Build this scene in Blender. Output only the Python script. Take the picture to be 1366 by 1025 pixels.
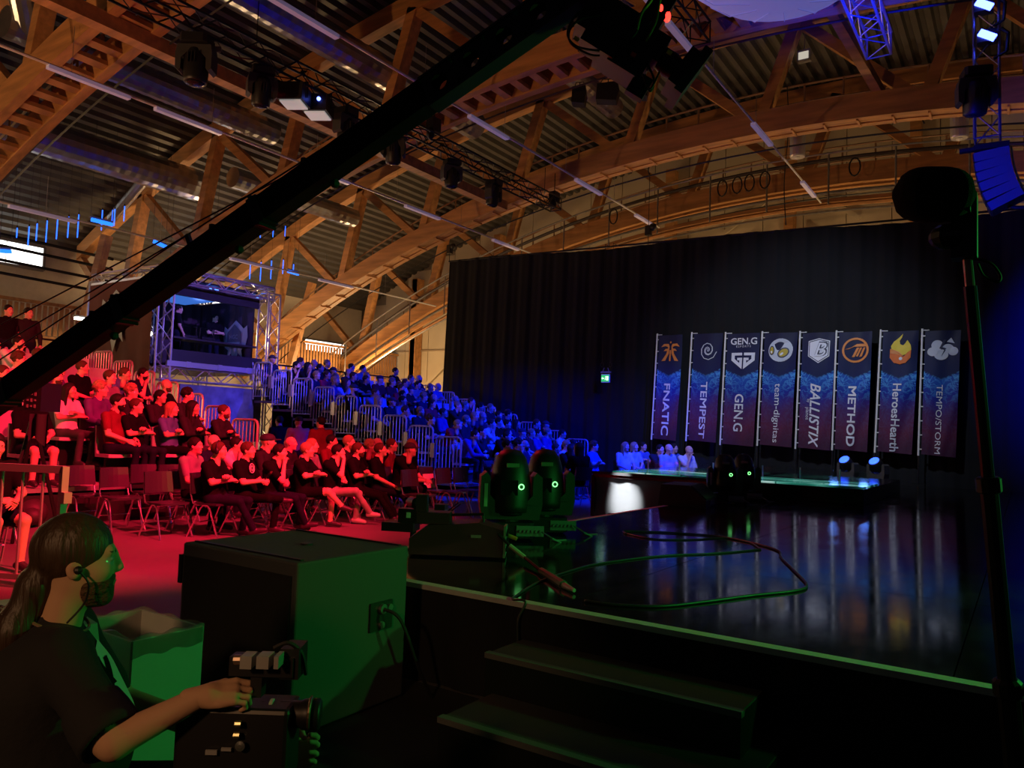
import bpy, bmesh, math, random
import numpy as np
from math import sin, cos, pi, radians, sqrt, atan2, hypot
from mathutils import Vector, Matrix
for o in list(bpy.data.objects): bpy.data.objects.remove(o)
SC = bpy.context.scene
COL = SC.collection
random.seed(7)

# ------------------------------------------------------------------ camera
FPX, IW, IH = 1026.0, 1366, 1025
CAM = np.array([0.0, 0.0, 1.6])
YAW, PITCH, ROLL = radians(33.8), radians(3.4), radians(2.0)
_F = np.array([-sin(YAW)*cos(PITCH), cos(YAW)*cos(PITCH), sin(PITCH)])
_R0 = np.array([cos(YAW), sin(YAW), 0.0]); _U0 = np.cross(_R0, _F)
_U = cos(ROLL)*_U0 - sin(ROLL)*_R0
_R = cos(ROLL)*_R0 + sin(ROLL)*_U0
cam = bpy.data.objects.new('camera', bpy.data.cameras.new('camera')); COL.objects.link(cam)
cam.data.sensor_fit = 'HORIZONTAL'; cam.data.sensor_width = 36.0; cam.data.lens = FPX/IW*36.0
cam.data.clip_end = 200
M = Matrix.Identity(4)
for i in range(3):
    M[i][0] = _R[i]; M[i][1] = _U[i]; M[i][2] = -_F[i]; M[i][3] = CAM[i]
cam.matrix_world = M
SC.camera = cam
def ray(x, y): return _F + (x-IW/2)/FPX*_R - (y-IH/2)/FPX*_U
def on_x(x, y, c): d = ray(x, y); return Vector(CAM + d*((c-CAM[0])/d[0]))
def on_y(x, y, c): d = ray(x, y); return Vector(CAM + d*((c-CAM[1])/d[1]))
def on_z(x, y, c): d = ray(x, y); return Vector(CAM + d*((c-CAM[2])/d[2]))
def dep(x, y, c): return Vector(CAM + ray(x, y)*c)

# ------------------------------------------------------------------ world, exposure, main lights
SC.view_settings.view_transform = 'Standard'; SC.view_settings.look = 'None'
SC.view_settings.exposure = 0.0; SC.view_settings.gamma = 1.0
SC.view_settings.use_curve_mapping = False
W = bpy.data.worlds.new('world'); SC.world = W; W.use_nodes = True
W.node_tree.nodes['Background'].inputs[0].default_value = (0.55, 0.5, 0.62, 1)
W.node_tree.nodes['Background'].inputs[1].default_value = 0.012

def aim(o, target):
    d = Vector(target) - o.location
    o.rotation_euler = d.to_track_quat('-Z', 'Y').to_euler()
def spot(name, loc, target, color, energy, size, blend=0.5, radius=0.12):
    l = bpy.data.lights.new(name, 'SPOT'); l.color = color; l.energy = energy
    l.spot_size = radians(size); l.spot_blend = blend; l.shadow_soft_size = radius
    o = bpy.data.objects.new(name, l); COL.objects.link(o); o.location = loc; aim(o, target); return o
def point(name, loc, color, energy, radius=0.3):
    l = bpy.data.lights.new(name, 'POINT'); l.color = color; l.energy = energy; l.shadow_soft_size = radius
    o = bpy.data.objects.new(name, l); COL.objects.link(o); o.location = loc; return o

RED = (1.0, 0.012, 0.045); BLUE = (0.0, 0.012, 1.0); GREEN = (0.05, 1.0, 0.12); WARM = (1.0, 0.62, 0.28)
# stage wash: moving heads on the rig over the stage
spot('red_wash_light', (-2.3, 4.6, 8.3), (-12.4, 5.4, 0.6), RED, 14500, 54, 0.45)
spot('red_wash_light', (-2.6, 7.6, 8.3), (-10.6, 8.4, 0.6), RED, 6500, 40, 0.5)
spot('blue_wash_light', (-2.8, 16.6, 8.3), (-12.6, 17.3, 0.9), BLUE, 17000, 50, 0.5)
spot('blue_wash_light', (-2.6, 14.4, 8.3), (-9.6, 18.2, 0.8), BLUE, 5000, 48, 0.5)
spot('green_wash_light', (4.2, 8.2, 3.0), (-2.4, 3.6, 0.6), GREEN, 600, 52, 0.7)
spot('green_wash_light', (5.0, 4.9, 2.5), (-3.8, 5.3, 1.15), GREEN, 330, 46, 0.7)
spot('green_beam_light', (1.4, 6.2, 1.4), (-1.75, 3.7, 3.75), (0.25, 1.0, 0.15), 150, 22, 0.6)
spot('red_back_light', (-12.0, 9.4, 8.0), (-4.0, 7.4, 0.8), RED, 1300, 34, 0.6)
spot('blue_spill_light', (-2.4, 9.6, 8.3), (-14.5, 6.0, 1.5), BLUE, 1800, 44, 0.8)
spot('booth_wash_light', (-6.5, 13.0, 8.2), (-18.6, 13.0, 3.4), (0.25, 0.14, 1.0), 8500, 26, 0.7)
spot('blue_curtain_light', (3.0, 14.2, 6.8), (2.7, 21.6, 3.9), BLUE, 24000, 52, 1.0)
spot('banner_light', (-4.2, 12.6, 8.6), (-5.3, 21.3, 2.9), (0.72, 0.82, 1.0), 1900, 58, 0.9)
# hall house lighting: warm floods standing behind the tribunes, on the balcony and behind the drape
for i, (p, e) in enumerate([((-25.6, 4.0, 4.6), 700), ((-24.5, 16.5, 4.6), 520), ((-24.0, 24.0, 3.2), 800)]):
    point('hall_flood_light', p, WARM, e, 0.4)
for p in [(-15.5, 25.6, 1.5), (-5.5, 25.6, 1.5), (4.0, 25.6, 1.5)]:
    point('backstage_flood_light', p, WARM, 480, 0.4)
spot('roof_uplight', (-13.0, -2.0, 2.4), (-15.0, 9.0, 10.0), (1.0, 0.5, 0.22), 1500, 100, 0.8, 0.3)
spot('operator_fill_light', (-0.9, -1.6, 2.5), (-2.25, 1.2, 0.95), (1.0, 0.50, 0.22), 110, 34, 0.8, 0.15)  # added warm fill from behind the camera to brighten the operator

# ------------------------------------------------------------------ materials
def _nodes(m): m.use_nodes = True; return m.node_tree.nodes, m.node_tree.links
MATS = {}
def mat(name, col, rough=0.6, metal=0.0, emit=None, es=1.0, var=0.0, vscale=6.0, bump=0.0, bscale=40.0, stretch=(1, 1, 1), alpha=1.0, trans=0.0, spec=0.5, coat=0.0):
    if name in MATS: return MATS[name]
    m = bpy.data.materials.new(name); N, L = _nodes(m); b = N['Principled BSDF']
    b.inputs['Base Color'].default_value = (*col, 1); b.inputs['Roughness'].default_value = rough
    b.inputs['Metallic'].default_value = metal; b.inputs['Alpha'].default_value = alpha
    b.inputs['Transmission Weight'].default_value = trans; b.inputs['Specular IOR Level'].default_value = spec
    b.inputs['Coat Weight'].default_value = coat
    if emit: b.inputs['Emission Color'].default_value = (*emit, 1); b.inputs['Emission Strength'].default_value = es
    if var > 0 or bump > 0:
        tc = N.new('ShaderNodeTexCoord'); mp = N.new('ShaderNodeMapping'); mp.inputs['Scale'].default_value = stretch
        L.new(tc.outputs['Object'], mp.inputs['Vector'])
        if var > 0:
            n = N.new('ShaderNodeTexNoise'); n.inputs['Scale'].default_value = vscale; n.inputs['Detail'].default_value = 5
            L.new(mp.outputs[0], n.inputs['Vector'])
            r = N.new('ShaderNodeValToRGB')
            r.color_ramp.elements[0].position = 0.3; r.color_ramp.elements[1].position = 0.7
            r.color_ramp.elements[0].color = (*[max(0, c*(1-var)) for c in col], 1)
            r.color_ramp.elements[1].color = (*[min(1, c*(1+var)) for c in col], 1)
            L.new(n.outputs['Fac'], r.inputs[0]); L.new(r.outputs[0], b.inputs['Base Color'])
        if bump > 0:
            n = N.new('ShaderNodeTexNoise'); n.inputs['Scale'].default_value = bscale; n.inputs['Detail'].default_value = 4
            L.new(mp.outputs[0], n.inputs['Vector'])
            bp = N.new('ShaderNodeBump'); bp.inputs['Strength'].default_value = bump; bp.inputs['Distance'].default_value = 0.02
            L.new(n.outputs['Fac'], bp.inputs['Height']); L.new(bp.outputs[0], b.inputs['Normal'])
    MATS[name] = m; return m
def glow(name, col, s): return mat(name, (0.02, 0.02, 0.02), 0.4, emit=col, es=s)

WOOD = mat('glulam_spruce', (0.50, 0.24, 0.085), 0.6, var=0.28, vscale=2.2, stretch=(0.35, 3, 3), bump=0.15, bscale=18)
WOODY = mat('spruce_plank', (0.48, 0.23, 0.085), 0.62, var=0.25, vscale=3, bump=0.1)
STEEL = mat('galvanised_steel', (0.46, 0.46, 0.47), 0.34, 0.9, var=0.15, vscale=8)
DUCT = mat('spiral_duct', (0.42, 0.43, 0.46), 0.3, 0.9, var=0.12, vscale=4)
ALU = mat('truss_aluminium', (0.72, 0.72, 0.75), 0.32, 0.85)
BLK = mat('black_plastic', (0.012, 0.012, 0.013), 0.45)
BLKM = mat('black_metal', (0.014, 0.014, 0.015), 0.4, 0.3)
BLKG = mat('glossy_black', (0.01, 0.01, 0.011), 0.12)
RUB = mat('black_rubber', (0.013, 0.013, 0.014), 0.7)
GREY = mat('grey_plastic', (0.22, 0.22, 0.23), 0.5)
CHROME = mat('chrome_tube', (0.75, 0.75, 0.76), 0.25, 0.9)
WHITE = mat('white_plastic', (0.75, 0.75, 0.74), 0.45)
PAPER = mat('white_paper', (0.8, 0.8, 0.78), 0.8)
DRAPE = mat('black_stage_drape', (0.012, 0.012, 0.017), 0.9, var=0.2, vscale=1.5)
GLASS = mat('clear_glass', (0.9, 0.95, 0.95), 0.05, trans=1.0)

# ------------------------------------------------------------------ mesh builder
class MB:
    def __init__(s): s.v = []; s.f = []; s.m = []; s.mi = 0
    def add(s, vs, fs):
        b = len(s.v); s.v += [tuple(v) for v in vs]
        for f in fs: s.f.append(tuple(b+i for i in f)); s.m.append(s.mi)
        return s
    def box(s, c, d, rz=0.0, rot=None, taper=1.0):
        h = [x/2 for x in d]; vs = []
        R = rot if rot is not None else Matrix.Rotation(rz, 3, 'Z')
        for z in (-1, 1):
            t = taper if z > 0 else 1.0
            for x, y in ((-1, -1), (1, -1), (1, 1), (-1, 1)):
                vs.append(R @ Vector((x*h[0]*t, y*h[1]*t, z*h[2])) + Vector(c))
        return s.add(vs, [(3, 2, 1, 0), (4, 5, 6, 7), (0, 1, 5, 4), (1, 2, 6, 5), (2, 3, 7, 6), (3, 0, 4, 7)])
    def bar(s, a, b, w, h, up=(0, 0, 1)):
        a, b = Vector(a), Vector(b); t = (b-a).normalized(); u = Vector(up)
        if abs(t.dot(u)) > 0.98: u = Vector((1, 0, 0))
        r = t.cross(u).normalized(); u = r.cross(t).normalized()
        vs = [p + r*(i*w/2) + u*(j*h/2) for p in (a, b) for i, j in ((-1, -1), (1, -1), (1, 1), (-1, 1))]
        return s.add(vs, [(0, 1, 2, 3), (7, 6, 5, 4), (0, 4, 5, 1), (1, 5, 6, 2), (2, 6, 7, 3), (3, 7, 4, 0)])
    def tube(s, a, b, r, n=8, r2=None, cap=True):
        a, b = Vector(a), Vector(b); r2 = r if r2 is None else r2
        t = (b-a).normalized(); u = Vector((0, 0, 1)) if abs(t.z) < 0.95 else Vector((1, 0, 0))
        e = t.cross(u).normalized(); g = t.cross(e)
        vs = []
        for p, q in ((a, r), (b, r2)):
            for k in range(n): an = 2*pi*k/n; vs.append(p + e*(cos(an)*q) + g*(sin(an)*q))
        fs = [(k, (k+1) % n, n+(k+1) % n, n+k) for k in range(n)]
        if cap: fs += [tuple(range(n))[::-1], tuple(range(n, 2*n))]
        return s.add(vs, fs)
    def path(s, pts, r, n=6, closed=False):
        pts = [Vector(p) for p in pts]; K = len(pts); vs = []; prev = None
        for i, p in enumerate(pts):
            q0 = pts[i-1] if (i > 0 or closed) else p; q1 = pts[(i+1) % K] if (i < K-1 or closed) else p
            t = (q1-q0).normalized()
            if prev is None:
                u = Vector((0, 0, 1)) if abs(t.z) < 0.9 else Vector((1, 0, 0)); e = t.cross(u).normalized()
            else: e = (prev - t*prev.dot(t)).normalized()
            prev = e; g = t.cross(e); rr = r[i] if isinstance(r, (list, tuple)) else r
            for k in range(n): an = 2*pi*k/n; vs.append(p + e*(cos(an)*rr) + g*(sin(an)*rr))
        fs = []
        for i in range(K if closed else K-1):
            j = (i+1) % K
            fs += [(i*n+k, i*n+(k+1) % n, j*n+(k+1) % n, j*n+k) for k in range(n)]
        if not closed: fs += [tuple(range(n))[::-1], tuple(range((K-1)*n, K*n))]
        return s.add(vs, fs)
    def lathe(s, prof, o, axis=(0, 0, 1), n=16, sx=1.0, sy=1.0):
        o = Vector(o); t = Vector(axis).normalized(); u = Vector((0, 0, 1)) if abs(t.z) < 0.95 else Vector((1, 0, 0))
        e = t.cross(u).normalized(); g = t.cross(e); vs = []
        for r, z in prof:
            for k in range(n): an = 2*pi*k/n; vs.append(o + t*z + e*(cos(an)*r*sx) + g*(sin(an)*r*sy))
        K = len(prof); fs = []
        for i in range(K-1): fs += [(i*n+k, i*n+(k+1) % n, (i+1)*n+(k+1) % n, (i+1)*n+k) for k in range(n)]
        fs += [tuple(range(n))[::-1], tuple(range((K-1)*n, K*n))]
        return s.add(vs, fs)
    def ball(s, c, r, n=14, m=9):
        r = (r, r, r) if isinstance(r, (int, float)) else r
        vs = []; c = Vector(c)
        for i in range(m+1):
            a = pi*(0.02+0.96*i/m)
            for k in range(n): b = 2*pi*k/n; vs.append(c + Vector((sin(a)*cos(b)*r[0], sin(a)*sin(b)*r[1], -cos(a)*r[2])))
        fs = [(i*n+k, i*n+(k+1) % n, (i+1)*n+(k+1) % n, (i+1)*n+k) for i in range(m) for k in range(n)]
        fs += [tuple(range(n))[::-1], tuple(range(m*n, (m+1)*n))]
        return s.add(vs, fs)
    def prism(s, poly, o, ex, ey, d):
        o, ex, ey, d = Vector(o), Vector(ex), Vector(ey), Vector(d); K = len(poly)
        vs = [o + ex*x + ey*y for x, y in poly] + [o + ex*x + ey*y + d for x, y in poly]
        fs = [tuple(range(K))[::-1], tuple(range(K, 2*K))] + [(k, (k+1) % K, K+(k+1) % K, K+k) for k in range(K)]
        return s.add(vs, fs)
    def grid(s, fn, nu, nv):
        vs = [fn(i/nu, j/nv) for j in range(nv+1) for i in range(nu+1)]
        fs = [(j*(nu+1)+i, j*(nu+1)+i+1, (j+1)*(nu+1)+i+1, (j+1)*(nu+1)+i) for j in range(nv) for i in range(nu)]
        return s.add(vs, fs)
    def mesh(s, name, mats, smooth=False):
        me = bpy.data.meshes.new(name); me.from_pydata(s.v, [], s.f)
        for m in (mats if isinstance(mats, (list, tuple)) else [mats]): me.materials.append(m)
        me.polygons.foreach_set('material_index', s.m)
        bm = bmesh.new(); bm.from_mesh(me); bmesh.ops.recalc_face_normals(bm, faces=bm.faces[:]); bm.to_mesh(me); bm.free()
        if smooth: me.polygons.foreach_set('use_smooth', [True]*len(me.polygons))
        me.update(); return me
    def build(s, name, mats, parent=None, smooth=False, loc=None, rz=0.0):
        return link(name, s.mesh(name, mats, smooth), parent, loc, rz)

def link(name, me, parent=None, loc=None, rz=0.0):
    o = bpy.data.objects.new(name, me); COL.objects.link(o); o.parent = parent
    if loc is not None: o.location = loc
    if rz: o.rotation_euler[2] = rz
    return o
def tag(o, label=None, cat=None, group=None, kind=None):
    if label: o['label'] = label
    if cat: o['category'] = cat
    if group: o['group'] = group
    if kind: o['kind'] = kind
    return o
def thing(name, label, cat, loc=(0, 0, 0), rz=0.0, group=None, rot=None):
    o = link(name, None, None, loc, rz); o.empty_display_size = 0.1
    if rot is not None: o.rotation_euler = rot
    return tag(o, label, cat, group)
def dup(o, parent=None, loc=None, rz=None):
    c = o.copy(); COL.objects.link(c); c.parent = parent
    if loc is not None: c.location = loc
    if rz is not None: c.rotation_euler[2] = rz
    for ch in list(o.children): dup(ch, c)
    return c
def text_mesh(body, size, font_shear=0.0, bold=0.0, spacing=1.0, ext=0.0, sx=1.0):
    cu = bpy.data.curves.new('lettering', 'FONT'); cu.body = body; cu.size = size; cu.align_x = 'CENTER'; cu.align_y = 'CENTER'
    cu.shear = font_shear; cu.offset = bold; cu.space_character = spacing; cu.resolution_u = 3; cu.extrude = ext
    o = bpy.data.objects.new('t', cu); COL.objects.link(o)
    dg = bpy.context.evaluated_depsgraph_get(); me = bpy.data.meshes.new_from_object(o.evaluated_get(dg))
    bpy.data.objects.remove(o); bpy.data.curves.remove(cu)
    for v in me.vertices: v.co.x *= sx
    return me
def boxtruss(mb, a, b, w, r=0.024, cell=0.5, n=6, up=(0, 0, 1)):
    a, b = Vector(a), Vector(b); t = (b-a).normalized(); u = Vector(up)
    if abs(t.dot(u)) > 0.98: u = Vector((1, 0, 0))
    e = t.cross(u).normalized(); g = e.cross(t).normalized(); h = w/2
    cs = [e*(i*h)+g*(j*h) for i, j in ((-1, -1), (1, -1), (1, 1), (-1, 1))]
    for c in cs: mb.tube(a+c, b+c, r, n)
    L = (b-a).length; k = max(1, round(L/cell))
    for i in range(k):
        p, q = a+t*(L*i/k), a+t*(L*(i+1)/k)
        for f in range(4):
            c0, c1 = cs[f], cs[(f+1) % 4]
            if i % 2: c0, c1 = c1, c0
            mb.tube(p+c0, q+c1, r*0.55, 4, cap=False)
        if i == 0: 
            for f in range(4): mb.tube(p+cs[f], p+cs[(f+1) % 4], r*0.6, 4, cap=False)
    for f in range(4): mb.tube(b+cs[f], b+cs[(f+1) % 4], r*0.6, 4, cap=False)
# ================================================================== HALL
XC, ZB, RB = -5.8, 9.78, 41.06           # bottom edge of the arched bottom chords
ZT, RT = 12.8, 52.7                      # bottom edge of the top chords
def zb(x): return ZB - RB + sqrt(RB*RB - (x-XC)**2)
def zt(x): return ZT - RT + sqrt(RT*RT - (x-XC)**2)
ARCHES = (7.1, 14.0, 20.35, 25.6)

def floor_material():
    m = bpy.data.materials.new('painted_screed'); N, L = _nodes(m); b = N['Principled BSDF']
    tc = N.new('ShaderNodeTexCoord'); n = N.new('ShaderNodeTexNoise'); n.inputs['Scale'].default_value = 1.3; n.inputs['Detail'].default_value = 6
    L.new(tc.outputs['Object'], n.inputs['Vector'])
    r = N.new('ShaderNodeValToRGB'); r.color_ramp.elements[0].color = (0.11, 0.105, 0.105, 1); r.color_ramp.elements[1].color = (0.19, 0.18, 0.18, 1)
    L.new(n.outputs['Fac'], r.inputs[0]); L.new(r.outputs[0], b.inputs['Base Color'])
    b.inputs['Roughness'].default_value = 0.5
    return m
mb = MB(); mb.box((-8, 11, -0.1), (48, 40, 0.2)); tag(mb.build('floor', floor_material()), kind='structure')

mb = MB(); mb.box((0.2, 0.4, 0.004), (9.2, 6.78, 0.008)); tag(mb.build('floor_shade_sheet', mat('black_shade_sheet', (0.012, 0.012, 0.012), 0.95, bump=0.3, bscale=150)), kind='structure')  # black sheet added in place of shade on the floor before the stage
# gable wall with cladding panels and timber posts
YW = 29.5
CREAM = mat('cream_cladding', (0.62, 0.53, 0.38), 0.55, var=0.06, vscale=1)
mb = MB(); mb.box((-8, YW+0.2, 7), (48, 0.2, 14.5)); wall = tag(mb.build('wall_back', mat('wall_core', (0.3, 0.26, 0.2), 0.8)), kind='structure')
def gable_panel(x0, x1, top):
    mb = MB(); mb.box(((x0+x1)/2, YW+0.06, top/2), (x1-x0-0.03, 0.08, top)); return mb
x = -29.4
while x < 12:
    x1 = x+1.5; gable_panel(x, x1, min(zt(x) if x > -29 else 7, zt(min(x1, 12)))+0.9).build('cladding_panel', CREAM, wall); x = x1
PX = []
for px, py in ((553, 450), (665, 320), (894, 285), (1053, 285), (1222, 160)):
    PX.append(on_y(px, py, YW-0.4).x)
for x in [-25.5] + PX + [3.5, 8.5]:
    mb = MB(); mb.box((x, YW-0.28, zt(x)/2), (0.34, 0.5, zt(x))); mb.build('timber_post', WOOD, wall)
for (xa, za, xb, zb_) in ((PX[2]+0.4, 6.5, PX[2]+3.6, 9.4), (PX[3]+0.6, 9.4, PX[3]+3.2, 7.2), (PX[0]+0.3, 3.4, PX[0]+4.2, 6.6), (PX[3]-2.6, 9.6, PX[3]-0.5, 11.0), (PX[3]+0.5, 11.0, PX[3]+2.4, 9.6)):
    mb = MB(); mb.bar((xa, YW-0.12, za), (xb, YW-0.12, zb_), 0.09, 0.16); mb.build('wall_brace', CREAM, wall)
for z in (3.2, 5.4):
    mb = MB(); mb.bar((-29, YW-0.06, z), (12, YW-0.06, z), 0.05, 0.07); mb.build('wall_rail', mat('wall_rail', (0.35, 0.27, 0.18), 0.6), wall)

# side wall, windows
XL = -29.6
mb = MB(); mb.box((XL-0.12, 12.5, 4.2), (0.24, 34, 8.6)); tag(mb.build('wall_left', mat('side_wall_paint', (0.55, 0.5, 0.42), 0.7, var=0.05)), kind='structure')
SKYG = glow('bright_daylight', (1.0, 0.98, 0.92), 3.0)
for i, (y0, y1, z0, z1) in enumerate(((6.0, 13.4, 6.75, 7.6), (25.6, 28.3, 5.15, 5.75), (19.0, 22.5, 6.1, 7.3))):
    mb = MB()
    for a, b in (((y0, z0), (y1, z0)), ((y0, z1), (y1, z1)), ((y0, z0), (y0, z1)), ((y1, z0), (y1, z1))):
        mb.bar((XL+0.05, a[0], a[1]), (XL+0.05, b[0], b[1]), 0.09, 0.09)
    w = tag(mb.build('window_%d' % (i+1), GREY), kind='structure')
    k = max(2, round((y1-y0)/1.2))
    for j in range(k):
        a, b = y0+(y1-y0)*j/k, y0+(y1-y0)*(j+1)/k
        mb = MB(); mb.box((XL+0.03, (a+b)/2, (z0+z1)/2), (0.02, b-a-0.05, z1-z0-0.05)); mb.build('pane', SKYG, w)

# roof deck: profiled sheets spanning between the trusses
DECK = mat('galvanised_roof_deck', (0.115, 0.11, 0.105), 0.5, 0.5, var=0.15, vscale=0.8)
def zr(x): return zt(x) + 0.56
Y0, Y1 = -4.0, 30.0
mb = MB()
nx = 44
for i in range(nx):
    xa, xb = XL+ (12-XL)*i/nx, XL+(12-XL)*(i+1)/nx
    mb.add([(xa, Y0, zr(xa)+0.22), (xb, Y0, zr(xb)+0.22), (xb, Y1, zr(xb)+0.22), (xa, Y1, zr(xa)+0.22), (xa, Y0, zr(xa)+0.3), (xb, Y0, zr(xb)+0.3), (xb, Y1, zr(xb)+0.3), (xa, Y1, zr(xa)+0.3)],
           [(3, 2, 1, 0), (4, 5, 6, 7), (0, 1, 5, 4), (2, 3, 7, 6)])
ceil = tag(mb.build('ceiling', DECK), kind='structure')
pitch = 0.36
x = XL
while x < 12:
    mb = MB(); pts = []
    for k in range(4):
        xs = x + k*pitch
        pts += [(xs, 0.0), (xs+0.15, 0.0), (xs+0.2, 0.15), (xs+0.31, 0.15)]
    pts.append((x+4*pitch, 0.0))
    vs = [(px, y, zr(px)+dz) for y in (Y0, Y1) for px, dz in pts]; n = len(pts)
    mb.add(vs, [(i, i+1, n+i+1, n+i) for i in range(n-1)]); mb.build('deck_sheet', DECK, ceil); x += 4*pitch

# timber trusses
TOPX = [-29.2 + 4.02*i for i in range(11)]
def chord(y, w, h, zf, x0, x1, n=44):
    mb = MB(); vs = []
    for i in range(n+1):
        x = x0+(x1-x0)*i/n; z = zf(x)
        vs += [(x, y, z), (x, y+w, z), (x, y+w, z+h), (x, y, z+h)]
    fs = [(i*4+k, i*4+(k+1) % 4, i*4+4+(k+1) % 4, i*4+4+k) for i in range(n) for k in range(4)]
    fs += [(0, 1, 2, 3), (4*n+3, 4*n+2, 4*n+1, 4*n)]
    return mb.add(vs, fs)
rung_me = None
arch_words = ('timber roof truss nearest the raised end of the camera crane', 'timber roof truss passing over the caster booth', 'timber roof truss just in front of the black drape', 'timber roof truss behind the black drape, before the cream gable wall')
for ai, y in enumerate(ARCHES):
    t = thing('roof_truss', arch_words[ai], 'roof truss', (XC, y, 0), group=None)
    P = lambda mb, nm, m: (lambda o: (setattr(o, 'location', (-XC, -y, 0)), o)[1])(mb.build(nm, m, t))
    xe0, xe1 = -27.8, 12
    P(chord(y, 0.2, 0.62, zb, xe0, xe1), 'bottom_chord', WOOD)
    P(chord(y+(0.85 if ai < 2 else 0.45), 0.2, 0.62, zb, xe0, xe1), 'bottom_chord', WOOD)
    P(chord(y+0.35, 0.34, 0.5, zt, -29.2, xe1), 'top_chord', WOOD)
    x = -27.5; k = 0
    if rung_me is None:
        rb = MB(); rb.box((0, 0, 0), (0.2, 0.64, 0.1)); rung_me = rb.mesh('rung', WOODY)
    if ai < 2:
        while x < 2:
            o = link('rung', rung_me, t, (x-XC, 0.525, zb(x)+0.09)); o.rotation_euler[1] = math.asin((x-XC)/RB); x += 0.52
    if ai == 2:
        P(chord(y+0.2, 0.25, 0.05, lambda q: zb(q)+0.03, xe0, xe1), 'soffit_board', WOOD)
        tk = MB(); tk.box((0, 0, 0), (0.05, 0.5, 0.05)); tk_me = tk.mesh('soffit_batten', WOODY)
        while x < 2:
            o = link('soffit_batten', tk_me, t, (x-XC, 0.33, zb(x)-0.02)); o.rotation_euler[1] = math.asin((x-XC)/RB); x += 0.8
    for i in range(len(TOPX)-1):
        xa, xb = TOPX[i], TOPX[i+1]; bx = xa+3.05
        if ai == 3 and bx > 4: continue
        yy = y+0.52
        mb = MB(); mb.bar((xb, yy, zt(xb)+0.1), (bx, yy, zb(bx)+0.4), 0.3, 0.34, (0, 1, 0)); P(mb, 'web_post', WOOD)
        mb = MB(); mb.bar((xa, yy, zt(xa)+0.1), (bx, yy, zb(bx)+0.4), 0.26, 0.22, (0, 1, 0)); P(mb, 'web_diagonal', WOOD)
    # service walkway rails and pipes following the arch
    def arcpts(dz, yo, x0=-27.0, x1=11.0, n=40): return [(x0+(x1-x0)*i/n, y+yo, zb(x0+(x1-x0)*i/n)+dz) for i in range(n+1)]
    mb = MB()
    for dz in (1.05, 1.55): mb.path(arcpts(dz, 1.0), 0.035, 4)
    for i in range(38): xx = -27+i; mb.tube((xx, y+1.0, zb(xx)+0.6), (xx, y+1.0, zb(xx)+1.55), 0.03, 4)
    P(mb, 'walkway_rail', mat('brown_rail', (0.28, 0.16, 0.09), 0.6))
    mb = MB(); mb.path(arcpts(0.8, -0.05 if ai == 3 else 1.15), 0.06, 6); mb.path(arcpts(0.95, 1.3), 0.045, 6); mb.path(arcpts(0.72, 1.45), 0.09, 6)
    P(mb, 'service_pipe', mat('dark_pipe', (0.10, 0.09, 0.09), 0.5, 0.4))
    mb = MB(); mb.path(arcpts(-0.03, 1.25), 0.025, 4); P(mb, 'lower_cable', BLK)
    if ai == 3:
        for dz, yo, r_ in ((-0.35, -0.3, 0.05), (-0.7, -0.1, 0.07), (-1.0, -0.5, 0.04)):
            mb = MB(); mb.path(arcpts(dz, yo), r_, 6); P(mb, 'cable_tray_pipe', WOODY if r_ > 0.06 else STEEL)
        P(chord(y-0.6, 0.1, 0.12, lambda q: zb(q)-0.75, xe0, xe1), 'lower_board', WOOD)
        for i in range(20):
            mb = MB(); xx = -26+i*1.9; mb.tube((xx, y-0.6, zb(xx)-0.8), (xx, y-0.6, zb(xx)+0.8), 0.03, 4); P(mb, 'hanger', STEEL)
        mb = MB(); mb.path(arcpts(0.75, -0.8), 0.03, 6); P(mb, 'white_conduit', STEEL)
        for q in (-12.4, -8.4, -7.9, -7.5, -7.0, -4.3):
            mb = MB(); mb.path([(q, y-0.9+0.02*k, zb(q)+0.2+0.26*sin(2*pi*k/12)+0.0*k) if False else (q+0.16*cos(2*pi*k/12), y-0.85, zb(q)+0.2+0.28*sin(2*pi*k/12)) for k in range(12)], 0.025, 5, closed=True)
            P(mb, 'cable_coil', RUB)

# longitudinal timber beams at bottom nodes
for x, z, lab in ((-14.1, 8.98, 'long timber purlin beam beside the black lighting truss')  ,):
    mb = MB(); mb.bar((x, -3, z-0.14), (x, 20.2, z-0.14), 0.3, 0.28); tag(mb.build('purlin_beam', WOOD), lab, 'beam')
mb = MB(); mb.bar((-3.0, 20.6, zb(-3)+0.65), (-4.4, 15.0, zt(-4.4)-0.1), 0.22, 0.22); tag(mb.build('timber_brace', WOOD), 'slanting timber brace beside the blue-lit hanging truss', 'beam')

# ventilation ducts
def duct(k, z, r, y0, y1, label):
    x = (z-1.6)/k; mb = MB(); n = int((y1-y0)/0.16); prof = []
    for i in range(n+1): prof.append((r+(0.012 if i % 2 else 0), (y1-y0)*i/n))
    mb.lathe(prof, (x, y0, z), (0, 1, 0), 18)
    t = tag(mb.build('ventilation_duct', DUCT, smooth=False), label, 'duct'); return t, x
t, x = duct(-0.338, 9.2, 0.5, 2.0, 14.7, 'thick silver ventilation duct running over the tribune')
for yy in (8.2, 13.0):
    mb = MB(); mb.lathe([(0.16, 0), (0.16, 2.6)], (x, yy, 9.0), (-0.9, 0.1, -0.35), 12); mb.build('branch_duct', DUCT, t)
duct(-0.46, 10.3, 0.36, 7.4, 14.8, 'silver ventilation duct above the white tube light rail')
mb = MB(); mb.lathe([(0.24, 0), (0.24, 1.5), (0.3, 1.55)], ((10.3-1.6)/-0.46, 7.9, 10.2), (0.75, -0.5, 0.35), 14); tag(mb.build('duct_elbow', DUCT), 'short silver duct elbow turning up beside the timber arch', 'duct')
duct(-0.66, 10.9, 0.4, 7.4, 18.5, 'silver ventilation duct above the black lighting truss')
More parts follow.
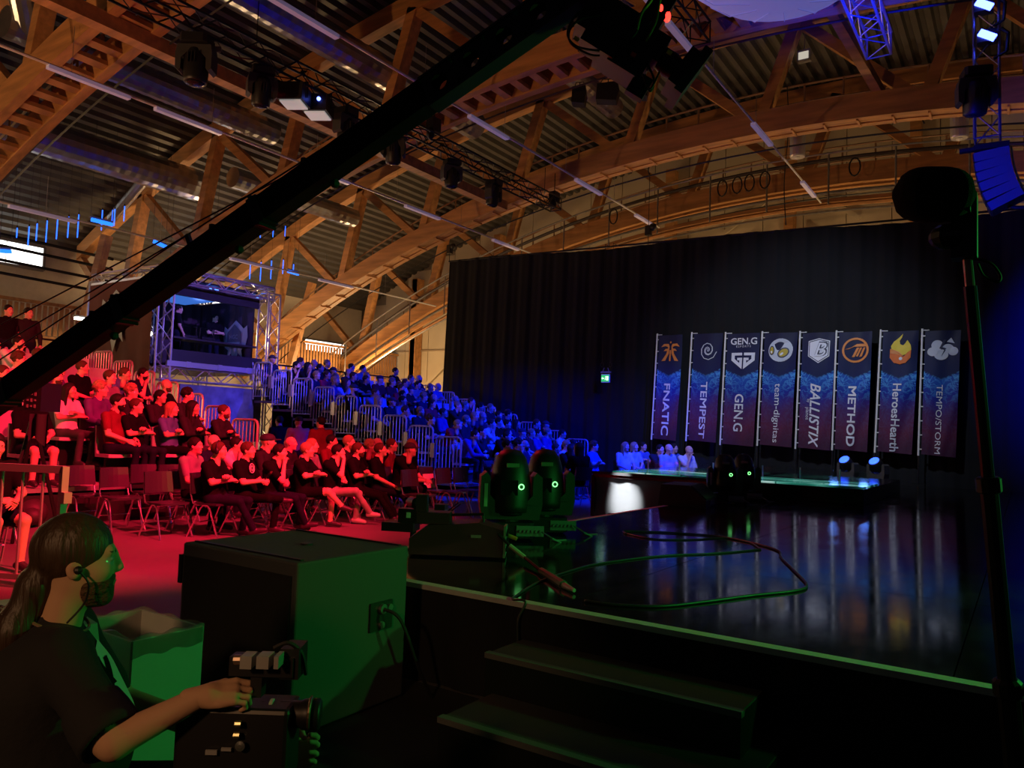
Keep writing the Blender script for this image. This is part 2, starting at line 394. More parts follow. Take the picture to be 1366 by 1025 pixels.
duct(-0.368, 9.3, 0.33, 14.9, 20.2, 'silver ventilation duct between the timber trusses beyond the booth')
duct(-0.95, 11.3, 0.3, 14.9, 20.2, 'silver ventilation duct behind the crane camera head')

# tube-light rails running with the hall
TUBE = mat('fluorescent_tube_painted_glow', (0.72, 0.70, 0.78), 0.35, emit=(0.62, 0.5, 0.9), es=0.10)  # tubes are off; faint violet emission stands in for reflected light
for k, z, y0, y1, lights, lab in ((-0.246, 6.5, 2, 24, (8.2, 14.3, 17.8), 'thin tube light rail passing in front of the caster booth'),
                              (-0.43, 8.0, 3, 24, (6.6, 8.7, 12.6, 16.4, 20.8), 'tube light rail below the thick silver duct'),
                              (-0.68, 8.75, 5, 24.5, (8.0, 13.6, 18.6, 22.6), 'tube light rail crossing behind the crane boom'),
                              (-1.4, 9.05, 8, 25, (10.6, 12.6, 17.8, 22.6), 'tube light rail ending above the black drape')):
    x = (z-1.6)/k
    t = thing('tube_light_rail', lab, 'light rail', (x, y0, z))
    mb = MB(); mb.tube((0, 0, 0), (0, y1-y0, 0), 0.028, 6); mb.build('rail', WHITE, t)
    for ly in lights:
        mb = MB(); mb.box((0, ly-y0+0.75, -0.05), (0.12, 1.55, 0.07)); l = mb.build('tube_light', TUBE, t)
    mb = MB()
    for j in range(int((y1-y0)/3)): mb.tube((0, 1+3*j, 0), (0, 1+3*j, 0.9), 0.006, 4)
    mb.build('suspension_wire', STEEL, t)

# balcony along the side wall
XB = -26.9
bal = thing('balcony', 'timber balcony with slatted railing along the side wall', 'balcony', (XB, 18, 4.1))
mb = MB(); mb.box((-1.3, 0.5, -0.12), (2.7, 22, 0.22)); mb.build('balcony_floor', WOODY, bal)
mb = MB(); mb.box((0.06, 0.5, -0.18), (0.12, 22, 0.42)); mb.build('fascia_board', WOOD, bal)
mb = MB(); mb.box((0.02, 0.5, 1.12), (0.1, 22, 0.1)); mb.build('handrail', WOOD, bal)
sl = MB(); sl.box((0, 0, 0), (0.03, 0.11, 0.98)); sl_me = sl.mesh('slat', WOODY)
for i in range(125): link('slat', sl_me, bal, (0.05, -10.4+i*0.175, 0.55))
for yy in (-9, -2, 5, 10.6):
    mb = MB(); mb.box((-0.2, yy, -2.2), (0.22, 0.22, 4.0)); mb.build('balcony_post', WOODY, bal)
# knee struts of the hall frame by the balcony
for yy, n in ((12.6, 0), (21.2, 1)):
    mb = MB(); mb.bar((-26.5, yy, 0.0), (-24.6, yy+0.4, 7.4), 0.26, 0.26); tag(mb.build('timber_strut', WOOD), ('slanting timber strut in front of the balcony by the bright window', 'slanting timber strut in front of the balcony beside the blue stand')[n], 'beam')
# pipes hanging below the windows
for i, (z, y0, y1) in enumerate(((7.2, 4, 14), (6.85, 4, 14), (6.4, 4, 15), (6.0, 4, 15))):
    mb = MB(); mb.tube((-26.2, y0, z), (-26.0, y1, z-0.25), 0.05, 6); tag(mb.build('hanging_pipe', BLKM), 'dark hanging pipe before the bright side window, %s from the top' % ('first', 'second', 'third', 'fourth')[i], 'pipe', 'pipes in front of the window')
mb = MB(); mb.box((-26.8, 15.2, 5.9), (0.5, 0.7, 0.9)); tag(mb.build('wall_speaker', BLK), 'black box speaker hanging above the balcony railing', 'speaker')
t = thing('flood_lamp', 'bright bar flood lamp fixed at the balcony end', 'lamp', (-22.6, 11.6, 4.35))
mb = MB(); mb.box((0, 0, 0.06), (0.12, 0.9, 0.06)); mb.build('housing', GREY, t)
mb = MB(); mb.tube((0, 0, 0.04), (0, 0, -4.35), 0.03, 8); mb.build('mast', ALU, t)
for k in range(3):
    mb = MB(); mb.box((0.02, -0.3+0.3*k, 0), (0.12, 0.24, 0.07)); mb.build('lamp_face', glow('warm_white_lamp', (1, 0.9, 0.7), 12), t)

# blue LED tubes hung in the roof by the booth
LEDB = glow('blue_led', (0.015, 0.10, 1.0), 4.0)
for (px, py0, py1) in [(22, 303, 318), (37, 301, 330), (48, 297, 322), (61, 293, 324), (75, 291, 320), (90, 288, 318), (103, 285, 318), (135, 279, 308), (149, 279, 300), (152, 278, 302), (165, 274, 296), (333, 311, 320), (347, 303, 318), (364, 302, 317), (380, 301, 316), (333, 352, 373), (347, 349, 376), (361, 347, 373), (377, 346, 366), (391, 352, 366)]:
    X = -23.5
    a, b = on_x(px, py0, X), on_x(px, py1, X); h = a.z-b.z
    t = thing('led_tube', 'thin blue glowing LED tube hanging upright under the roof', 'LED tube', (b.x, b.y, b.z), group='blue LED tubes under the roof')
    mb = MB(); mb.tube((0, 0, 0.02), (0, 0, h-0.02), 0.015, 6); mb.build('tube', LEDB, t)
    mb = MB(); mb.tube((0, 0, h-0.02), (0, 0, h+0.05), 0.018, 6); mb.build('end_cap', BLK, t)
    mb = MB(); zz = zr(b.x)-b.z; mb.tube((0, 0, h+0.04), (0, 0, zz), 0.004, 4); mb.build('cord', BLK, t)
for (pa, pb, lab) in (((122, 293), (150, 300), 'blue LED bar lying along the tube light rail'), ((205, 322), (222, 330), 'short blue LED batten above the booth corner'), ((228, 350), (290, 312), 'long blue LED strip on the timber chord above the booth'), ((384, 362), (398, 366), 'short blue LED bar right of the booth roof'), ((0, 335), (15, 336), 'blue LED bar in front of the bright window')):
    X = -23.2
    a, b = on_x(*pa, X), on_x(*pb, X)
    t = thing('led_bar', lab, 'LED bar', tuple(a)); d = b-a
    mb = MB(); mb.bar((0, 0, 0), d, 0.08, 0.16 if pa[0] == 228 else 0.1); mb.build('diffuser', glow('cyan_led', (0.015, 0.16, 1.0), 2.2), t)
    mb = MB(); mb.bar(Vector((-0.05, 0, 0.09)), d+Vector((-0.05, 0, 0.09)), 0.1, 0.05); mb.build('housing', GREY, t)
    mb = MB(); mb.tube((-0.05, 0, 0.1), (-0.05, 0, zr(a.x)+0.12-a.z), 0.006, 4); mb.tube(d+Vector((-0.05, 0, 0.1)), (d.x-0.05, d.y, zr(b.x)+0.12-a.z), 0.006, 4); mb.build('cord', BLK, t)
# little silver lamps / sensors under the arch
for px, py, lab in ((1064, 195, 'silver cylinder pendant lamp beside the hanging cables'), (1280, 168, 'silver cylinder pendant lamp near the hanging truss tower')):
    p = on_y(px, py, 23.0)
    t = thing('pendant_lamp', lab, 'lamp', tuple(p))
    mb = MB(); mb.lathe([(0.2, -0.34), (0.22, -0.3), (0.22, 0.28), (0.12, 0.36), (0.04, 0.4)], (0, 0, 0), n=16); mb.build('reflector', mat('brushed_reflector', (0.75, 0.75, 0.78), 0.3, 0.5), t, smooth=False)
    mb = MB(); mb.tube((0, 0, 0.38), (0, 0, zb(p.x)+0.2-p.z), 0.012, 5); mb.build('cord', BLK, t)
    mb = MB(); mb.lathe([(0.03, -0.3), (0.09, -0.36), (0.0, -0.42)], (0, 0, 0), n=12); mb.build('bulb', WHITE, t)
for px, py in ((1073, 75), (1048, 78)):
    p = on_y(px, py, 21.3)
    t = thing('roof_spotlight', 'small square floodlight under the dark roof deck', 'lamp', tuple(p), group='square floodlights under the roof deck')
    mb = MB(); mb.box((0, 0, 0), (0.34, 0.2, 0.3)); mb.build('housing', GREY, t)
    mb = MB(); mb.box((0, -0.11, -0.02), (0.26, 0.02, 0.2)); mb.build('lamp_face', glow('dim_lamp', (1, 0.9, 0.75), 0.5), t)
    mb = MB(); mb.tube((0, 0, 0.15), (0, 0, zr(p.x)-p.z), 0.012, 5); mb.build('hanger', STEEL, t)
p = on_y(815, 80, 15.0)
t = thing('smoke_detector', 'round white detector below the crane camera', 'detector', tuple(p)); mb = MB(); mb.lathe([(0.16, 0), (0.17, 0.1), (0.12, 0.2), (0.05, 0.24)], (0, 0, -0.1)); mb.build('dome', WHITE, t); mb = MB(); mb.tube((0, 0, 0.1), (0, 0, zr(p.x)-p.z), 0.015, 5); mb.build('conduit', WHITE, t)
# ================================================================== STAGE
SZ, SX0, SX1, SY0, SY1 = 0.6, -4.28, 9.7, 3.82, 20.8
def stage_material():
    m = bpy.data.materials.new('glossy_black_dance_floor'); N, L = _nodes(m); b = N['Principled BSDF']
    tc = N.new('ShaderNodeTexCoord'); n = N.new('ShaderNodeTexNoise'); n.inputs['Scale'].default_value = 3.2; n.inputs['Detail'].default_value = 8; n.inputs['Roughness'].default_value = 0.7
    mp = N.new('ShaderNodeMapping'); mp.inputs['Scale'].default_value = (1, 0.45, 1)
    L.new(tc.outputs['Object'], mp.inputs[0]); L.new(mp.outputs[0], n.inputs['Vector'])
    r = N.new('ShaderNodeValToRGB'); r.color_ramp.elements[0].position = 0.45; r.color_ramp.elements[1].position = 0.75
    r.color_ramp.elements[0].color = (0.008, 0.008, 0.009, 1); r.color_ramp.elements[1].color = (0.03, 0.03, 0.032, 1)
    L.new(n.outputs['Fac'], r.inputs[0]); L.new(r.outputs[0], b.inputs['Base Color'])
    r2 = N.new('ShaderNodeValToRGB'); r2.color_ramp.elements[0].color = (0.07, 0.07, 0.07, 1); r2.color_ramp.elements[1].color = (0.17, 0.17, 0.17, 1)
    r2.color_ramp.elements[0].position = 0.4; r2.color_ramp.elements[1].position = 0.75
    L.new(n.outputs['Fac'], r2.inputs[0]); L.new(r2.outputs[0], b.inputs['Roughness'])
    return m
STG = stage_material()
stage = thing('stage', 'low glossy black stage with pale edge trim', 'stage', (SX0, SY0, 0))
def sp(mb, nm, m, smooth=False):
    o = mb.build(nm, m, stage, smooth); o.location = (-SX0, -SY0, 0); return o
mb = MB(); mb.box(((SX0+SX1)/2, (SY0+SY1)/2, 0.28), (SX1-SX0-0.04, SY1-SY0-0.04, 0.55)); sp(mb, 'substructure', DRAPE)
nx, ny = 7, 9
for i in range(nx):
    for j in range(ny):
        xa, xb = SX0+0.05+(SX1-SX0-0.1)*i/nx, SX0+0.05+(SX1-SX0-0.1)*(i+1)/nx
        ya, yb = SY0+0.06+(SY1-SY0-0.12)*j/ny, SY0+0.06+(SY1-SY0-0.12)*(j+1)/ny
        mb = MB(); mb.box(((xa+xb)/2, (ya+yb)/2, SZ-0.02), (xb-xa-0.006, yb-ya-0.006, 0.04)); sp(mb, 'deck_panel', STG)
TRIM = mat('pale_edge_trim', (0.62, 0.62, 0.6), 0.6, var=0.08, vscale=9)
for a, b, w in (((SX0, SY0+0.03), (SX1, SY0+0.03), 0), ((SX0+0.025, SY0), (SX0+0.025, SY1), 1)):
    mb = MB(); mb.bar((a[0], a[1], SZ-0.012), (b[0], b[1], SZ-0.012), 0.075 if not w else 0.06, 0.03); sp(mb, 'edge_trim', TRIM)
mb = MB()
def skirt(u, v):
    x = SX0+(SX1-SX0)*u; return (x, SY0+0.005+0.018*sin(x*16), 0.01+(SZ-0.04)*v)
mb.grid(skirt, 420, 2); sp(mb, 'skirt', DRAPE)
mb = MB(); mb.grid(lambda u, v: (SX0+0.005+0.018*sin((SY0+17*u)*16), SY0+(SY1-SY0)*u, 0.01+(SZ-0.04)*v), 420, 2); sp(mb, 'skirt', DRAPE)
# steps
st = thing('stage_steps', 'two black steps with grey nosing strips in front of the stage', 'steps', (-1.7, 3.3, 0))
CARP = mat('charcoal_step_carpet', (0.07, 0.07, 0.07), 0.9, bump=0.3, bscale=200)
NOSE = mat('grey_nosing', (0.14, 0.14, 0.14), 0.6)
a0, a1 = on_z(648, 872, 0.4), on_z(990, 950, 0.4); b0 = on_z(585, 958, 0.2)
for (xa, xb, ya, yb, z) in ((a0.x, a1.x, a0.y, SY0-0.02, 0.4), (b0.x, a1.x+0.12, b0.y, SY0-0.02, 0.2)):
    mb = MB(); mb.box(((xa+xb)/2+1.7, (ya+yb)/2-3.3, z/2-0.005), (xb-xa, yb-ya, z-0.01)); mb.build('riser_box', BLK, st)
    mb = MB(); mb.box(((xa+xb)/2+1.7, (ya+yb)/2-3.3, z-0.004), (xb-xa-0.01, yb-ya-0.01, 0.012)); mb.build('tread', CARP, st)
    mb = MB(); mb.box(((xa+xb)/2+1.7, ya+0.018-3.3, z-0.008), (xb-xa+0.01, 0.045, 0.028)); mb.build('nosing_strip', NOSE, st)

# black drape behind the stage
YC = 21.6
mb = MB()
def drape(u, v):
    x = -17.45+23.5*u; top = 7.6+0.06*sin(x*0.7)-0.03*(x+17)/1.0*0.7
    return (x + (0.16*v-0.08)*(1-u), YC+0.03*sin(x*9)+0.012*sin(x*23), 0.02+(top-0.02)*v)
mb.grid(drape, 560, 4)
dr = thing('stage_drape', 'tall black drape hanging behind the team banners', 'curtain', (-6, YC, 0))
o = mb.build('drape_cloth', mat('drape_black', (0.004, 0.0045, 0.007), 0.95, var=0.2, vscale=1.5), dr, True); o.location = (6, -YC, 0)
mb = MB(); mb.tube((-17.4, YC, 7.62), (6, YC, 7.15), 0.03, 6); o = mb.build('drape_pipe', BLKM, dr); o.location = (6, -YC, 0)
# chain-motor hooks standing on top of the drape
for px, py, lab in ((600, 333, 'black chain hoist at the left upper corner of the drape'), (865, 308, 'black chain hoist on the upper edge of the drape above the exit sign')):
    p = on_y(px, py, YC-0.15)
    t = thing('chain_hoist', lab, 'hoist', tuple(p))
    mb = MB(); mb.box((0, 0, 0), (0.16, 0.18, 0.3)); mb.build('motor', BLK, t)
    mb = MB(); mb.ball((0.14, 0, 0.1), (0.12, 0.09, 0.12)); mb.build('chain_bag', BLK, t, True)
    mb = MB(); mb.tube((0, 0, 0.1), (0.0, 0, zb(p.x)-p.z), 0.01, 5); mb.build('chain', BLKM, t)
    mb = MB(); mb.tube((0, 0, -0.1), (0, 0, -0.45), 0.012, 5); mb.build('hook', BLKM, t)

# exit sign on two cables
p = on_y(808, 505, YC-0.4)
t = thing('exit_sign', 'small green lit exit sign hanging before the drape', 'exit sign', tuple(p))
mb = MB(); mb.box((0, 0, 0), (0.28, 0.06, 0.26)); mb.build('housing', WHITE, t)
mb = MB(); mb.box((0, -0.035, 0), (0.26, 0.012, 0.2)); mb.build('lit_face', glow('exit_green', (0.02, 0.5, 0.16), 1.1), t)
mb = MB(); EW = glow('exit_white', (0.8, 1, 0.85), 1.4)
mb.bar((-0.1, -0.044, 0.0), (-0.03, -0.044, 0.0), 0.006, 0.03); mb.add([(-0.09, -0.046, 0.05), (-0.09, -0.046, -0.05), (-0.12, -0.046, 0.0)], [(0, 1, 2)]); mb.build('arrow', EW, t)
mb = MB(); mb.box((0.075, -0.044, 0.0), (0.07, 0.006, 0.13)); mb.build('door_pictogram', EW, t)
mb = MB(); mb.ball((0.02, -0.045, 0.05), 0.016, 8, 5); mb.bar((0.02, -0.045, 0.03), (0.01, -0.045, -0.01), 0.006, 0.03, (0, 1, 0)); mb.bar((0.01, -0.045, -0.01), (-0.01, -0.045, -0.05), 0.006, 0.018, (0, 1, 0)); mb.bar((0.01, -0.045, -0.01), (0.03, -0.045, -0.05), 0.006, 0.018, (0, 1, 0)); mb.build('runner_pictogram', EW, t)
mb = MB(); mb.box((0, 0, 0.19), (0.34, 0.05, 0.05)); mb.tube((-0.13, 0, 0.15), (-0.06, 0, 0.33), 0.012, 5); mb.tube((0.13, 0, 0.15), (0.06, 0, 0.33), 0.012, 5); mb.build('bracket', GREY, t)
mb = MB()
for s in (-1, 1): mb.path([(s*0.14+0.05*cos(2*pi*k/12), 0, 0.42+0.07*sin(2*pi*k/12)) for k in range(12)], 0.008, 5, closed=True); mb.tube((s*0.14, 0, 0.49), (s*0.14, 0, 4.2), 0.008, 5); mb.tube((s*0.14, 0, 4.19), (s*0.14, 0.42, 4.19), 0.01, 5)
mb.build('cable', BLK, t)

# ------------------------------------------------------------------ team banners
def banner_material():
    m = bpy.data.materials.new('printed_banner_cloth'); N, L = _nodes(m); b = N['Principled BSDF']
    tc = N.new('ShaderNodeTexCoord'); sx = N.new('ShaderNodeSeparateXYZ'); L.new(tc.outputs['UV'], sx.inputs[0])
    def mth(op, a, bb=None):
        n = N.new('ShaderNodeMath'); n.operation = op
        for i, q in enumerate((a, bb)):
            if q is None: continue
            if isinstance(q, (int, float)): n.inputs[i].default_value = q
            else: L.new(q, n.inputs[i])
        return n.outputs[0]
    U, V = sx.outputs[0], sx.outputs[1]
    ab = mth('ABSOLUTE', mth('SUBTRACT', U, 0.5))
    nz = N.new('ShaderNodeTexNoise'); nz.inputs['Scale'].default_value = 5; nz.inputs['Detail'].default_value = 8; nz.inputs['Distortion'].default_value = 1.4
    mp = N.new('ShaderNodeMapping'); mp.inputs['Scale'].default_value = (1.0, 3.5, 1); L.new(tc.outputs['UV'], mp.inputs[0]); L.new(mp.outputs[0], nz.inputs['Vector'])
    vv = mth('SUBTRACT', V, mth('MULTIPLY', ab, 0.12))                   # V-shaped upper edge of the print
    base = N.new('ShaderNodeValToRGB'); cr = base.color_ramp
    for pos, c in ((0.0, (0.06, 0.015, 0.045)), (0.14, (0.11, 0.018, 0.06)), (0.3, (0.07, 0.02, 0.12)), (0.45, (0.008, 0.025, 0.30)), (0.595, (0.012, 0.09, 0.46)), (0.612, (0.008, 0.016, 0.085)), (1.0, (0.010, 0.012, 0.045))):
        if pos in (0.0, 1.0): e = cr.elements[0 if pos == 0 else -1]
        else: e = cr.elements.new(pos)
        e.position = pos; e.color = (*c, 1)
    L.new(vv, base.inputs[0])
    # crackling light print
    ridge = mth('SUBTRACT', 1.0, mth('MULTIPLY', mth('ABSOLUTE', mth('SUBTRACT', nz.outputs['Fac'], 0.5)), 14.0))
    ridge = mth('MAXIMUM', ridge, 0.0)
    rng = N.new('ShaderNodeValToRGB'); rr = rng.color_ramp
    for pos, c in ((0.0, 0.02), (0.36, 0.1), (0.5, 0.75), (0.605, 1.0), (0.618, 0.0), (1.0, 0.0)):
        if pos in (0.0, 1.0): e = rr.elements[0 if pos == 0 else -1]
        else: e = rr.elements.new(pos)
        e.position = pos; e.color = (c, c, c, 1)
    L.new(vv, rng.inputs[0])
    fac = mth('MULTIPLY', mth('MULTIPLY', ridge, rng.outputs[0]), mth('ADD', 0.25, mth('MULTIPLY', ab, 1.5)))
    mx = N.new('ShaderNodeMixRGB'); L.new(fac, mx.inputs[0]); L.new(base.outputs[0], mx.inputs[1]); mx.inputs[2].default_value = (0.10, 0.42, 0.85, 1)
    L.new(mx.outputs[0], b.inputs['Base Color']); b.inputs['Roughness'].default_value = 0.5; b.inputs['Specular IOR Level'].default_value = 0.25
    return m
BCLOTH = banner_material()
BW = mat('print_white', (0.75, 0.77, 0.85), 0.5); BO = mat('print_orange', (0.75, 0.25, 0.05), 0.5); BP = mat('print_pale', (0.55, 0.6, 0.7), 0.5)
BY = mat('print_yellow', (0.8, 0.6, 0.04), 0.5); BD = mat('print_navy', (0.02, 0.025, 0.07), 0.5); BG = mat('print_gold', (0.5, 0.38, 0.03), 0.5); BR = mat('print_ember', (0.75, 0.16, 0.02), 0.5)
BL_ = mat('print_light_blue', (0.2, 0.42, 0.8), 0.5)
def ell(cx, cy, rx, ry, n=22, a0=0, rot=0):
    return [(cx+cos(rot)*rx*cos(a0+2*pi*k/n)-sin(rot)*ry*sin(a0+2*pi*k/n), cy+sin(rot)*rx*cos(a0+2*pi*k/n)+cos(rot)*ry*sin(a0+2*pi*k/n)) for k in range(n)]
def ringstrip(pts, w):
    out = []
    for i in range(len(pts)-1):
        (x0, y0), (x1, y1) = pts[i], pts[i+1]; l = hypot(x1-x0, y1-y0) or 1; nx_, ny_ = -(y1-y0)/l*w/2, (x1-x0)/l*w/2
        ex, ey = (x1-x0)/l*w*0.2, (y1-y0)/l*w*0.2
        out.append([(x0+nx_-ex, y0+ny_-ey), (x0-nx_-ex, y0-ny_-ey), (x1-nx_+ex, y1-ny_+ey), (x1+nx_+ex, y1+ny_+ey)])
    return out
def mir(p): return [(-x, y) for x, y in p][::-1]
_fl = [[(-.98, .42), (-.72, .74), (-.22, .72), (-.1, .5), (-.12, .2), (-.34, .46), (-.55, .52)], [(-.72, .02), (-.52, .24), (-.3, .24), (-.26, .04)], [(-.3, .3), (-.12, .36), (-.14, -.2), (-.5, -.95), (-.9, -.98), (-.42, -.25)]]
_gg = [[(-1, .25), (-.08, .25), (-.08, .02), (-.72, .02), (-.72, -.28), (-.3, -.62), (-.3, -.4), (-.5, -.4), (-.5, -.18), (-.06, -.18), (-.06, -1.15), (-1, -.4)]]
_sh = [(-.8, .75), (0, .95), (.8, .75), (.8, -.45), (0, -1.0), (-.8, -.45)]
def scale(p, s): return [(x*s, y*s) for x, y in p]
EMB = {
 'fnatic': [(BO, _fl + [mir(p) for p in _fl] + [[(-.08, .1), (.08, .1), (.08, -.98), (-.08, -.98)], ell(0, .88, .1, .1, 10)])],
 'tempest': [(BP, ringstrip([(0.02+0.09*k*cos(0.62*k)*0.42, 0.09*k*0.5*sin(0.62*k)) for k in range(1, 21)], .06) + ringstrip([(0.02-0.09*k*cos(0.62*k)*0.3, -0.09*k*0.36*sin(0.62*k)) for k in range(1, 22)], .06))],
 'geng': [(BW, _gg + [mir(p) for p in _gg])],
 'dignitas': [(BP, [ell(0, 0, .92, .9, 26)]), (BD, [ell(.22, -.2, .48, .36, 18, 0, .6), ell(-.66, -.02, .2, .36, 16)]), (BG, [ell(.22, -.2, .38, .27, 18, 0, .6), ell(-.66, -.02, .13, .28, 16)]), (BW, [ell(.1, -.3, .16, .08, 12, 0, .7), ell(-.68, -.14, .07, .1, 10)])],
 'ballistix': [(BW, [_sh]), (BD, [scale(_sh, .93)]), (BW, [scale(_sh, .86)])],
 'method': [(BO, ringstrip([(.92*cos(2*pi*k/30), .92*sin(2*pi*k/30)) for k in range(31)], .16) + [[(-.85, .05), (-.5, .1), (.1, .5), (.85, .5), (.95, .28), (-.1, .28)], [(-.25, -.55), (-.05, -.55), (.3, .2), (.1, .2)], [(.05, -.5), (.2, -.5), (.5, .2), (.35, .2)], [(.3, -.55), (.5, -.5), (.75, .2), (.6, .2)]])],
 'hearth': [(BY, [[(-.62, -.05), (-.7, .3), (-.5, .65), (-.2, .9), (.12, 1.25), (.05, .95), (-.1, .7), (-.05, .45), (.15, .35), (.3, .5), (.45, .75), (.7, .35), (.75, 0), (.5, -.3), (.1, -.45), (-.35, -.3)]]), (BR, [[(-.75, .1), (-.5, -.2), (-.1, -.3), (.2, -.55), (.5, -.2), (.75, .0), (.72, -.6), (.4, -1.0), (0, -1.12), (-.45, -1.0), (-.75, -.6)]]), (BO, [[(-.7, .1), (-.45, .0), (-.1, -.15), (.25, -.5), (-.1, -.38), (-.5, -.3), (-.75, -.25)]]), (BW, [ell(.03, -.68, .13, .13, 12)])],
 'tempo': [(BP, [ell(-.72, -.15, .38, .36), ell(-.4, .35, .42, .42), ell(.72, -.12, .36, .34), ell(-.1, -.4, .5, .42), ell(.35, .1, .4, .35), [(.25, .62), (.55, .95), (.8, .5)]]), (BD, [[(-.25, .1), (.1, -.02), (-.1, -.55), (.28, .1), (-.02, .2), (.25, .8), (.05, .8)]])],
}
BAN = [  # pole top, pole bottom, right edge x, text, emblem, label, size, shear, kind
 ((877, 448), (869, 585), 911, 'FNATIC', 'fnatic', 'orange bird-like emblem', 0.36, 0, 0.012, 1.0),
 ((923, 446), (915, 587), 964, 'TEMPEST', 'tempest', 'thin white spiral emblem', 0.34, 0, 0.008, 0.92),
 ((968, 446), (960.5, 592), 1014, 'GEN.G', 'geng', 'white double G shield emblem', 0.36, 0, 0.008, 1.0),
 ((1017, 445), (1010, 593), 1064, 'team-dignitas', 'dignitas', 'round white emblem with two golden eyes', 0.30, 0, 0.0, 0.9),
 ((1067.5, 444.7), (1061, 597), 1115, 'BALLISTIX', 'ballistix', 'white shield emblem with a B', 0.32, 0.3, 0.01, 0.95),
 ((1116, 444), (1110, 599), 1164, 'METHOD', 'method', 'orange ring emblem with slanted bars', 0.34, 0, 0.013, 0.95),
 ((1175, 443), (1167, 602), 1226, 'HeroesHearth', 'hearth', 'yellow and orange flame emblem', 0.26, 0, 0.008, 0.98),
 ((1230.5, 442), (1225, 606), 1282, 'TEMPO/STORM', 'tempo', 'white storm cloud emblem', 0.27, 0, 0.0, 1.0),
]
YBN = 21.15
BLEN = ((.49, .27), (.52, .21), (.33, .26), (.52, .25), (.54, .3), (.5, .24), (.555, .24), (.55, .17))
for bi, (pt, pb, xr, txt, emb, elab, tsz, shear, bold, tsx) in enumerate(BAN):
    A, B = on_y(*pt, YBN), on_y(*pb, YBN); Rr = on_y(xr, pt[1], YBN)
    w = Rr.x-A.x-0.06; Hh = A.z-B.z; lean = (A.x-B.x)
    word = 'blue and maroon team banner reading %s with %s' % (txt, elab)
    t = thing('team_banner', word, 'banner', (A.x, YBN, B.z))
    rnd = random.Random(bi)
    ph = rnd.random()*6
    def fold(u, v): return 0.022*sin(7*u+ph+5*(1-v)) * (0.35+u) + 0.012*sin(17*u*(1-v)+ph)
    def pos(u, v, off=0.0):   # u 0..1 across, v 0..1 up
        x = -lean*(1-v) + 0.06 + w*u + 0.05*u*(v-1)*0.6
        z = Hh*v - 0.05*u*(1-v)
        return (x, fold(u, v)-off, z)
    mb = MB(); mb.grid(lambda u, v: pos(u, v), 20, 40)
    me = mb.mesh('banner_cloth', BCLOTH, True); uvl = me.uv_layers.new(name='UVMap')
    uvs = [(i/20, j/40) for j in range(41) for i in range(21)]
    for lp in me.loops: uvl.data[lp.index].uv = uvs[lp.vertex_index]
    cl = link('banner_cloth', me, t)
    mb = MB(); mb.tube((-lean-0.0, 0, -0.04), (0, 0, Hh+0.06), 0.024, 8); mb.tube((0, 0, Hh+0.02), (w*0.2, 0, Hh+0.02), 0.012, 6); mb.build('pole', mat('white_pole', (0.8, 0.8, 0.8), 0.4), t)
    if bi == 0: cm_ = MB(); cm_.box((0, 0, 0), (0.07, 0.03, 0.025)); clip_me = cm_.mesh('clip', WHITE)
    for k in range(9):
        v = 0.04+0.115*k; link('clip', clip_me, t, (-lean*(1-v)+0.035, 0, Hh*v))
    # emblem
    for ci, (cm, polys) in enumerate(EMB[emb]):
        mb = MB()
        S = w*0.40; cu_, cv_ = 0.52, 0.845
        if emb == 'geng': cv_ = 0.80; S = w*0.36
        for p in polys:
            mb.add([pos(cu_+x*S/w, cv_+y*S/Hh, 0.016+0.004*ci) for x, y in p], [tuple(range(len(p)))])
        mb.build('emblem', cm, t)
    def letter(body, size, u0, v0, horiz, m, off=0.02, **kw):
        fat = kw.pop('bold', 0); ln, ch_ = kw.pop('length', None), kw.pop('height', None); me = text_mesh(body, size, **kw)
        xs_ = [q.co.x for q in me.vertices]; ys_ = [q.co.y for q in me.vertices]; xm, ym = (max(xs_)+min(xs_))/2, (max(ys_)+min(ys_))/2
        if ln:
            for q in me.vertices: q.co.x = (q.co.x-xm)*ln/(max(xs_)-min(xs_)); q.co.y = (q.co.y-ym)*ch_/(max(ys_)-min(ys_))
        if fat > 0:
            bm = bmesh.new(); bm.from_mesh(me); g0 = bm.verts[:]+bm.edges[:]+bm.faces[:]
            for dx_, dy_ in ((fat, 0), (0, fat), (fat, fat)):
                r_ = bmesh.ops.duplicate(bm, geom=g0); bmesh.ops.translate(bm, vec=(dx_, dy_, 0), verts=[q for q in r_['geom'] if isinstance(q, bmesh.types.BMVert)])
            bm.to_mesh(me); bm.free()
        for vx in me.vertices:
            tx, ty = vx.co.x, vx.co.y
            vx.co = pos(u0+(tx if horiz else ty)/w, v0+(ty if horiz else -tx)/Hh, off)
        me.materials.clear(); me.materials.append(m); link('lettering', me, t)
    letter(txt, tsz, 0.47, 0.29, False, BW, font_shear=shear, bold=bold, length=Hh*BLEN[bi][0], height=w*BLEN[bi][1])
    if emb == 'geng':
        letter('GEN.G', w*0.28, 0.52, 0.925, True, BW, bold=0.008); letter('ESPORTS', w*0.085, 0.52, 0.882, True, BW, spacing=1.5)
    if emb == 'ballistix':
        letter('B', w*0.62, 0.53, 0.845, True, BD, off=0.034, font_shear=0.3, bold=0.03); letter('B', w*0.62, 0.53, 0.845, True, BW, off=0.038, font_shear=0.3, bold=0.0)
        letter('by', 0.1, 0.28, 0.41, False, BW); letter('planos', 0.13, 0.26, 0.3, False, BW)
    mb = MB(); mb.tube((-lean, 0.03, 0.06), (-lean, 0.03, -B.z+SZ if B.x > SX0 else -B.z), 0.016, 6); mb.box((-lean, 0.03, (SZ if B.x > SX0 else 0)-B.z+0.02), (0.3, 0.3, 0.03)); mb.build('stand', BLKM, t)

